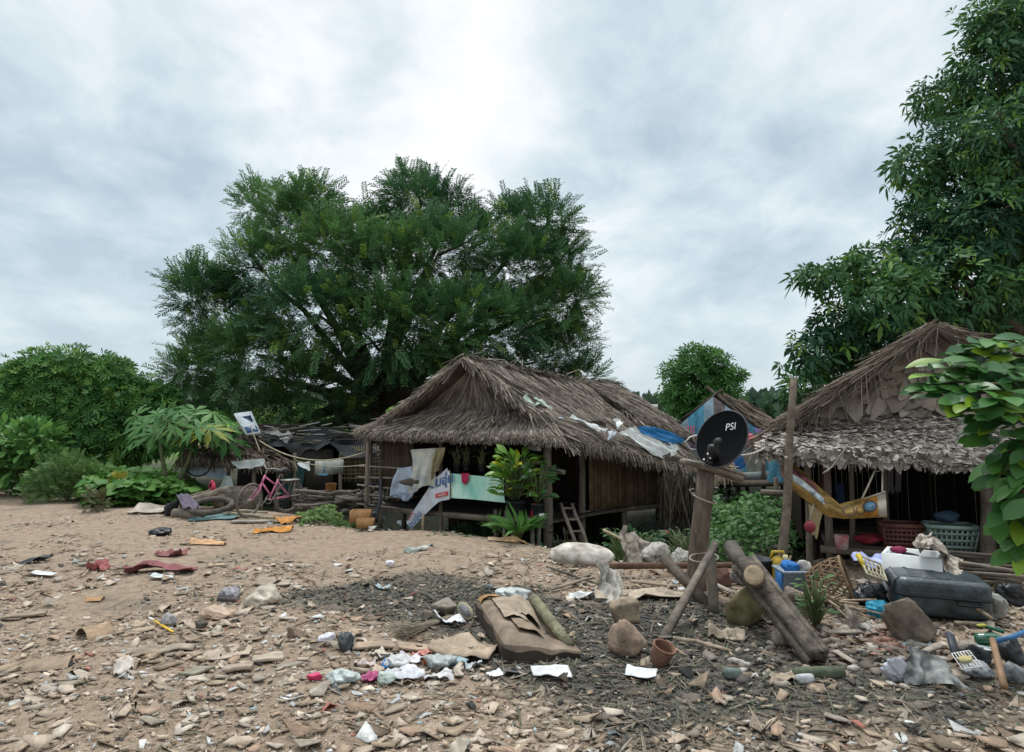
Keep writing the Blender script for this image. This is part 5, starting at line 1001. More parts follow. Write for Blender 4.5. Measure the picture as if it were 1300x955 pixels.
    c = P(957, 730, 6.2); t2 = empty('round_log', c, 'short round log with its pale cut end towards the camera, on the split log', 'log'); ax = (c - Vector((0, 0, CAMZ))).normalized() * .42 + Vector((.02, 0, -.06)); mb = MB(); mb.tube([c, c + ax * .5, c + ax], [.085, .088, .085], 16, wob=.05); mb.build('bark', M_post, t2, smooth=True); mb = MB(); n = ax.normalized(); mb.lathe(c - n * .004, [(.001, 0), (.045, 0), (.078, 0), (.083, .006)], 18, n.to_track_quat('Z', 'Y').to_matrix()); mb.build('cut_end', mat('cut_end', (.42, .32, .21), .9, .3, 14, .4, 40), t2)
    # dish
    dc = P(916, 557, 7.6); view = (Vector((0, 0, CAMZ)) - dc).normalized(); rgt = Vector((1, 0, 0)); upv = rgt.cross(view) * -1; upv = view.cross(rgt); upv = upv if upv.z > 0 else -upv
    n = (view * math.cos(R(38)) + (rgt * -.78 + upv * .62).normalized() * math.sin(R(38))).normalized(); major = (rgt * .55 + upv * .83).normalized(); ma = (major - n * major.dot(n)).normalized(); mi = n.cross(ma)
    if mi.dot(rgt) < 0: mi = -mi
    Rm, Rn = .325, .285; dp = .05
    def pd(a, b_): k = (a / Rm) ** 2 + (b_ / Rn) ** 2; return dc + ma * a + mi * b_ + n * (dp * k - dp)
    t3 = empty('satellite_dish', P(903, 590, 7.65), 'black satellite dish with white lettering on top of the log post', 'satellite dish'); M_blk = mat('black_paint', (.006, .006, .007), .6, .15, 5, spec=.06); mb = MB(); rings = 9; sg = 48; v = []
    for k in (0, 1):
        for i in range(rings):
            r_ = (i + .02) / (rings - 1)
            for j in range(sg): a = 2 * math.pi * j / sg; v.append(pd(Rm * r_ * math.cos(a), Rn * r_ * math.sin(a)) - n * (.004 * k))
    B = rings * sg; f = []
    for i in range(rings - 1):
        for j in range(sg): j2 = (j + 1) % sg; f += [(i * sg + j, i * sg + j2, (i + 1) * sg + j2, (i + 1) * sg + j), (B + i * sg + j, B + (i + 1) * sg + j, B + (i + 1) * sg + j2, B + i * sg + j2)]
    f += [tuple(range(sg)), tuple(B + j for j in range(sg - 1, -1, -1))]; mb.add(v, f); mb.build('reflector', M_blk, t3, smooth=True)
    mb = MB(); mb.tube([pd(Rm * math.cos(2 * math.pi * j / 48), Rn * math.sin(2 * math.pi * j / 48)) for j in range(49)], .008, 6, False); mb.build('rim', mat('dark_rim', (.06, .06, .065), .4, .1), t3, smooth=True)
    # lettering runs across, a little italic and tilted, in the upper right of the dish face
    lx = (rgt * .98 - upv * .16); lx = (lx - n * lx.dot(n)).normalized(); ly = n.cross(lx).normalized(); o0 = P(925.5, 541, 7.6); 
    def ft(x, y):
        q = o0 + lx * x + ly * y; a, b_ = (q - dc).dot(ma), (q - dc).dot(mi); return pd(a, b_) + n * .004
    text_mesh('PSI', .105, ft, mat('white_paint', (.75, .75, .75), .6, .05), t3, shear=.2, weight=0)
    M_brk = mat('dark_bracket', (.03, .032, .035), .5, .2); mb = MB(); q0 = pd(-.27, -.02); mb.beam(q0, P(905, 590, 7.6), .06, .05); mb.beam(P(903, 592, 7.7), P(905, 566, 7.45), .09, .05, (0, 1, 0)); mb.tube([pd(-.2, .05), P(912, 575, 7.35), P(908, 562, 7.2)], .015, 8); mb.build('feed_arm', M_brk, t3)
    mb = MB(); mb.tube([P(909, 562, 7.2), P(913, 559, 7.3)], [.035, .03], 12); mb.build('feed_horn', M_brk, t3, smooth=True)
    mb = MB()
    for x, y in ((901, 569), (911, 566), (894, 584), (902, 582), (899, 577)): q = P(x, y, 7.5); mb.tube([q, q + n * .012], .012, 8)
    mb.build('bolt', mat('steel_bolt', (.5, .5, .5), .4, .1, metal=.7), t3)
    mb = MB(); mb.tube([P(888, 572, 7.8), P(876, 570, 7.85), P(870, 561, 7.8), P(876, 555, 7.8), P(888, 552, 7.85)], .009, 6); tag(mb.build('dish_cable', mat('white_cable', (.5, .5, .48), .5, .1), smooth=True), 'looped white cable hanging at the left of the dish', 'cable')
    mb = MB(); mb.tube(bend(P(935, 578, 7.7), P(972, 568, 9.2), 6, .03), .011, 6); tag(mb.build('guy_rope', mat('guy_rope', (.45, .42, .36), .9, .2), smooth=True), 'pale rope stretched from the dish to the grey roofed hut', 'rope')
    mb = MB()
    for k in range(3): mb.beam(P(868 + k * 4, 583 + k * 3, 7.5 + .1 * k), P(893 + k * 2, 588 + k * 2, 7.6 + .1 * k), .04, .015)
    tag(mb.build('white_boards', mat('white_slat', (.55, .54, .5), .8, .2)), 'white wooden strips lying on the cap board under the dish', 'boards')
dish()
# thin tall pole
b = G(990, 742); mb = MB(); tp = P(1008, 480, 8.9); b = Vector((P(992, 740, 8.6).x, 8.6, gh(P(992, 740, 8.6).x, 8.6) - .05)); mb.tube(bend(b, tp, 6, 0, .012), [.055, .055, .052, .05, .048, .045, .042], 9, wob=.06); t = tag(mb.build('wooden_pole', mat('pole_wood', (.17, .135, .105), .95, .35, 8, .6, 30), smooth=True), 'tall thin wooden pole holding the upper end of the hammock', 'pole')
# ---- hammock
def hammock():
    t = empty('hammock', P(1075, 650, 8.6), 'yellow and orange printed vinyl hammock slung under the grey roof', 'hammock')
    top = [(1002, 588), (1018, 597), (1040, 618), (1066, 640), (1088, 634), (1110, 628), (1124, 624)]; bot = [(1004, 622), (1024, 636), (1050, 656), (1072, 659), (1096, 658), (1112, 657), (1126, 657)]; d = [8.9, 8.85, 8.7, 8.6, 8.55, 8.5, 8.5]
    def ip(l, u):
        k = min(int(u * 6), 5); s = u * 6 - k; return [l[k][i] * (1 - s) + l[k + 1][i] * s for i in (0, 1)]
    def fn(u, v):
        a, b_ = ip(top, u), ip(bot, u); k = min(int(u * 6), 5); s = u * 6 - k; dd = d[k] * (1 - s) + d[k + 1] * s; x, y = a[0] * (1 - v) + b_[0] * v, a[1] * (1 - v) + b_[1] * v; return P(x, y, dd + .25 * (1 - v) - .18 * math.sin(math.pi * v) + .03 * (float(fbm(u * 9, v * 4, 3)) - .5))
    m = cloth_m('printed_yellow_vinyl', (.44, .28, .085), rough=.6, var=.6, scale=4); mb = MB(); mb.grid(fn, 36, 12); mb.build('sling', m, t, smooth=True)
    def patch(u0, v0, u1, v1, mm, nm, nu=8):
        mb = MB(); mb.grid(lambda u, v: fn(u0 + (u1 - u0) * u, v0 + (v1 - v0) * v) + Vector((0, -.012, .004)), nu, 4); mb.build(nm, mm, t)
    patch(.03, .35, .34, .62, cloth_m('pale_print', (.38, .42, .43), var=.5, scale=14), 'print_band'); patch(.02, .12, .3, .3, cloth_m('maroon_print', (.24, .08, .10), var=.6, scale=16), 'print_band'); patch(.70, .1, .86, .98, cloth_m('orange_print', (.50, .22, .04), var=.6), 'print_panel'); patch(.87, .02, .995, .98, cloth_m('grey_print', (.42, .37, .30)), 'print_panel')
    def disc(u, v, r, mm, nm, off, r0=0):
        mb = MB(); c = fn(u, v); du = (fn(u + .01, v) - fn(u - .01, v)).normalized(); dv = (fn(u, v + .03) - fn(u, v - .03)).normalized(); nn = du.cross(dv).normalized(); nn = nn if nn.y < 0 else -nn
        M = Matrix((du, nn.cross(du), nn)).transposed(); mb.lathe(c + nn * off, [(max(r0, .001), 0), (r, 0), (r, -.004)], 20, M); mb.build(nm, mm, t)
    disc(.78, .52, .085, mat('dark_ring', (.06, .05, .05), .6), 'print_disc', .018); disc(.78, .52, .06, mat('blue_dot', (.10, .20, .28), .6, .4, 14), 'print_disc', .022); disc(.56, .55, .07, mat('brown_ring', (.12, .08, .05), .6), 'print_disc', .018, .05); disc(.66, .6, .05, mat('brown_ring2', (.15, .07, .03), .6), 'print_disc', .018, .035)
    M_rope = mat('hammock_rope', (.42, .37, .29), .9, .2); a = P(1114, 589, 8.7)
    mb = MB(); mb.tube(bend(a, P(1094, 634, 8.6), 4, .01), .012, 6); mb.tube(bend(a + Vector((.06, 0, 0)), P(1120, 626, 8.5), 4, .01), .010, 6); mb.tube([P(1096, 634, 8.6), P(1124, 624, 8.5)], .01, 6); mb.torus(a - Vector((0, 0, .06)), .03, .007, Euler((1.57, 0, 0)).to_matrix(), 16, 5); mb.build('rope', M_rope, t, smooth=True)
    mb = MB(); mb.tube(bend(P(1004, 598, 8.9), P(998, 580, 8.75), 3), .02, 6); mb.build('rope', M_rope, t, smooth=True)
    mb = cloth([P(1026, 640, 8.8), P(1046, 650, 8.75), P(1036, 682, 8.8), P(1031, 680, 8.8)], 8, 10, .03, 3); mb.build('hanging_tail', cloth_m('yellow_tail', (.42, .33, .18)), t)
    mb = MB(); mb.beam(P(1112, 592, 8.6), P(1132, 585, 8.8), .05, .045); tag(mb.build('beam_end', mat('pale_beam', (.42, .36, .26), .85, .2)), 'short pale beam end sticking out under the grey eave above the hammock', 'beam')
hammock()
# ------------------------------------------------ pink bicycle and the pile beside it
def bicycle():
    r = .315; Fp = G(314, 657); rear = Vector((-4.28, 13.72, 0)); rear.z = gh(rear.x, rear.y); Fp.z += 0
    fw = (Fp - rear); fw.z = 0; wb = fw.length; fw.normalize(); lean = .16; sd_ = Vector((fw.y, -fw.x, 0)); upv = (Vector((0, 0, 1)) + sd_ * -lean).normalized(); sd_ = fw.cross(upv)
    z0 = (Fp.z + rear.z) / 2 + .02; O = Vector((rear.x, rear.y, z0)); Q = lambda x, y, z: O + fw * x + sd_ * y + upv * z
    t = empty('bicycle', (Fp + rear) / 2, 'pink bicycle leaning by the log pile at the edge of the dirt', 'bicycle'); M_p = mat('pink_paint', (.66, .20, .36), .4, .12, 8); M_ty = mat('dusty_tyre', (.17, .145, .12), .95, .25, 12); M_sp = mat('dull_steel', (.30, .28, .26), .5, .2, metal=.5); M_bk = mat('black_saddle', (.03, .028, .028), .6, .2)
    for x in (0, wb):
        c = Q(x, 0, r); Mw = Matrix((fw, upv, fw.cross(upv))).transposed()
        if x: st = Matrix.Rotation(.25, 3, upv); Mw = st @ Mw
        w = MB().torus(c, r - .02, .022, Mw, 32, 8).build('wheel_tyre', M_ty, t, smooth=True); w.name = 'wheel'
        rm = MB(); rm.torus(c, r - .045, .009, Mw, 32, 6)
        for k in range(18): a = 2 * math.pi * k / 18; rm.tube([c, c + Mw @ Vector((math.cos(a), math.sin(a), 0)) * (r - .045)], .0022, 4, False)
        rm.tube([c - Mw.col[2] * .04, c + Mw.col[2] * .04], .02, 10); rm.build('rim', M_sp, w, smooth=True)
    bb, seat, head, headb = Q(.42, 0, .29), Q(.27, 0, .66), Q(wb - .26, 0, .76), Q(wb - .21, 0, .62); mb = MB(); mb.tube([bb, seat], .017, 8); mb.tube([seat.lerp(bb, .28), headb.lerp(head, .8)], .015, 8); mb.tube([bb + (seat - bb) * .2, headb], .017, 8); mb.tube([head, headb], .021, 8)
    for s in (-.045, .045): mb.tube([Q(0, s, r), bb], .009, 6); mb.tube([Q(0, s, r), seat.lerp(bb, .1)], .009, 6)
    mb.build('frame', M_p, t, smooth=True)
    mb = MB(); 
    for s in (-.045, .045): mb.tube([headb, Q(wb - .16, s, .5), Q(wb, s, r)], .011, 6)
    mb.build('fork', M_p, t, smooth=True)
    mb = MB(); mb.tube([head, Q(wb - .29, 0, .86)], .012, 8); mb.tube([Q(wb - .42, -.27, .88), Q(wb - .32, -.2, .92), Q(wb - .27, 0, .87), Q(wb - .32, .2, .92), Q(wb - .42, .27, .88)], .011, 8); mb.build('handlebar', M_sp, t, smooth=True)
    mb = MB(); mb.tube([seat, seat + (seat - bb).normalized() * .14], .012, 8); mb.build('seat_post', M_sp, t, smooth=True)
    mb = MB(); sc = seat + (seat - bb).normalized() * .16; mb.tube([sc - fw * .12, sc - fw * .05, sc + fw * .05, sc + fw * .15], [.06, .075, .045, .018], 10); mb.build('saddle', M_bk, t, smooth=True)
    mb = MB(); mb.beam(Q(-.18, 0, .62), Q(.2, 0, .63), .11, .015, upv); mb.tube([Q(-.08, .05, .62), Q(0, .06, r)], .006, 6); mb.tube([Q(-.08, -.05, .62), Q(0, -.06, r)], .006, 6); mb.build('rear_rack', M_sp, t)
    mb = MB(); mb.torus(bb, .08, .006, Matrix((fw, upv, sd_)).transposed(), 20, 5); mb.tube([bb - sd_ * .07, bb + sd_ * .07], .014, 8); mb.tube([bb + sd_ * .07, bb + sd_ * .08 + fw * .1 - upv * .13], .009, 6); mb.tube([bb - sd_ * .07, bb - sd_ * .08 - fw * .1 + upv * .13], .009, 6); mb.box(bb + sd_ * .12 + fw * .1 - upv * .13, (.09, .07, .02)); mb.box(bb - sd_ * .12 - fw * .1 + upv * .13, (.09, .07, .02)); mb.build('crank', M_sp, t)
    mb = MB(); mb.tube([Q(.0, .03, r + .04), bb + upv * .08 + sd_ * .03, bb - upv * .08 + sd_ * .03, Q(0, .03, r - .04), Q(0, .03, r + .04)], .005, 4); mb.build('chain', M_bk, t)
bicycle()
def pile():
    D = 13.6; M_l = mat('driftwood', (.24, .195, .15), .95, .4, 5, .7, 25); M_ty = mat('old_tyre', (.11, .095, .08), .95, .35, 10, .4)
    c = P(268, 642, 13.3); t = MB().torus(c, .36, .05, Euler((.22, .0, .1)).to_matrix(), 32, 10).build('tyre', M_ty, smooth=True); tag(t, 'dusty old tyre lying flat left of the bicycle front wheel', 'tyre')
    for a, b_, r, lb in (((228, 640, 13.6), (290, 622, 13.9), .085, 'thick pale log lying across the top of the pile beside the bicycle'), ((240, 632, 14.1), (270, 622, 14.2), .05, 'dark grey log behind the pale one in the pile'), ((220, 652, 13.2), (262, 655, 13.1), .10, 'dark brown log at the bottom of the pile beside the bicycle'), ((214, 648, 13.7), (300, 648, 14.1), .10, 'long brown log lying under the old tyre')):
        mb = MB(); p, q = P(*a), P(*b_); mb.tube(bend(p, q, 5, 0, .02), [r * .9, r, r, r * .95, r, r * .85], 10, wob=.1); tag(mb.build('log', M_l if 'pale' in lb else M_wood, smooth=True), lb, 'log')
    mb = MB(); p = P(284, 634, 13.9); mb.blob(p, (.5, .35, .34), .2, .45, 2.2, 4); tag(mb.build('tree_stump', M_l, smooth=True), 'gnarled stump end on the pile by the bicycle', 'stump')
    mb = MB(); mb.blob(P(215, 648, 13.3), (.28, .34, .42), .3, .3, 2, 7, ridge=True); tag(mb.build('rolled_mat', mat('black_rubber', (.03, .03, .032), .8, .3), smooth=True), 'black rolled rubber mat at the left end of the pile', 'mat')
    cloth([P(224, 628, 13.4), P(238, 627, 13.5), P(256, 645, 13.0), P(232, 644, 13.0)], 10, 8, .07, 5).build('purple_cloth', cloth_m('purple_grey_cloth', (.12, .10, .14))); tag(bpy.data.objects['purple_cloth'], 'purple grey cloth draped over the pile left of the bicycle', 'cloth')
    mb = MB(); mb.beam(P(269, 613, 13.9), P(271, 623, 13.9), .10, .03, (0, 1, 0)); mb.beam(P(266.5, 619, 13.9), P(270, 610, 13.9), .04, .03, (0, 1, 0)); tag(mb.build('red_reflector', mat('red_plastic', (.55, .05, .10), .45, .1)), 'pinkish red plastic triangle standing up out of the pile', 'plastic piece')
    p = P(303, 634, 14.2); mb = MB(); mb.lathe(p - Vector((0, 0, .30)), [(.42, 0), (.46, .1), (.45, .3), (.42, .5), (.38, .52), (.36, .3), (.1, .28), (.001, .28)], 22); tag(mb.build('earth_mound', mat('earth', (.105, .088, .07), .95, .4, 8, .8), smooth=True), 'round heap of dark earth behind the bicycle front wheel', 'earth heap')
    for a, b_, r, lb in (((276, 655), (352, 659), .028, 'long bamboo pole lying in front of the bicycle'), ((296, 652), (340, 652), .03, 'short bamboo pole under the bicycle front wheel'), ((330, 660), (384, 660), .02, 'thin bamboo cane below the bicycle back wheel')): stick(a, b_, r, lb, 'bamboo_pole', 'bamboo pole', (.36, .31, .23), .04)
    flat(318, 665, 50, .16, -.03, 'grey weathered plank lying in front of the bamboo poles', (.30, .265, .22), 91, 'plank', 'plank', .004, th=.03); flat(270, 660, 60, .5, 0, 'teal groundsheet under the log pile', (.10, .18, .18), 92, 'groundsheet', 'sheet', .02)
    bag(403, 660, 40, 14, 'pale translucent plastic bag right of the bicycle back wheel', (.56, .56, .5), 93, crease=.4); bag(225, 646, 10, 4, 'x' * 0 or 'small green plastic bottle beside the vines', (.06, .30, .16), 94, 'plastic_bottle', 'bottle', .4, .1); bag(112, 634, 16, 7, 'white scrap of plastic under the weedy bush', (.6, .58, .54), 95, 'plastic_scrap', 'plastic scrap', crease=.4)
    flat(190, 652, 50, .8, 0, 'pale scatter of torn paper below the vines', (.42, .36, .3), 96, 'paper_sheet', 'paper', .05)
pile()
# wheel hung on the small shack
c = P(252, 588, 16.2); t = empty('bicycle_wheel', c, 'old bicycle wheel hung on the poster wall of the small shack', 'wheel'); Mw = Euler((1.45, .0, .15)).to_matrix(); MB().torus(c, .29, .018, Mw, 32, 6).build('tyre', mat('black_tyre', (.03, .03, .03), .8), t, smooth=True); mb = MB()
for k in range(12): a = math.pi * k / 6; mb.tube([c, c + Mw @ Vector((math.cos(a), math.sin(a), 0)) * .28], .003, 4, False)
mb.build('spokes', mat('spoke', (.3, .3, .3), .5, metal=.5), t)
# things between the shacks
def boxm(mb, c, s, rz=0, jit=0): return mb.box(c, s, (0, 0, rz), jit)
c = P(418, 593, 15.6); t = empty('white_cabinet', c - Vector((0, 0, .2)), 'white box hanging open on the dark wall of the black shack', 'cabinet'); mb = MB(); boxm(mb, c, (.34, .5, .30), -.6); mb.build('body', cloth_m('dull_white', (.40, .41, .37), bump=.1), t); mb = MB(); boxm(mb, c + Vector((-.02, -.29, 0)), (.02, .05, .2), -.6); boxm(mb, c + Vector((-.06, -.27, -.14)), (.2, .1, .04), -.6); mb.build('tray', cloth_m('blue_tray', (.12, .28, .36)), t)
p = P(420, 622, 15.8); mb = MB(); mb.lathe(p - Vector((0, 0, .12)), [(.10, 0), (.115, .2), (.12, .26), (.11, .26), (.095, .02), (.001, .02)], 16); tag(mb.build('tin_can', cloth_m('orange_tin', (.28, .12, .035)), smooth=True), 'orange brown tin standing under the white box', 'tin')
mb = MB()
for k in range(90):
    p = P(random.uniform(384, 478), random.uniform(624, 648), random.uniform(13.6, 15)); a = random.uniform(-.5, .5); v = Vector((math.cos(a), random.uniform(-.4, .4), math.sin(a) * .3)) * random.uniform(.15, .5); mb.col = random.choice([(.10, .085, .07), (.17, .14, .11), (.06, .052, .045), (.22, .19, .16)]); mb.tube(bend(p - v, p + v, 3, 0, .03), random.uniform(.01, .035), 6)
for k in range(26): p = P(random.uniform(380, 480), random.uniform(622, 652), random.uniform(13.4, 14.8)); mb.col = random.choice([(.07, .06, .05), (.10, .09, .08), (.14, .12, .10), (.04, .035, .03)]); mb.blob(p, (random.uniform(.1, .3), .2, random.uniform(.06, .14)), random.random() * 3, .15, 2, k, sub=2, angular=True)
o = mb.build('brushwood_heap', M_chip); tag(o, 'dark heap of rotten brushwood and rubble in front of the black shack', 'brushwood', kind='stuff')
mb = MB(); mb.tube(bend(P(432, 634, 14.6), P(480, 618, 14.8), 4), .035, 7); tag(mb.build('pole', M_wood, smooth=True), 'grey pole sloping over the brushwood heap', 'pole')
for i, (x, y, w, h, lb) in enumerate(((458, 655, 24, 14, 'orange brown wooden crate beside the hut corner'), (464, 664, 20, 10, 'smaller orange brown crate in front of the larger one'))):
    g = P(x, y, 12.2 - .3 * i); s = g.y / F; t = empty('crate', g - Vector((0, 0, h * s / 2)), lb, 'crate'); mb = MB(); M_c = cloth_m('orange_wood', (.33, .18, .075)); W_, H_ = w * s, h * s; th = .02
    for sx in (-1, 1): boxm(mb, g + Vector((sx * (W_ / 2 - th / 2), 0, 0)), (th, W_ * .8 - 2 * th - .004, H_))
    for sy in (-1, 1): boxm(mb, g + Vector((0, sy * (W_ * .4 - th / 2), 0)), (W_, th, H_))
    mb.build('side', M_c, t); mb = MB(); boxm(mb, g - Vector((0, 0, H_ / 2 - th)), (W_ - .05, W_ * .8 - .05, th)); mb.build('bottom', M_c, t)
for a, b_, sg, r, lb in ((P(330, 560, 16), HL(-.9, -1.9, 1.2), .28, .014, 'yellowish rope sagging from the small shack to the thatched hut'), (P(376, 585, 16), HL(-.8, -2.0, .95), .08, .010, 'thin lower line stretched to the thatched hut'), (P(318, 540, 16.8), P(330, 572, 16), .02, .012, 'short cable hanging down the small shack roof')):
    mb = MB(); mb.tube(bend(a, b_, 14, sg), r, 6); tag(mb.build('line', mat('line_fibre', (.36, .33, .22), .9, .2), smooth=True), lb, 'rope')
mb = MB(); q = P(466, 600, 13.0); post(mb, q.x, q.y, -.8, P(466, 545, 13).z, .035); tag(mb.build('thin_post', M_wood, smooth=True), 'thin upright post at the left corner of the thatched hut', 'post')
mb = MB(); mb.torus(P(474, 628, 12.8), .2, .012, Euler((1.5, 0, .3)).to_matrix(), 24, 6); mb.tube(bend(P(478, 660, 12.5), P(484, 605, 12.9), 5, 0, .03), .03, 6); tag(mb.build('hose_coil', mat('black_hose', (.03, .03, .035), .6), smooth=True), 'coil of dark hose and a bent rod by the hut corner', 'hose')
lump(476, 663, 26, 34, 'pale bluish bundle of netting by the hut corner', (.28, .34, .32), 97, 'netting', 'netting', crease=.5)
bag(512, 673, 20, 14, 'white plastic tub under the left end of the thatched hut', (.5, .55, .58), 98, 'tub', 'tub', crease=.08)
# ------------------------------------------------ things on and under the big hut's front
FR = 11.55
def FP(x, y, off=0):      # point on the front plane of the hut, a little in front of the posts
    r_ = ray(x, y); o = Vector((0, 0, CAMZ)); c = HL(-.86 - off, 0, 0); t_ = (c - o).dot(RA) / r_.dot(RA); return o + r_ * t_
def fcloth(name, pts, m, label, cat, off=0, folds=.03, seed=0, nu=16, nv=16): mb = cloth([FP(x, y, off) for x, y in pts], nu, nv, folds, seed); o = mb.build(name, m); tag(o, label, cat); return o, mb
fcloth('blue_sheet', [(503, 595), (524, 592), (530, 622), (496, 630)], cloth_m('pale_blue_sheet', (.40, .47, .57)), 'pale blue grey sheet slung on the rails under the left of the thatch', 'sheet', .02, .06, 3); 
fcloth('blue_sheet', [(496, 628), (528, 620), (519, 637), (508, 635)], cloth_m('pale_blue_fold', (.36, .43, .53)), 'lower fold of the pale blue sheet hanging in a point', 'sheet', .03, .06, 5)
def banner():
    t = empty('printed_banner', FP(560, 650, .05), 'white vinyl banner with blue lettering and a red label, curling down to the ground', 'banner'); L_ = [(568, 594), (552, 608), (540, 626), (528, 644), (516, 664)]; R_ = [(572, 632), (556, 638), (545, 648), (533, 660), (522, 672)]
    def ip(l, u):
        k = min(int(u * 4), 3); s = u * 4 - k; return [l[k][i] * (1 - s) + l[k + 1][i] * s for i in (0, 1)]
    m = cloth_m('banner_vinyl', (.58, .62, .68), rough=.6); mb = MB()
    def fn(u, v): a, b_ = ip(L_, u), ip(R_, u); return FP(a[0] * (1 - v) + b_[0] * v, a[1] * (1 - v) + b_[1] * v, .05 + .05 * math.sin(u * 5))
    mb.grid(fn, 24, 10); mb.build('sheet', m, t, smooth=True)
    def FT(cx, cy, tilt, off): 
        ux = (FP(cx + 10, cy - 10 * tilt, off) - FP(cx, cy, off)).normalized(); c = FP(cx, cy, off); return lambda x, y: c + ux * x + Vector((0, 0, 1)) * y
    blue = mat('blue_ink', (.05, .12, .28), .6, .1); red = mat('red_ink', (.50, .05, .05), .6, .1); wh = mat('white_ink', (.7, .7, .7), .6, .05)
    pn = MB(); pn.grid(lambda u, v: FP(550 + 21 * u, (611 - 14 * u) * (1 - v) + (638 - 4 * u) * v, .10), 6, 6); pn.build('sheet', m, t)
    text_mesh('อบอุ่น', .22, FT(560.5, 611, .3, .115), blue, t, weight=.006)
    mb = MB(); mb.grid(lambda u, v: FP(553 + 15.5 * u, 627 - 3.5 * u + 5.5 * v, .112), 4, 2); mb.build('red_label', red, t); text_mesh('อบอุ่น', .07, FT(560.7, 628, .22, .12), wh, t)
    f2 = FP(527, 660, .13); d = (FP(518, 671, .13) - FP(538, 645, .13)).normalized() * -1; pr = Vector((d.z * .7, 0, -d.x * .7)); pr = RA.cross(d).normalized(); pr = pr if pr.z > 0 else -pr
    text_mesh('อบอุ่น', .15, lambda x, y: f2 + d * x + pr * y + RA * -.0, blue, t, weight=.004); f3 = FP(522, 655, .13)
    text_mesh('สุขใจ', .09, lambda x, y: f3 + d * x + pr * y, red, t)
banner()
fcloth('hanging_cloth', [(520, 571), (553, 569), (551, 618), (521, 624)], cloth_m('cream_printed_cloth', (.50, .48, .38), col2=(.26, .31, .34), scale=3.2, stretch=(1, 1, 1.6)), 'cream cloth with faded blue and ochre print hanging from the thatch eave', 'cloth', .16, .07, 7, 30, 24)
fcloth('hanging_cloth', [(553, 569), (567, 568), (559, 590), (546, 612)], cloth_m('ochre_cloth', (.26, .23, .13)), 'twisted ochre scarf hanging beside the cream cloth', 'cloth', .17, .07, 9)
mb = MB(); c = FP(522, 612, .2); mb.blob(c, (.42, .12, .12), .25, .2, 1.4, 5); tag(mb.build('hat', mat('brown_hat', (.10, .085, .07), .9, .3), smooth=True), 'flat dark brown hat hung against the cream cloth', 'hat')
fcloth('mint_board', [(571, 601), (639, 607), (641, 638), (572, 632)], cloth_m('mint_paint', (.48, .66, .55), bump=.05, var=.5, scale=2.4, col2=(.14, .46, .40), stretch=(1, 1, .5)), 'mint green paint streaked panel fixed along the hut front', 'panel', .06, .004, 2)
fcloth('brown_batten', [(568, 601), (572, 601), (573, 632), (569, 632)], cloth_m('ochre_batten', (.34, .22, .09)), 'ochre edge strip at the left of the mint panel', 'batten', .07, .002, 2)
fcloth('pink_cloth', [(586, 601), (597, 601), (593, 614), (587, 615)], cloth_m('magenta_cloth', (.42, .03, .10)), 'magenta cloth hung over the mint green panel', 'cloth', .09, .03, 4)
fcloth('grey_cloth', [(671, 561), (686, 561), (687, 573), (670, 571)], cloth_m('grey_rag', (.27, .26, .25)), 'grey rag tucked under the eave above the potted plant', 'cloth', .02, .02, 4)
# pot shelf and plants
t = empty('pot_shelf', FP(666, 700, .2), 'rough wooden shelf carrying the tall potted plant at the hut front', 'shelf'); mb = MB(); mb.beam(FP(637, 659, .28), FP(690, 660, .28), .34, .05, jit=.006); mb.build('top', M_wood2, t)
for x, o_ in ((641, .2), (684, .2), (652, .4), (676, .4)):
    mb = MB(); p = FP(x, 662, o_); post(mb, p.x, p.y, -.85, p.z, .035); mb.build('leg', M_wood2, t, smooth=True)
def potted(name, label, foot, r, h, crown, n, tmpl, sc, ca, cb_, m, spread, yel=None, py=0, potcol=(.025, .027, .03), up=.6, cat='plant', pot=True):
    t = empty(name, foot, label, cat); mb = MB()
    if pot: mb.lathe(foot, [(r * .75, 0), (r, h), (r * 1.08, h), (r * 1.08, h + .02), (r * .95, h + .02), (r * .9, h * .8), (.001, h * .8)], 18); mb.build('pot', mat('pot_plastic', potcol, .6, .2), t, smooth=True)
    top = foot + Vector((0, 0, h if pot else 0)); tv, tf = tmpl; ps, ds = [], []; mb = MB()
    for k in range(n):
        u = Vector(unit(1)[0]); u.z = abs(u.z); e = top + Vector((u.x * crown[0], u.y * crown[0] * .8, .08 + crown[1] * random.random() ** .7)); mb.tube([top, top.lerp(e, .6) + Vector((0, 0, .05)), e], [.012, .009, .006], 5); dd = Vector((u.x * spread, u.y * spread, up * random.uniform(.2, 1))); ps.append(tuple(e)); ds.append(tuple(dd))
    mb.build('stem', mat('green_stem', (.10, .13, .05), .8, .3), t, smooth=True)
    q = place(tv, tf, np.array(ps), np.array(ds), np.tile([0, -.3, 1.], (n, 1)) + RNG.normal(size=(n, 3)) * .4, RNG.uniform(*sc, n), leafcols(n, ca, cb_, yel, py)); link('foliage', q[0], q[1], m, t, cols=q[2], smooth=True); return t
f0 = FP(655, 657, .30); f0.z = FP(660, 658, .28).z + .03
potted('potted_plant', 'tall potted plant with broad yellow green leaves on the wooden shelf', f0, .16, .22, (.27, .66), 120, t_leaf(1, .42, .4, .12, .5, 6), (.15, .27), (.07, .2, .025), (.18, .34, .045), M_gloss, 1, (.5, .5, .03), .08, up=1.0)
f1 = FP(683, 657, .30); f1.z = f0.z; potted('potted_plant', 'darker leafy plant in a black pot beside the tall potted plant', f1, .11, .2, (.2, .5), 40, t_leaf(1, .38, .5, .1, .5, 6), (.13, .22), (.025, .07, .02), (.05, .12, .03), M_gloss, 1)
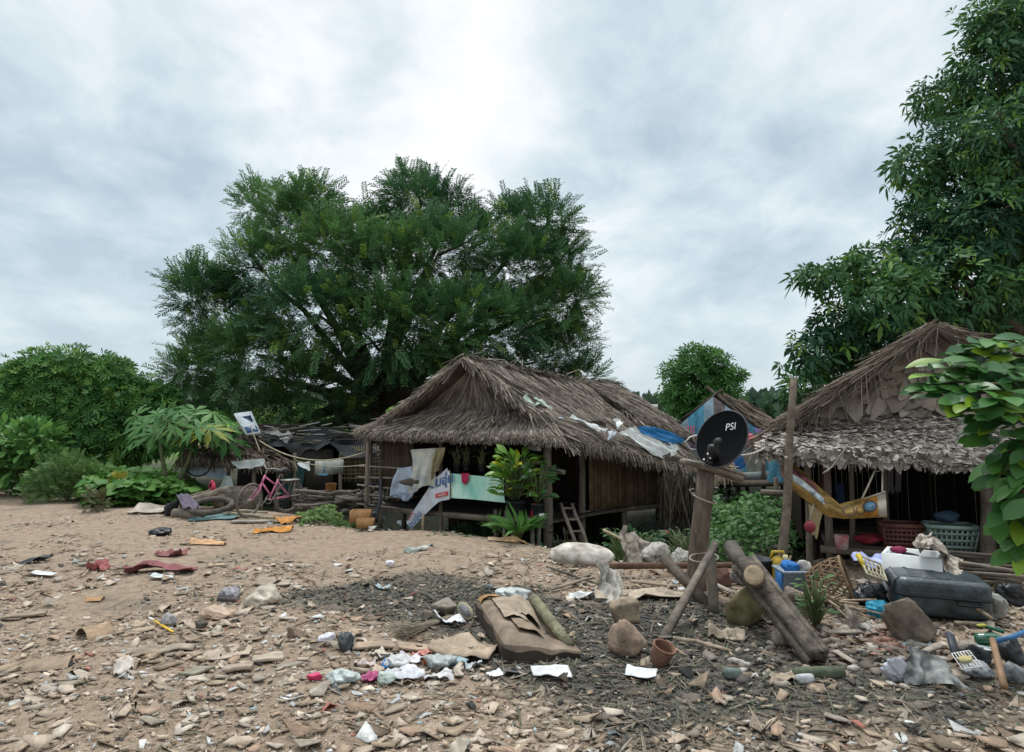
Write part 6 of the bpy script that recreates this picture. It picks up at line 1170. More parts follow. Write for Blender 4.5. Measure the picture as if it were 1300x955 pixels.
for x, y, lb, ca in ((580, 596, 'small hanging pot with a yellow green plant under the eave', (.10, .16, .04)), (592, 594, 'small hanging pot with a grey green plant next to the magenta cloth', (.07, .11, .07)), (612, 596, 'small hanging pot with a thin stem nearest the tall plant', (.06, .09, .05))):
    f2 = FP(x, y + 3, -.12); t = potted('hanging_pot', lb, f2, .06, .09, (.1, .22), 14, t_leaf(1, .3, .3, .1), (.07, .14), ca, tuple(c * 1.5 for c in ca), M_broad, 1, cat='hanging pot'); mb = MB(); mb.tube([f2 + Vector((.055, 0, .1)), FP(x, 566, -.12)], .004, 4); mb.tube([f2 + Vector((-.055, 0, .1)), FP(x, 566, -.12)], .004, 4); mb.build('hanger', M_bamboo, t)
t = empty('red_jug', FP(681, 656, .3), 'red plastic jug with a white cup tied beside it on the shelf', 'jug'); p = FP(679, 655, .3); p.z = f0.z; mb = MB(); mb.lathe(p, [(.001, 0), (.06, 0), (.065, .08), (.05, .16), (.03, .2), (.03, .22), (.001, .22)], 14); mb.tube([p + Vector((.05, 0, .06)), p + Vector((.11, 0, .1)), p + Vector((.05, 0, .17))], .01, 6); mb.build('body', mat('red_jug_plastic', (.45, .02, .05), .4, .1), t, smooth=True); mb = MB(); mb.lathe(p + Vector((.1, -.1, 0)), [(.001, 0), (.035, 0), (.045, .08), (.04, .08), (.001, .06)], 12); mb.build('cup', mat('white_cup', (.65, .65, .65), .5), t, smooth=True)
def ground_plant(x, y, d, name, label, n, crown, tm, sc, ca, cb_, m=M_broad, spread=.8, up=1.0, yel=None, py=0, cat='plant'):
    if up == 1.0 and n > 40: up = .35
    p = P(x, y, d); f = Vector((p.x, d, gh(p.x, d))); return potted(name, label, f, .1, 0, crown, n, tm, sc, ca, cb_, m, spread, yel, py, up=up, cat=cat, pot=False)
ground_plant(660, 690, 10.9, 'strap_leaved_plant', 'bright green strap leaved plant growing at the edge of the dirt below the shelf', 34, (.08, .14), t_leaf(1, .17, .45, .1, .4, 8), (.32, .52), (.05, .15, .03), (.11, .25, .05)); ground_plant(632, 690, 11.2, 'strap_leaved_plant', 'lower strap leaved plant to the left of the bright one', 26, (.08, .08), t_leaf(1, .18, .45, .1, .4, 8), (.22, .36), (.05, .13, .035), (.09, .19, .05))
ground_plant(696, 690, 11.0, 'spiky_plant', 'dark spiky plant beside the bright strap leaved plant', 22, (.1, .1), t_leaf(1, .12, .4, .1, .4, 8), (.3, .5), (.03, .09, .04), (.05, .12, .06)); ground_plant(585, 670, 13.0, 'leafy_potted_shrub', 'dark leafy shrub in the shade under the mint green panel', 60, (.3, .5), t_leaf(1, .3, .3, .1), (.1, .2), (.02, .055, .02), (.04, .09, .03))
ground_plant(606, 672, 12.7, 'leafy_potted_shrub', 'small palm like shrub under the right end of the mint panel', 34, (.15, .5), t_pinnate(7, 1, .4, .08), (.3, .5), (.03, .075, .03), (.055, .12, .045)); ground_plant(716, 675, 11.2, 'maroon_leaved_shrub', 'dark maroon leaved shrub at the foot of the ladder', 60, (.22, .75), t_leaf(1, .3, .3, .1), (.1, .2), (.05, .03, .03), (.07, .09, .035))
ground_plant(806, 690, 10.3, 'flowering_shrub', 'leafy shrub with red flowers in front of the bamboo side wall', 230, (.40, .8), t_leaf(1, .45, .25, .1), (.06, .13), (.022, .075, .025), (.05, .13, .04), yel=(.42, .03, .05), py=.035)
ground_plant(782, 690, 10.0, 'yellow_flowered_plant', 'low spreading plant with small yellow flowers behind the stuffed sack', 190, (.55, .26), t_leaf(1, .3, .3, .1), (.06, .13), (.07, .13, .035), (.13, .2, .05), yel=(.55, .48, .02), py=.12); ground_plant(875, 690, 9.8, 'spiny_bush', 'grey green small leaved bush behind the dish post', 110, (.3, .5), t_leaf(1, .3, .3, .1), (.05, .1), (.07, .10, .07), (.12, .15, .11)); ground_plant(1036, 800, 6.6, 'sapling', 'small green sapling growing between the split log and the bamboo basket', 44, (.13, .36), t_leaf(1, .34, .3, .1), (.06, .11), (.06, .13, .05), (.11, .2, .07))
# ladder
t = empty('ladder', HL(-.9, 2.3, -.8), 'rough dark ladder leaning up to the hut floor beside the bamboo side wall', 'ladder'); la, lb_ = P(712, 640, 11.7), P(726, 640, 11.9); l0, l1 = P(733, 700, 10.9), P(748, 700, 11.1)
for a, b_ in ((la, l0), (lb_, l1)): mb = MB(); mb.tube(bend(a, b_, 4, 0, .015), .03, 7); mb.build('rail', M_wood, t, smooth=True)
for k in range(4): mb = MB(); u = .1 + .25 * k; mb.tube([la.lerp(l0, u), lb_.lerp(l1, u)], .022, 6); mb.build('rung', M_wood, t, smooth=True)
g = P(755, 690, 11.3); g.z = gh(g.x, 11.3); mb = MB(); mb.lathe(g, [(.001, 0), (.17, 0), (.22, .42), (.23, .43), (.21, .43), (.16, .03), (.001, .03)], 20); tag(mb.build('bucket', mat('grey_bucket', (.26, .25, .2), .7, .2), smooth=True), 'grey bucket standing in the dark under the side of the thatched hut', 'bucket')
mb = MB(); q = FP(537, 690, .2); post(mb, q.x, q.y, -.85, FP(537, 653, .2).z, .03); tag(mb.build('short_stake', M_bamboo, smooth=True), 'short pale stake standing under the hut front', 'stake')
mb = MB(); mb.tube(bend(P(766, 673, 9.9), P(800, 690, 9.5), 3), .02, 6); tag(mb.build('garden_stick', M_bamboo, smooth=True), 'pale stick lying on the yellow flowered plant', 'stick')
def sheaf():
    n = 420; a = np.array(P(846, 606, 12.9)); b_ = np.array(P(880, 612, 13.2)); t = RNG.random((n, 1)); o = a + (b_ - a) * t + RNG.normal(0, .07, (n, 3)); X = np.tile([0, 0, -1.], (n, 1)) + RNG.normal(0, .12, (n, 3)); tv = np.array([(0, -.5, 0), (0, .5, 0), (1, .3, 0), (1, -.3, 0)])
    q = place(tv, [np.array([[0, 1, 2, 3]])], o, X, RNG.normal(0, 1, (n, 3)), np.stack([RNG.uniform(.3, .95, n), np.full(n, .025), np.full(n, .02)], 1), np.array((.07, .055, .04)) + np.array((.16, .13, .1)) * RNG.random((n, 1)) ** 2)
    tag(link('straw_sheaf', q[0], q[1], M_thatch, cols=q[2]), 'dark sheaf of old straw hanging at the back corner of the thatched hut', 'straw')
sheaf()
# ------------------------------------------------ clutter in front of the right hut
def bucket(px, py, r, h, label, col, name='bucket', cat='bucket', d=None, taper=.85, lid=None):
    g = G(px, py) if d is None else P(px, py, d); t = empty(name, g, label, cat); mb = MB(); mb.lathe(g, [(.001, 0), (r * taper, 0), (r, h), (r * 1.05, h), (r * 1.05, h + .015), (r * .96, h + .015), (r * taper * .9, .02), (.001, .02)], 22); mb.build('body', mat(name + '_plastic', col, .5, .2), t, smooth=True)
    mb = MB(); mb.tube([g + Vector((r * math.cos(a) * 1.03, -r * math.sin(a) * .5 - .02, h - r * .25 * math.sin(a))) for a in [math.pi * k / 10 for k in range(11)]], .005, 5); mb.build('handle', mat('wire', (.3, .3, .3), .5, metal=.5), t); return t
bucket(968, 742, .135, .27, 'dark navy plastic bucket behind the round log end', (.025, .035, .05))
def jerry():
    g = G(989, 746); t = empty('jerrycan', g, 'yellow plastic jerrycan standing behind the round log end', 'jerrycan'); M_y = mat('yellow_jerry', (.45, .30, .03), .5, .3); mb = MB(); mb.lathe(g, [(.001, 0), (.10, 0), (.11, .02), (.11, .26), (.09, .31), (.04, .34), (.001, .34)], 4, (0, 0, .8), sq=.8); mb.build('body', M_y, t); mb = MB(); mb.tube([g + Vector((-.08, 0, .32)), g + Vector((-.06, 0, .39)), g + Vector((.06, 0, .39)), g + Vector((.08, 0, .30))], .018, 8); mb.build('handle', M_y, t, smooth=True); mb = MB(); mb.lathe(g + Vector((.07, -.03, .30)), [(.001, .06), (.028, .06), (.03, 0), (.001, 0)], 12); mb.build('cap', mat('pale_cap', (.7, .66, .4), .5), t, smooth=True)
jerry()
g = G(975, 752); mb = MB(); mb.lathe(g, [(.001, 0), (.035, 0), (.05, .10), (.046, .10), (.032, .01), (.001, .01)], 16); tag(mb.build('cup', mat('white_plastic_cup', (.62, .62, .58), .5), smooth=True), 'small white cup in front of the navy bucket', 'cup')
def basin():
    g = G(1018, 768); t = empty('storage_tub', g, 'pale blue translucent storage tub full of rags beside the bamboo basket', 'tub'); mb = MB(); c = g + Vector((0, .15, 0)); W_, D_, H_ = .26, .22, .31; M_t = mat('pale_blue_plastic', (.42, .50, .58), .4, .15, transl=.25)
    v = []
    for s, z in ((.8, 0), (1, H_), (1.08, H_), (1.08, H_ + .02), (.97, H_ + .02), (.78, .015)): v += [c + Vector((x * W_ / 2 * s * 1.3, y * D_ / 2 * s * 1.3, z)) for x, y in ((-1, -1), (1, -1), (1, 1), (-1, 1))]
    mb.add(v, [(i * 4 + k, i * 4 + (k + 1) % 4, (i + 1) * 4 + (k + 1) % 4, (i + 1) * 4 + k) for i in range(5) for k in range(4)] + [(3, 2, 1, 0), (20, 21, 22, 23)]); mb.build('body', M_t, t)
    for dx, w, col, lb, sd in ((-.06, .22, (.03, .16, .45), 'blue rag heaped on the storage tub', 3), (.10, .20, (.62, .58, .54), 'white rag heaped on the storage tub', 4)): mb = MB(); mb.blob(c + Vector((dx, 0, H_ + .04)), (w, w, .16), .3, .35, 2.2, sd, ridge=True); tag(mb.build('rag', mat('rag_cloth', col, .9, .2), smooth=True), lb, 'rag')
    mb = MB(); mb.beam(c + Vector((-.20, -.05, 0)), c + Vector((-.18, -.05, .30)), .03, .14, (0, 1, 0)); tag(mb.build('blue_board', mat('blue_board', (.03, .15, .42), .5)), 'upright blue plastic board on the left of the storage tub', 'board')
    lump(1030, 768, 44, 16, 'crumpled clear film and cords in front of the storage tub', (.42, .48, .50), 99, 'plastic_film', 'plastic film', crease=.5)
basin()
def basket():
    g = G(1068, 778); s = px2m(g); t = empty('bamboo_basket', g, 'round open weave brown bamboo basket lying on its side', 'basket'); ax = Vector((.75, -.35, .28)).normalized(); R0, R1, Hh = .24, .16, .36; c0 = g + Vector((.17, .2, .25)); M_b = mat('brown_bamboo', (.20, .13, .075), .85, .3, 20); x = ax.cross(Vector((0, 0, 1))).normalized(); y = ax.cross(x); mb = MB(); P3 = lambda u, a: c0 - ax * Hh * u + (x * math.cos(a) + y * math.sin(a)) * (R0 * (1 - u) + R1 * u) * (1 + .12 * math.sin(math.pi * u))
    n = 18
    for k in range(n):
        for sg in (1, -1): mb.tube([P3(u, 2 * math.pi * k / n + sg * u * 1.1) for u in (0, .25, .5, .75, 1)], .0075, 4, False)
    for u in (.25, .5, .75): mb.tube([P3(u, 2 * math.pi * k / 24) for k in range(25)], .007, 4, False)
    mb.build('weave', M_b, t)
    mb = MB(); mb.tube([P3(0, 2 * math.pi * k / 28) for k in range(29)], .016, 6, False); mb.build('rim', M_b, t, smooth=True); mb = MB()
    for k in range(7): a = math.pi * k / 7; mb.tube([P3(1, a), P3(1, a + math.pi)], .007, 4)
    mb.build('bottom', M_b, t)
    o = P(1118, 722, 7.2); t = empty('net_basket', o - Vector((0, 0, .15)), 'pale hexagonal mesh basket leaning by the white foam box', 'basket'); M_n = mat('pale_mesh', (.42, .38, .26), .7, .2); mb = MB(); pl = lambda u, v: P(1092 + 26 * u + 8 * v, 706 + 10 * u + 22 * v, 7.15 - .25 * v + .02 * math.sin(u * 3))
    for k in range(6):
        mb.tube([pl(k / 5, 0), pl(min(1, k / 5 + .1), .33), pl(k / 5, .66), pl(min(1, k / 5 + .1), 1)], .007, 5)
    for v in (.2, .45, .75): mb.tube([pl(u / 8, v + .06 * (u % 2)) for u in range(9)], .007, 5)
    mb.build('mesh', M_n, t); mb = MB(); mb.tube([pl(0, 0), pl(1, 0), pl(1, 1), pl(0, 1), pl(0, 0)], .011, 6); mb.build('rim', M_n, t); mb = MB(); mb.tube([P(1089, 704, 7.1), P(1098, 722, 7.0)], [.028, .018], 8); mb.build('handle', mat('yellow_handle', (.55, .40, .03), .5), t)
basket()
cloth([P(1084, 703, 7.8), P(1122, 704, 7.9), P(1120, 726, 7.4), P(1078, 710, 7.5)], 12, 10, .06, 4).build('towel', cloth_m('striped_towel', (.40, .44, .62), col2=(.10, .10, .32), scale=7, stretch=(3, .5, .5))); tag(bpy.data.objects['towel'], 'blue and lilac striped towel heaped behind the bamboo basket', 'towel')
def foam_box():
    b0, b1 = G(1120, 752), None; t = empty('foam_box', b0, 'big white foam box with dark cloth inside, behind the dark suitcase', 'foam box'); M_w = mat('white_foam', (.68, .70, .70), .8, .06); a, b_, zt = Vector((P(1119, 702, 7.3))), P(1196, 712, 7.0), 0; d = (b_ - a); d.z = 0; L_ = d.length; d.normalize(); nr = Vector((-d.y, d.x, 0)); H_ = .34; Wd = .42; z0 = b0.z; top = a.z; H_ = top - z0 if top - z0 > .2 else .34; th = .035; M = Matrix((d, nr, Vector((0, 0, 1)))).transposed(); o = Vector((a.x, a.y, z0))
    mb = MB(); mb.box(o + d * L_ / 2 + nr * th / 2 + Vector((0, 0, H_ / 2)), (L_, th, H_), M); mb.box(o + d * L_ / 2 + nr * (Wd - th / 2) + Vector((0, 0, H_ / 2)), (L_, th, H_), M)
    for u in (th / 2, L_ - th / 2): mb.box(o + d * u + nr * Wd / 2 + Vector((0, 0, H_ / 2)), (th, Wd - 2 * th - .002, H_ - .002), M)
    mb.box(o + d * L_ / 2 + nr * Wd / 2 + Vector((0, 0, .02)), (L_ - 2 * th - .004, Wd - 2 * th - .004, .03), M); mb.build('body', M_w, t)
    mb = MB(); mb.blob(o + d * L_ / 2 + nr * Wd / 2 + Vector((0, 0, H_ * .75)), (L_ * .85, Wd * .75, H_ * .55), math.atan2(d.y, d.x), .15, 2, 5, ridge=True); tag(mb.build('dark_cloth', mat('dark_cloth', (.02, .025, .028), .9, .3), smooth=True), 'dark cloth filling the white foam box', 'cloth'); mb = MB(); mb.blob(P(1141, 698, 7.35), (.16, .12, .07), .2, .3, 2, 6); tag(mb.build('pink_cloth', mat('hot_pink', (.22, .025, .07), .9), smooth=True), 'small hot pink cloth on the dark cloth in the foam box', 'cloth')
foam_box()
mb = MB(); mb.grid(lambda u, v: P(1163 + 52 * u + 8 * v, 690 + 24 * u * u - 14 * math.sin(math.pi * min(1, u * 1.5)) + 22 * v * (.6 + u), 7.3 - .35 * v - .05 * math.sin(u * 9)) + Vector((.03 * math.sin(v * 11 + u * 8), .06 * math.sin(u * 17 + 3 * v), .16 * (float(fbm(u * 6, v * 5, 3)) - .4))), 34, 24); tag(mb.build('camouflage_cloth', mat('camouflage', (.36, .31, .26), .9, 1, 13, .6, 14, col2=(.035, .03, .027)), smooth=True), 'grey brown camouflage cloth heaped on the white foam box', 'cloth')
def suitcase():
    g = G(1192, 800); t = empty('suitcase', g, 'big dark blue grey moulded suitcase lying flat among the rubbish', 'suitcase'); M_s = mat('scuffed_navy_shell', (.045, .062, .07), .32, .5, 7, .3, 26, spec=.6, col2=(.012, .019, .024))
    fx, bx = P(1131, 775, 6.7), None; c = [G(1140, 800), G(1252, 812), G(1250, 775), G(1138, 770)]; ctr = P(1190, 765, 6.95); ux = Vector((1, -.34, -.02)).normalized(); uy = Vector((.34, 1, 0)).normalized(); uz = Vector((-.02, -.1, 1)).normalized(); Lx, Ly = .80, .56; zb = gh(ctr.x, ctr.y) + .10
    C = Vector((ctr.x, ctr.y, zb))
    def shell(z0, z1, name, inset=0):
        prof = []; n = 44; v = []; lev = [(0, .0), (.02, .0), (.55, .0), (.75, .008), (.9, .03), (.98, .07), (1, .13)]
        for f_, ins in lev:
            for k in range(n):
                a = 2 * math.pi * k / n; e = .28; ca, sa = math.cos(a), math.sin(a); x = math.copysign(abs(ca) ** e, ca) * (Lx / 2 - ins - inset); y = math.copysign(abs(sa) ** e, sa) * (Ly / 2 - ins - inset); v.append(C + ux * x + uy * y + uz * (z0 + (z1 - z0) * f_))
        mb = MB(); f = [(i * n + k, i * n + (k + 1) % n, (i + 1) * n + (k + 1) % n, (i + 1) * n + k) for i in range(len(lev) - 1) for k in range(n)] + [tuple((len(lev) - 1) * n + k for k in range(n)), tuple(range(n - 1, -1, -1))]; mb.add(v, f); return mb.build(name, M_s, t, smooth=False)
    lid = shell(.145, .30, 'lid'); shell(.135, -.06, 'base')
    mb = MB(); nn = 64; mb.tube([C + ux * math.copysign(abs(math.cos(a)) ** .28, math.cos(a)) * (Lx / 2 + .004) + uy * math.copysign(abs(math.sin(a)) ** .28, math.sin(a)) * (Ly / 2 + .004) + uz * .14 for a in [2 * math.pi * k / nn for k in range(nn + 1)]], .012, 6, False); mb.build('seam', mat('black_seam', (.015, .017, .02), .5), t, smooth=True)
    for k in range(9):
        mb = MB(); x = -Lx / 2 + .10 + k * .052 ; y = .22; mb.tube([C + ux * (-Lx / 2 + .045) + uy * (-.2 + k * .05) + uz * .285, C + ux * (-Lx / 2 - .006) + uy * (-.2 + k * .05) + uz * .25, C + ux * (-Lx / 2 - .008) + uy * (-.2 + k * .05) + uz * .17], .016, 6); mb.build('rib', M_s, lid, smooth=True)
    for k in range(7):
        mb = MB(); y = -Ly / 2 + .08 + k * (Ly - .16) / 6; mb.tube([C + ux * x + uy * y + uz * .298 for x in (-Lx / 2 + .14, 0, Lx / 2 - .12)], [.006, .009, .006], 6); mb.build('groove_rib', M_s, lid, smooth=True)
    mb = MB(); mb.tube([C + ux * .1 + uy * -(Ly / 2 + .02) + uz * .11, C + ux * .1 + uy * -(Ly / 2 + .05) + uz * .10, C + ux * .28 + uy * -(Ly / 2 + .05) + uz * .10, C + ux * .28 + uy * -(Ly / 2 + .02) + uz * .11], .012, 6); mb.build('handle', mat('black_handle', (.012, .012, .014), .5), t, smooth=True)
    for x, y in ((-.3, -.2), (.3, -.2), (.3, .2), (-.3, .2)): mb = MB(); mb.lathe(C + ux * x + uy * y - Vector((0, 0, .11)), [(.001, 0), (.035, 0), (.035, .06), (.001, .06)], 10); mb.build('foot', mat('black_foot', (.012, .012, .014), .6), t, smooth=True)
suitcase()
bag(1122, 788, 44, 26, 'bright sky blue plastic bag in front of the suitcase', (.05, .40, .58), 101, crease=.35); bag(1106, 776, 54, 34, 'black shiny plastic bag between the basket and the suitcase', (.02, .022, .026), 102, rough=.25, crease=.35, tr=0); bag(1075, 762, 20, 12, 'pale green plastic tray under the bamboo basket', (.46, .52, .46), 103, 'plastic_tray', 'tray', crease=.1)
bag(1262, 790, 60, 42, 'grey white plastic sack beside the right end of the suitcase', (.42, .42, .38), 104, 'sack', 'sack', crease=.25, depth=.6); t = bag(1290, 772, 44, 34, 'black plastic bin bag at the frame edge under the lime bag', (.015, .016, .018), 105, rough=.35, crease=.25, tr=0); bag(1286, 752, 30, 20, 'lime green plastic bag on top of the black bin bag', (.26, .50, .06), 106, crease=.3)
bag(1142, 868, 42, 30, 'white plastic bag scrap at the bottom edge below the red rubble', (.60, .60, .66), 107, crease=.35, depth=.5); drape(1190, 872, 66, 42, 'stiff grey plastic sheet folded like a tent at the bottom edge', (.30, .31, .30), 108, 'plastic_sheet', 'plastic sheet', .1, .06); bag(1246, 864, 44, 24, 'clear grey plastic bag under the white mesh rack', (.42, .44, .46), 109, crease=.35); bag(1250, 848, 40, 26, 'black plastic bag behind the orange brown handle', (.02, .022, .026), 110, crease=.3, tr=0); bag(1288, 845, 34, 34, 'dark grey plastic bag at the right edge below the blue pipe', (.045, .05, .055), 111, crease=.35, tr=0); bag(1292, 872, 40, 30, 'pale grey woven sack in the bottom right corner', (.34, .36, .37), 112, 'sack', 'sack', crease=.25)
def rack():
    a, b_, c, d = P(1208, 830, 5.5), P(1230, 826, 5.5), P(1247, 846, 5.2), P(1222, 850, 5.2); t = empty('mesh_rack', (a + c) / 2 - Vector((0, 0, .06)), 'small white plastic mesh rack on the black bags', 'rack'); mb = MB(); q = lambda u, v: a.lerp(b_, u).lerp(d.lerp(c, u), v)
    for k in range(7): mb.tube([q(k / 6, 0), q(k / 6, 1)], .004, 5); 
    for v in (0, .33, .66, 1): mb.tube([q(0, v), q(1, v)], .005, 5)
    mb.build('mesh', mat('white_wire', (.66, .64, .6), .6), t)
rack()
mb = MB(); mb.blob(P(1222, 838, 5.3), (.09, .07, .04), .3, .1, 1.5, 5, angular=True); tag(mb.build('yellow_sponge', mat('yellow_foam', (.48, .42, .2), .9), smooth=True), 'pale yellow sponge under the white mesh rack', 'sponge')
mb = MB(); mb.tube(bend(P(1260, 812, 5.5), P(1275, 872, 5.0), 3), [.022, .023, .024, .025], 10); tag(mb.build('tool_handle', mat('orange_brown_wood', (.27, .165, .095), .6, .2, 8), smooth=True), 'smooth orange brown wooden handle sticking up at the bottom right', 'handle')
mb = MB(); mb.tube([P(1262, 814, 5.7), P(1285, 809, 5.7), P(1312, 798, 5.8)], [.02, .02, .02], 8); tag(mb.build('blue_pipe', mat('bright_blue_pipe', (.05, .17, .36), .45), smooth=True), 'bright blue pipe leaning at the right edge', 'pipe')
mb = MB(); mb.beam(P(1206, 805, 5.7), P(1214, 834, 5.5), .06, .03, (0, 1, 0)); tag(mb.build('slate_bar', mat('slate_plastic', (.06, .065, .085), .5)), 'dark slate coloured bar standing below the brown boulder', 'bar')
mb = MB(); mb.tube([P(1244, 793, 6.0), P(1275, 803, 5.9)], .014, 8); tag(mb.build('green_rod', mat('green_plastic', (.02, .13, .08), .5), smooth=True), 'green plastic rod with a yellow end below the suitcase', 'rod'); mb = MB(); mb.blob(P(1246, 794, 5.95), (.12, .06, .03), .4, .1, 1.5, 3, angular=True); tag(mb.build('yellow_leaf_scrap', mat('yellow_scrap', (.36, .36, .06), .7), smooth=True), 'yellow plastic scrap at the end of the green rod', 'plastic scrap')
mb = MB(); c = G(1243, 822); mb.lathe(c + Vector((0, .05, .05)), [(.001, 0), (.045, 0), (.05, .04), (.05, .15), (.02, .2), (.018, .24), (.001, .24)], 16, (1.4, 0, 1.0)); tag(mb.build('green_bottle', mat('green_glass', (.01, .10, .05), .08, .05, spec=.8), smooth=True), 'dark green glass bottle lying in the rubbish', 'bottle')
for x, y, lb, c_, r, l in ((1040, 862, 'mossy green short log at the bottom edge beside the split log', (.10, .12, .075), .045, .38), (1022, 868, 'white can lying at the bottom edge', (.55, .56, .56), .035, .12), (1086, 770, 'grey can among the rubble under the basket', (.30, .28, .26), .04, .13), (930, 862, 'grey green tin on its side in the mud', (.16, .2, .18), .04, .12), (1000, 820, 'short brown log piece left of the split log', (.24, .19, .15), .05, .26)):
    g = G(x, y); a = random.uniform(-.3, .3); v = Vector((math.cos(a), math.sin(a), 0)) * l / 2; nm = 'log' if 'log' in lb else 'can'; mb = MB(); mb.tube([g - v + Vector((0, 0, r)), g + Vector((0, 0, r)), g + v + Vector((0, 0, r * .9))], [r, r * 1.02, r * .95], 12, wob=.04); tag(mb.build(nm, mat(nm + '_skin', c_, .8, .35, 12, .3), smooth=True), lb, nm)
# red rubble and loose stones (uncountable)
def rubble(name, label, xr, yr, n, smin, smax, cols, seed):
    rg = random.Random(seed); mb = MB()
    for k in range(n):
        px, py = rg.gauss((xr[0] + xr[1]) / 2, (xr[1] - xr[0]) / 4), rg.gauss((yr[0] + yr[1]) / 2, (yr[1] - yr[0]) / 4); g = G(px, py); s = rg.uniform(smin, smax); q_ = rg.uniform(.7, 1.25); mb.col = tuple(c * q_ for c in rg.choice(cols)); mb.blob(g + Vector((0, 0, s * .15)), (s * 1.2, s * rg.uniform(.5, 1), s * rg.uniform(.35, .7)), rg.uniform(0, 3), .1, 1.8, k + seed, sub=2, angular=True)
    tag(mb.build(name, M_chip), label, 'rubble', kind='stuff')
rubble('red_rubble', 'heap of crumbled reddish brick in front of the brown boulder', (1100, 1150), (800, 830), 110, .03, .10, [(.30, .16, .12), (.36, .2, .15), (.24, .14, .11)], 3); rubble('loose_stones', 'loose stones and broken scraps in front of the grey roofed hut', (930, 1260), (735, 870), 420, .03, .12, [(.30, .25, .2), (.38, .33, .28), (.22, .18, .15), (.45, .42, .38), (.13, .11, .1)], 9); rubble('pale_rubble', 'grey rubble bank in front of the weeds under the blue hut', (905, 1060), (684, 706), 160, .06, .25, [(.2, .18, .16), (.28, .25, .22), (.12, .11, .1), (.36, .33, .30)], 5)
# ------------------------------------------------ things on the platform of the right hut
def lbasket(c, W_, D_, H_, label, col, rows, name, fl=.8, rz=-.3):
    t = empty(name, c, label, 'basket'); M = Euler((0, 0, rz)).to_matrix(); m = mat(name + '_plastic', col, .5, .15); mb = MB(); Q = lambda x, y, z: c + M @ Vector((x * (fl + (1 - fl) * z / H_), y * (fl + (1 - fl) * z / H_), z)); cr = [(-1, -1), (1, -1), (1, 1), (-1, 1)]
    for k in range(4):
        (x0, y0), (x1, y1) = cr[k], cr[(k + 1) % 4]; n = 9
        for i in range(n + 1): u = i / n; x, y = (x0 + (x1 - x0) * u) * W_ / 2, (y0 + (y1 - y0) * u) * D_ / 2; mb.beam(Q(x, y, 0), Q(x, y, H_), .018, .012, M @ Vector((0, 1, 0)) if k % 2 == 0 else M @ Vector((1, 0, 0)))
        for j in range(rows + 1): z = H_ * j / rows; mb.beam(Q(x0 * W_ / 2, y0 * D_ / 2, z), Q(x1 * W_ / 2, y1 * D_ / 2, z), .014, .028 if j % rows else .05)
    mb.build('side', m, t); mb = MB(); mb.tube([Q(x * W_ / 2 * 1.03, y * D_ / 2 * 1.03, H_) for x, y in cr + cr[:1]], .018, 6); mb.build('rim', m, t); mb = MB(); mb.box(c + Vector((0, 0, .01)), (W_ * fl, D_ * fl, .015), M); mb.build('bottom', m, t); return t
pz = .29
p = P(1144, 672, 9.0); lbasket(Vector((p.x, 9.0, pz)), .46, .34, .27, 'rust red plastic basket on the hut platform under the hammock end', (.13, .05, .038), 5, 'red_basket', .9)  # both baskets: plastic colour darkened to carry the shade inside the hut
p = P(1206, 672, 8.7); lbasket(Vector((p.x, 8.7, pz)), .52, .36, .30, 'pale green laundry basket on the hut platform by the thick post', (.17, .235, .205), 4, 'laundry_basket', .78); mb = MB(); mb.blob(P(1202, 656, 8.7), (.3, .2, .14), .2, .3, 2, 4); tag(mb.build('blue_cloth', mat('navy_cloth', (.03, .06, .10), .9), smooth=True), 'dark blue cloth piled in the pale green laundry basket', 'cloth')
p = P(1068, 674, 8.95); g = Vector((p.x, 8.95, pz - .02)); mb = MB(); mb.lathe(g, [(.001, 0), (.07, 0), (.085, .16), (.08, .17), (.001, .16)], 16); t = tag(mb.build('paint_tub', mat('white_tub', (.5, .48, .46), .6, .2, 6, col2=(.40, .04, .05)), smooth=True), 'white and red tub on the platform edge under the hammock', 'tub')
p = P(1102, 672, 9.1); mb = MB(); mb.blob(Vector((p.x, 9.1, pz + .07)), (.36, .3, .18), .2, .3, 2, 9, ridge=True); tag(mb.build('red_cloth', mat('dark_red_cloth', (.22, .02, .03), .9), smooth=True), 'dark red cloth on the platform left of the rust red basket', 'cloth')
p = P(1180, 676, 8.8); mb = MB(); mb.blob(Vector((p.x, 8.8, pz + .1)), (.42, .3, .26), .2, .2, 2, 19); tag(mb.build('grey_sack', mat('dull_green_sack', (.14, .16, .14), .9), smooth=True), 'dull green sack on the platform between the two baskets', 'sack')
t = empty('red_ball', P(1028, 680, 8.5), 'dull red ball in a net hanging from the hut corner post', 'ball'); c = P(1028, 669, 8.5); MB().blob(c, (.13, .13, .14), 0, .02, 1, 2).build('ball_skin', mat('dull_red_rubber', (.22, .03, .045), .7, .2), t, smooth=True); mb = MB(); mb.tube([c + Vector((0, 0, .08)), P(1033, 640, 8.7)], .01, 6); mb.build('cord', M_wood2, t)
for x0, x1, y0, y1, d, c_, lb in ((1127, 1134, 592, 625, 9.6, (.22, .20, .22), 'grey shirt sleeve hanging under the eave right of the hammock'), (1136, 1144, 590, 624, 9.6, (.20, .18, .2), 'second grey garment hanging right of the grey sleeve'), (1060, 1072, 614, 640, 9.6, (.03, .05, .11), 'navy garment hanging behind the hammock'), (1040, 1050, 586, 640, 9.5, (.11, .05, .045), 'maroon cloth strip hanging behind the hammock'), (1012, 1022, 575, 588, 9.0, (.12, .28, .36), 'blue scrap tucked under the left corner of the grey roof'), (990, 999, 590, 606, 9.0, (.36, .25, .17), 'tan scrap hanging at the left corner of the grey roof')):
    o = cloth([P(x0, y0, d), P(x1, y0, d), P(x1, y1, d - .05), P(x0, y1, d)], 8, 8, .04, int(x0)).build('hanging_cloth', cloth_m('hung_cloth', c_)); tag(o, lb, 'cloth')
mb = MB()
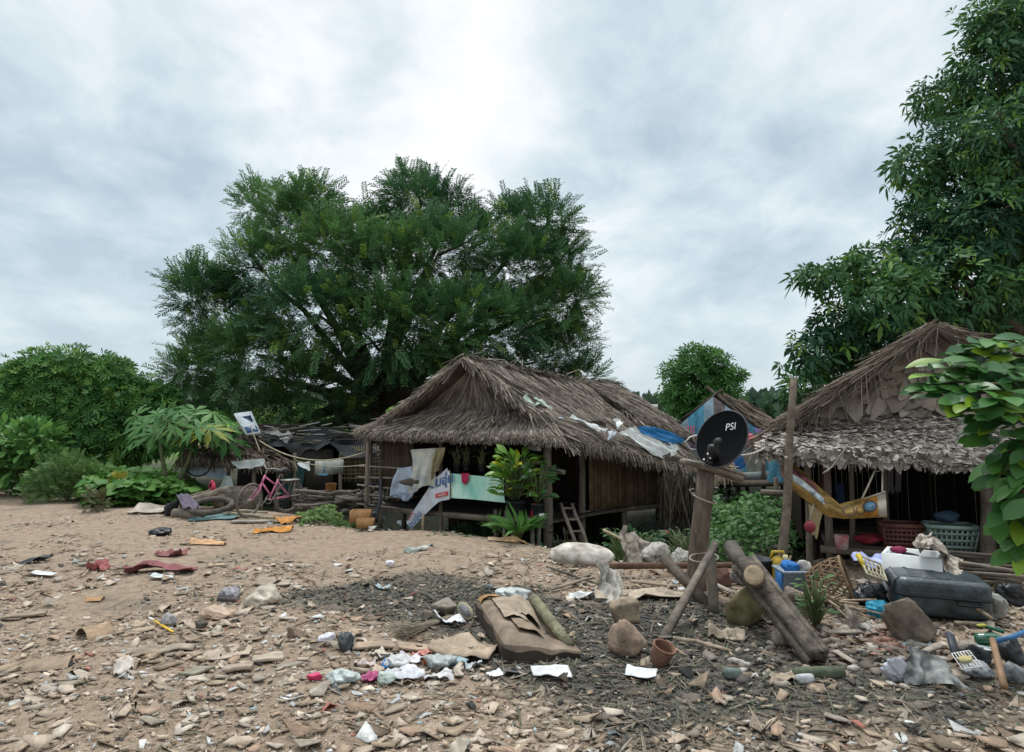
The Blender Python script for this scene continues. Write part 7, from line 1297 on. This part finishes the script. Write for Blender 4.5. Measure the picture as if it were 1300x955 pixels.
for k in range(16): p = P(random.uniform(1225, 1275), random.uniform(703, 740), random.uniform(7.4, 8.2)); a = random.uniform(-.4, .2); v = Vector((math.cos(a), random.uniform(-.5, .3), math.sin(a) * .3)) * random.uniform(.2, .5); mb.col = random.choice([(.10, .085, .07), (.16, .13, .1), (.24, .2, .16)]); mb.beam(p - v, p + v, random.uniform(.02, .06), .03)
tag(mb.build('firewood_stack', M_chip), 'dark stack of broken planks under the hut behind the suitcase', 'firewood')
mb = MB(); mb.tube(bend(P(1045, 601, 8.7), P(1075, 565, 8.2), 5, .05), .01, 5); tag(mb.build('white_string', mat('string', (.45, .43, .4), .9), smooth=True), 'loose pale string hanging over the grey roof above the hammock', 'string')
# boards, slats and scraps scattered through the rubbish by the grey roofed hut
for i, (p, q, w, lb) in enumerate(((((1100, 738), (1128, 760), .05, 'narrow tan slat standing between the basket and the foam box')), ((1195, 828), (1160, 838), .05, 'short brown slat in front of the brown boulder'), ((1050, 812), (1092, 806), .07, 'pale board scrap below the kindling heap'), ((1005, 760), (1040, 786), .06, 'tan slat behind the split log'), ((1060, 836), (1085, 846), .06, 'pale short slat beside the foot of the split log'), ((1215, 800), (1258, 796), .05, 'grey slat under the dark suitcase'), ((930, 760), (900, 742), .06, 'dark slat beside the rusty box'), ((800, 745), (860, 748), .08, 'weathered board lying below the rusty beam'), ((745, 742), (700, 752), .04, 'thin brown slat in front of the stuffed sack'))):
    a, b_ = G(*p), G(*q); a.z += .06; b_.z += .03; mb = MB(); mb.beam(a, b_, w, .02, jit=.006); tag(mb.build('slat_board', mat('slat_wood', random.choice([(.36, .29, .22), (.26, .21, .16), (.42, .36, .3)]), .9, .35, 9, .5)), lb, 'board')

for cat, ph in (('plastic bag', 'plastic bags lying in the rubbish'), ('paper', 'paper scraps on the ground'), ('cardboard', 'pieces of torn cardboard on the ground'), ('rag', 'rags lying on the dirt'), ('board', 'loose boards in the rubbish'), ('rock', 'rocks among the rubbish'), ('stick', 'sticks lying on the ground'), ('hanging pot', 'pots hung under the thatch eave'), ('crate', 'wooden crates by the hut corner'), ('bamboo pole', 'bamboo poles by the bicycle'), ('timber', 'timbers propping the dish post')):
    for o in COL.objects:
        if o.parent is None and o.get('category') == cat and not o.get('group'): o['group'] = ph
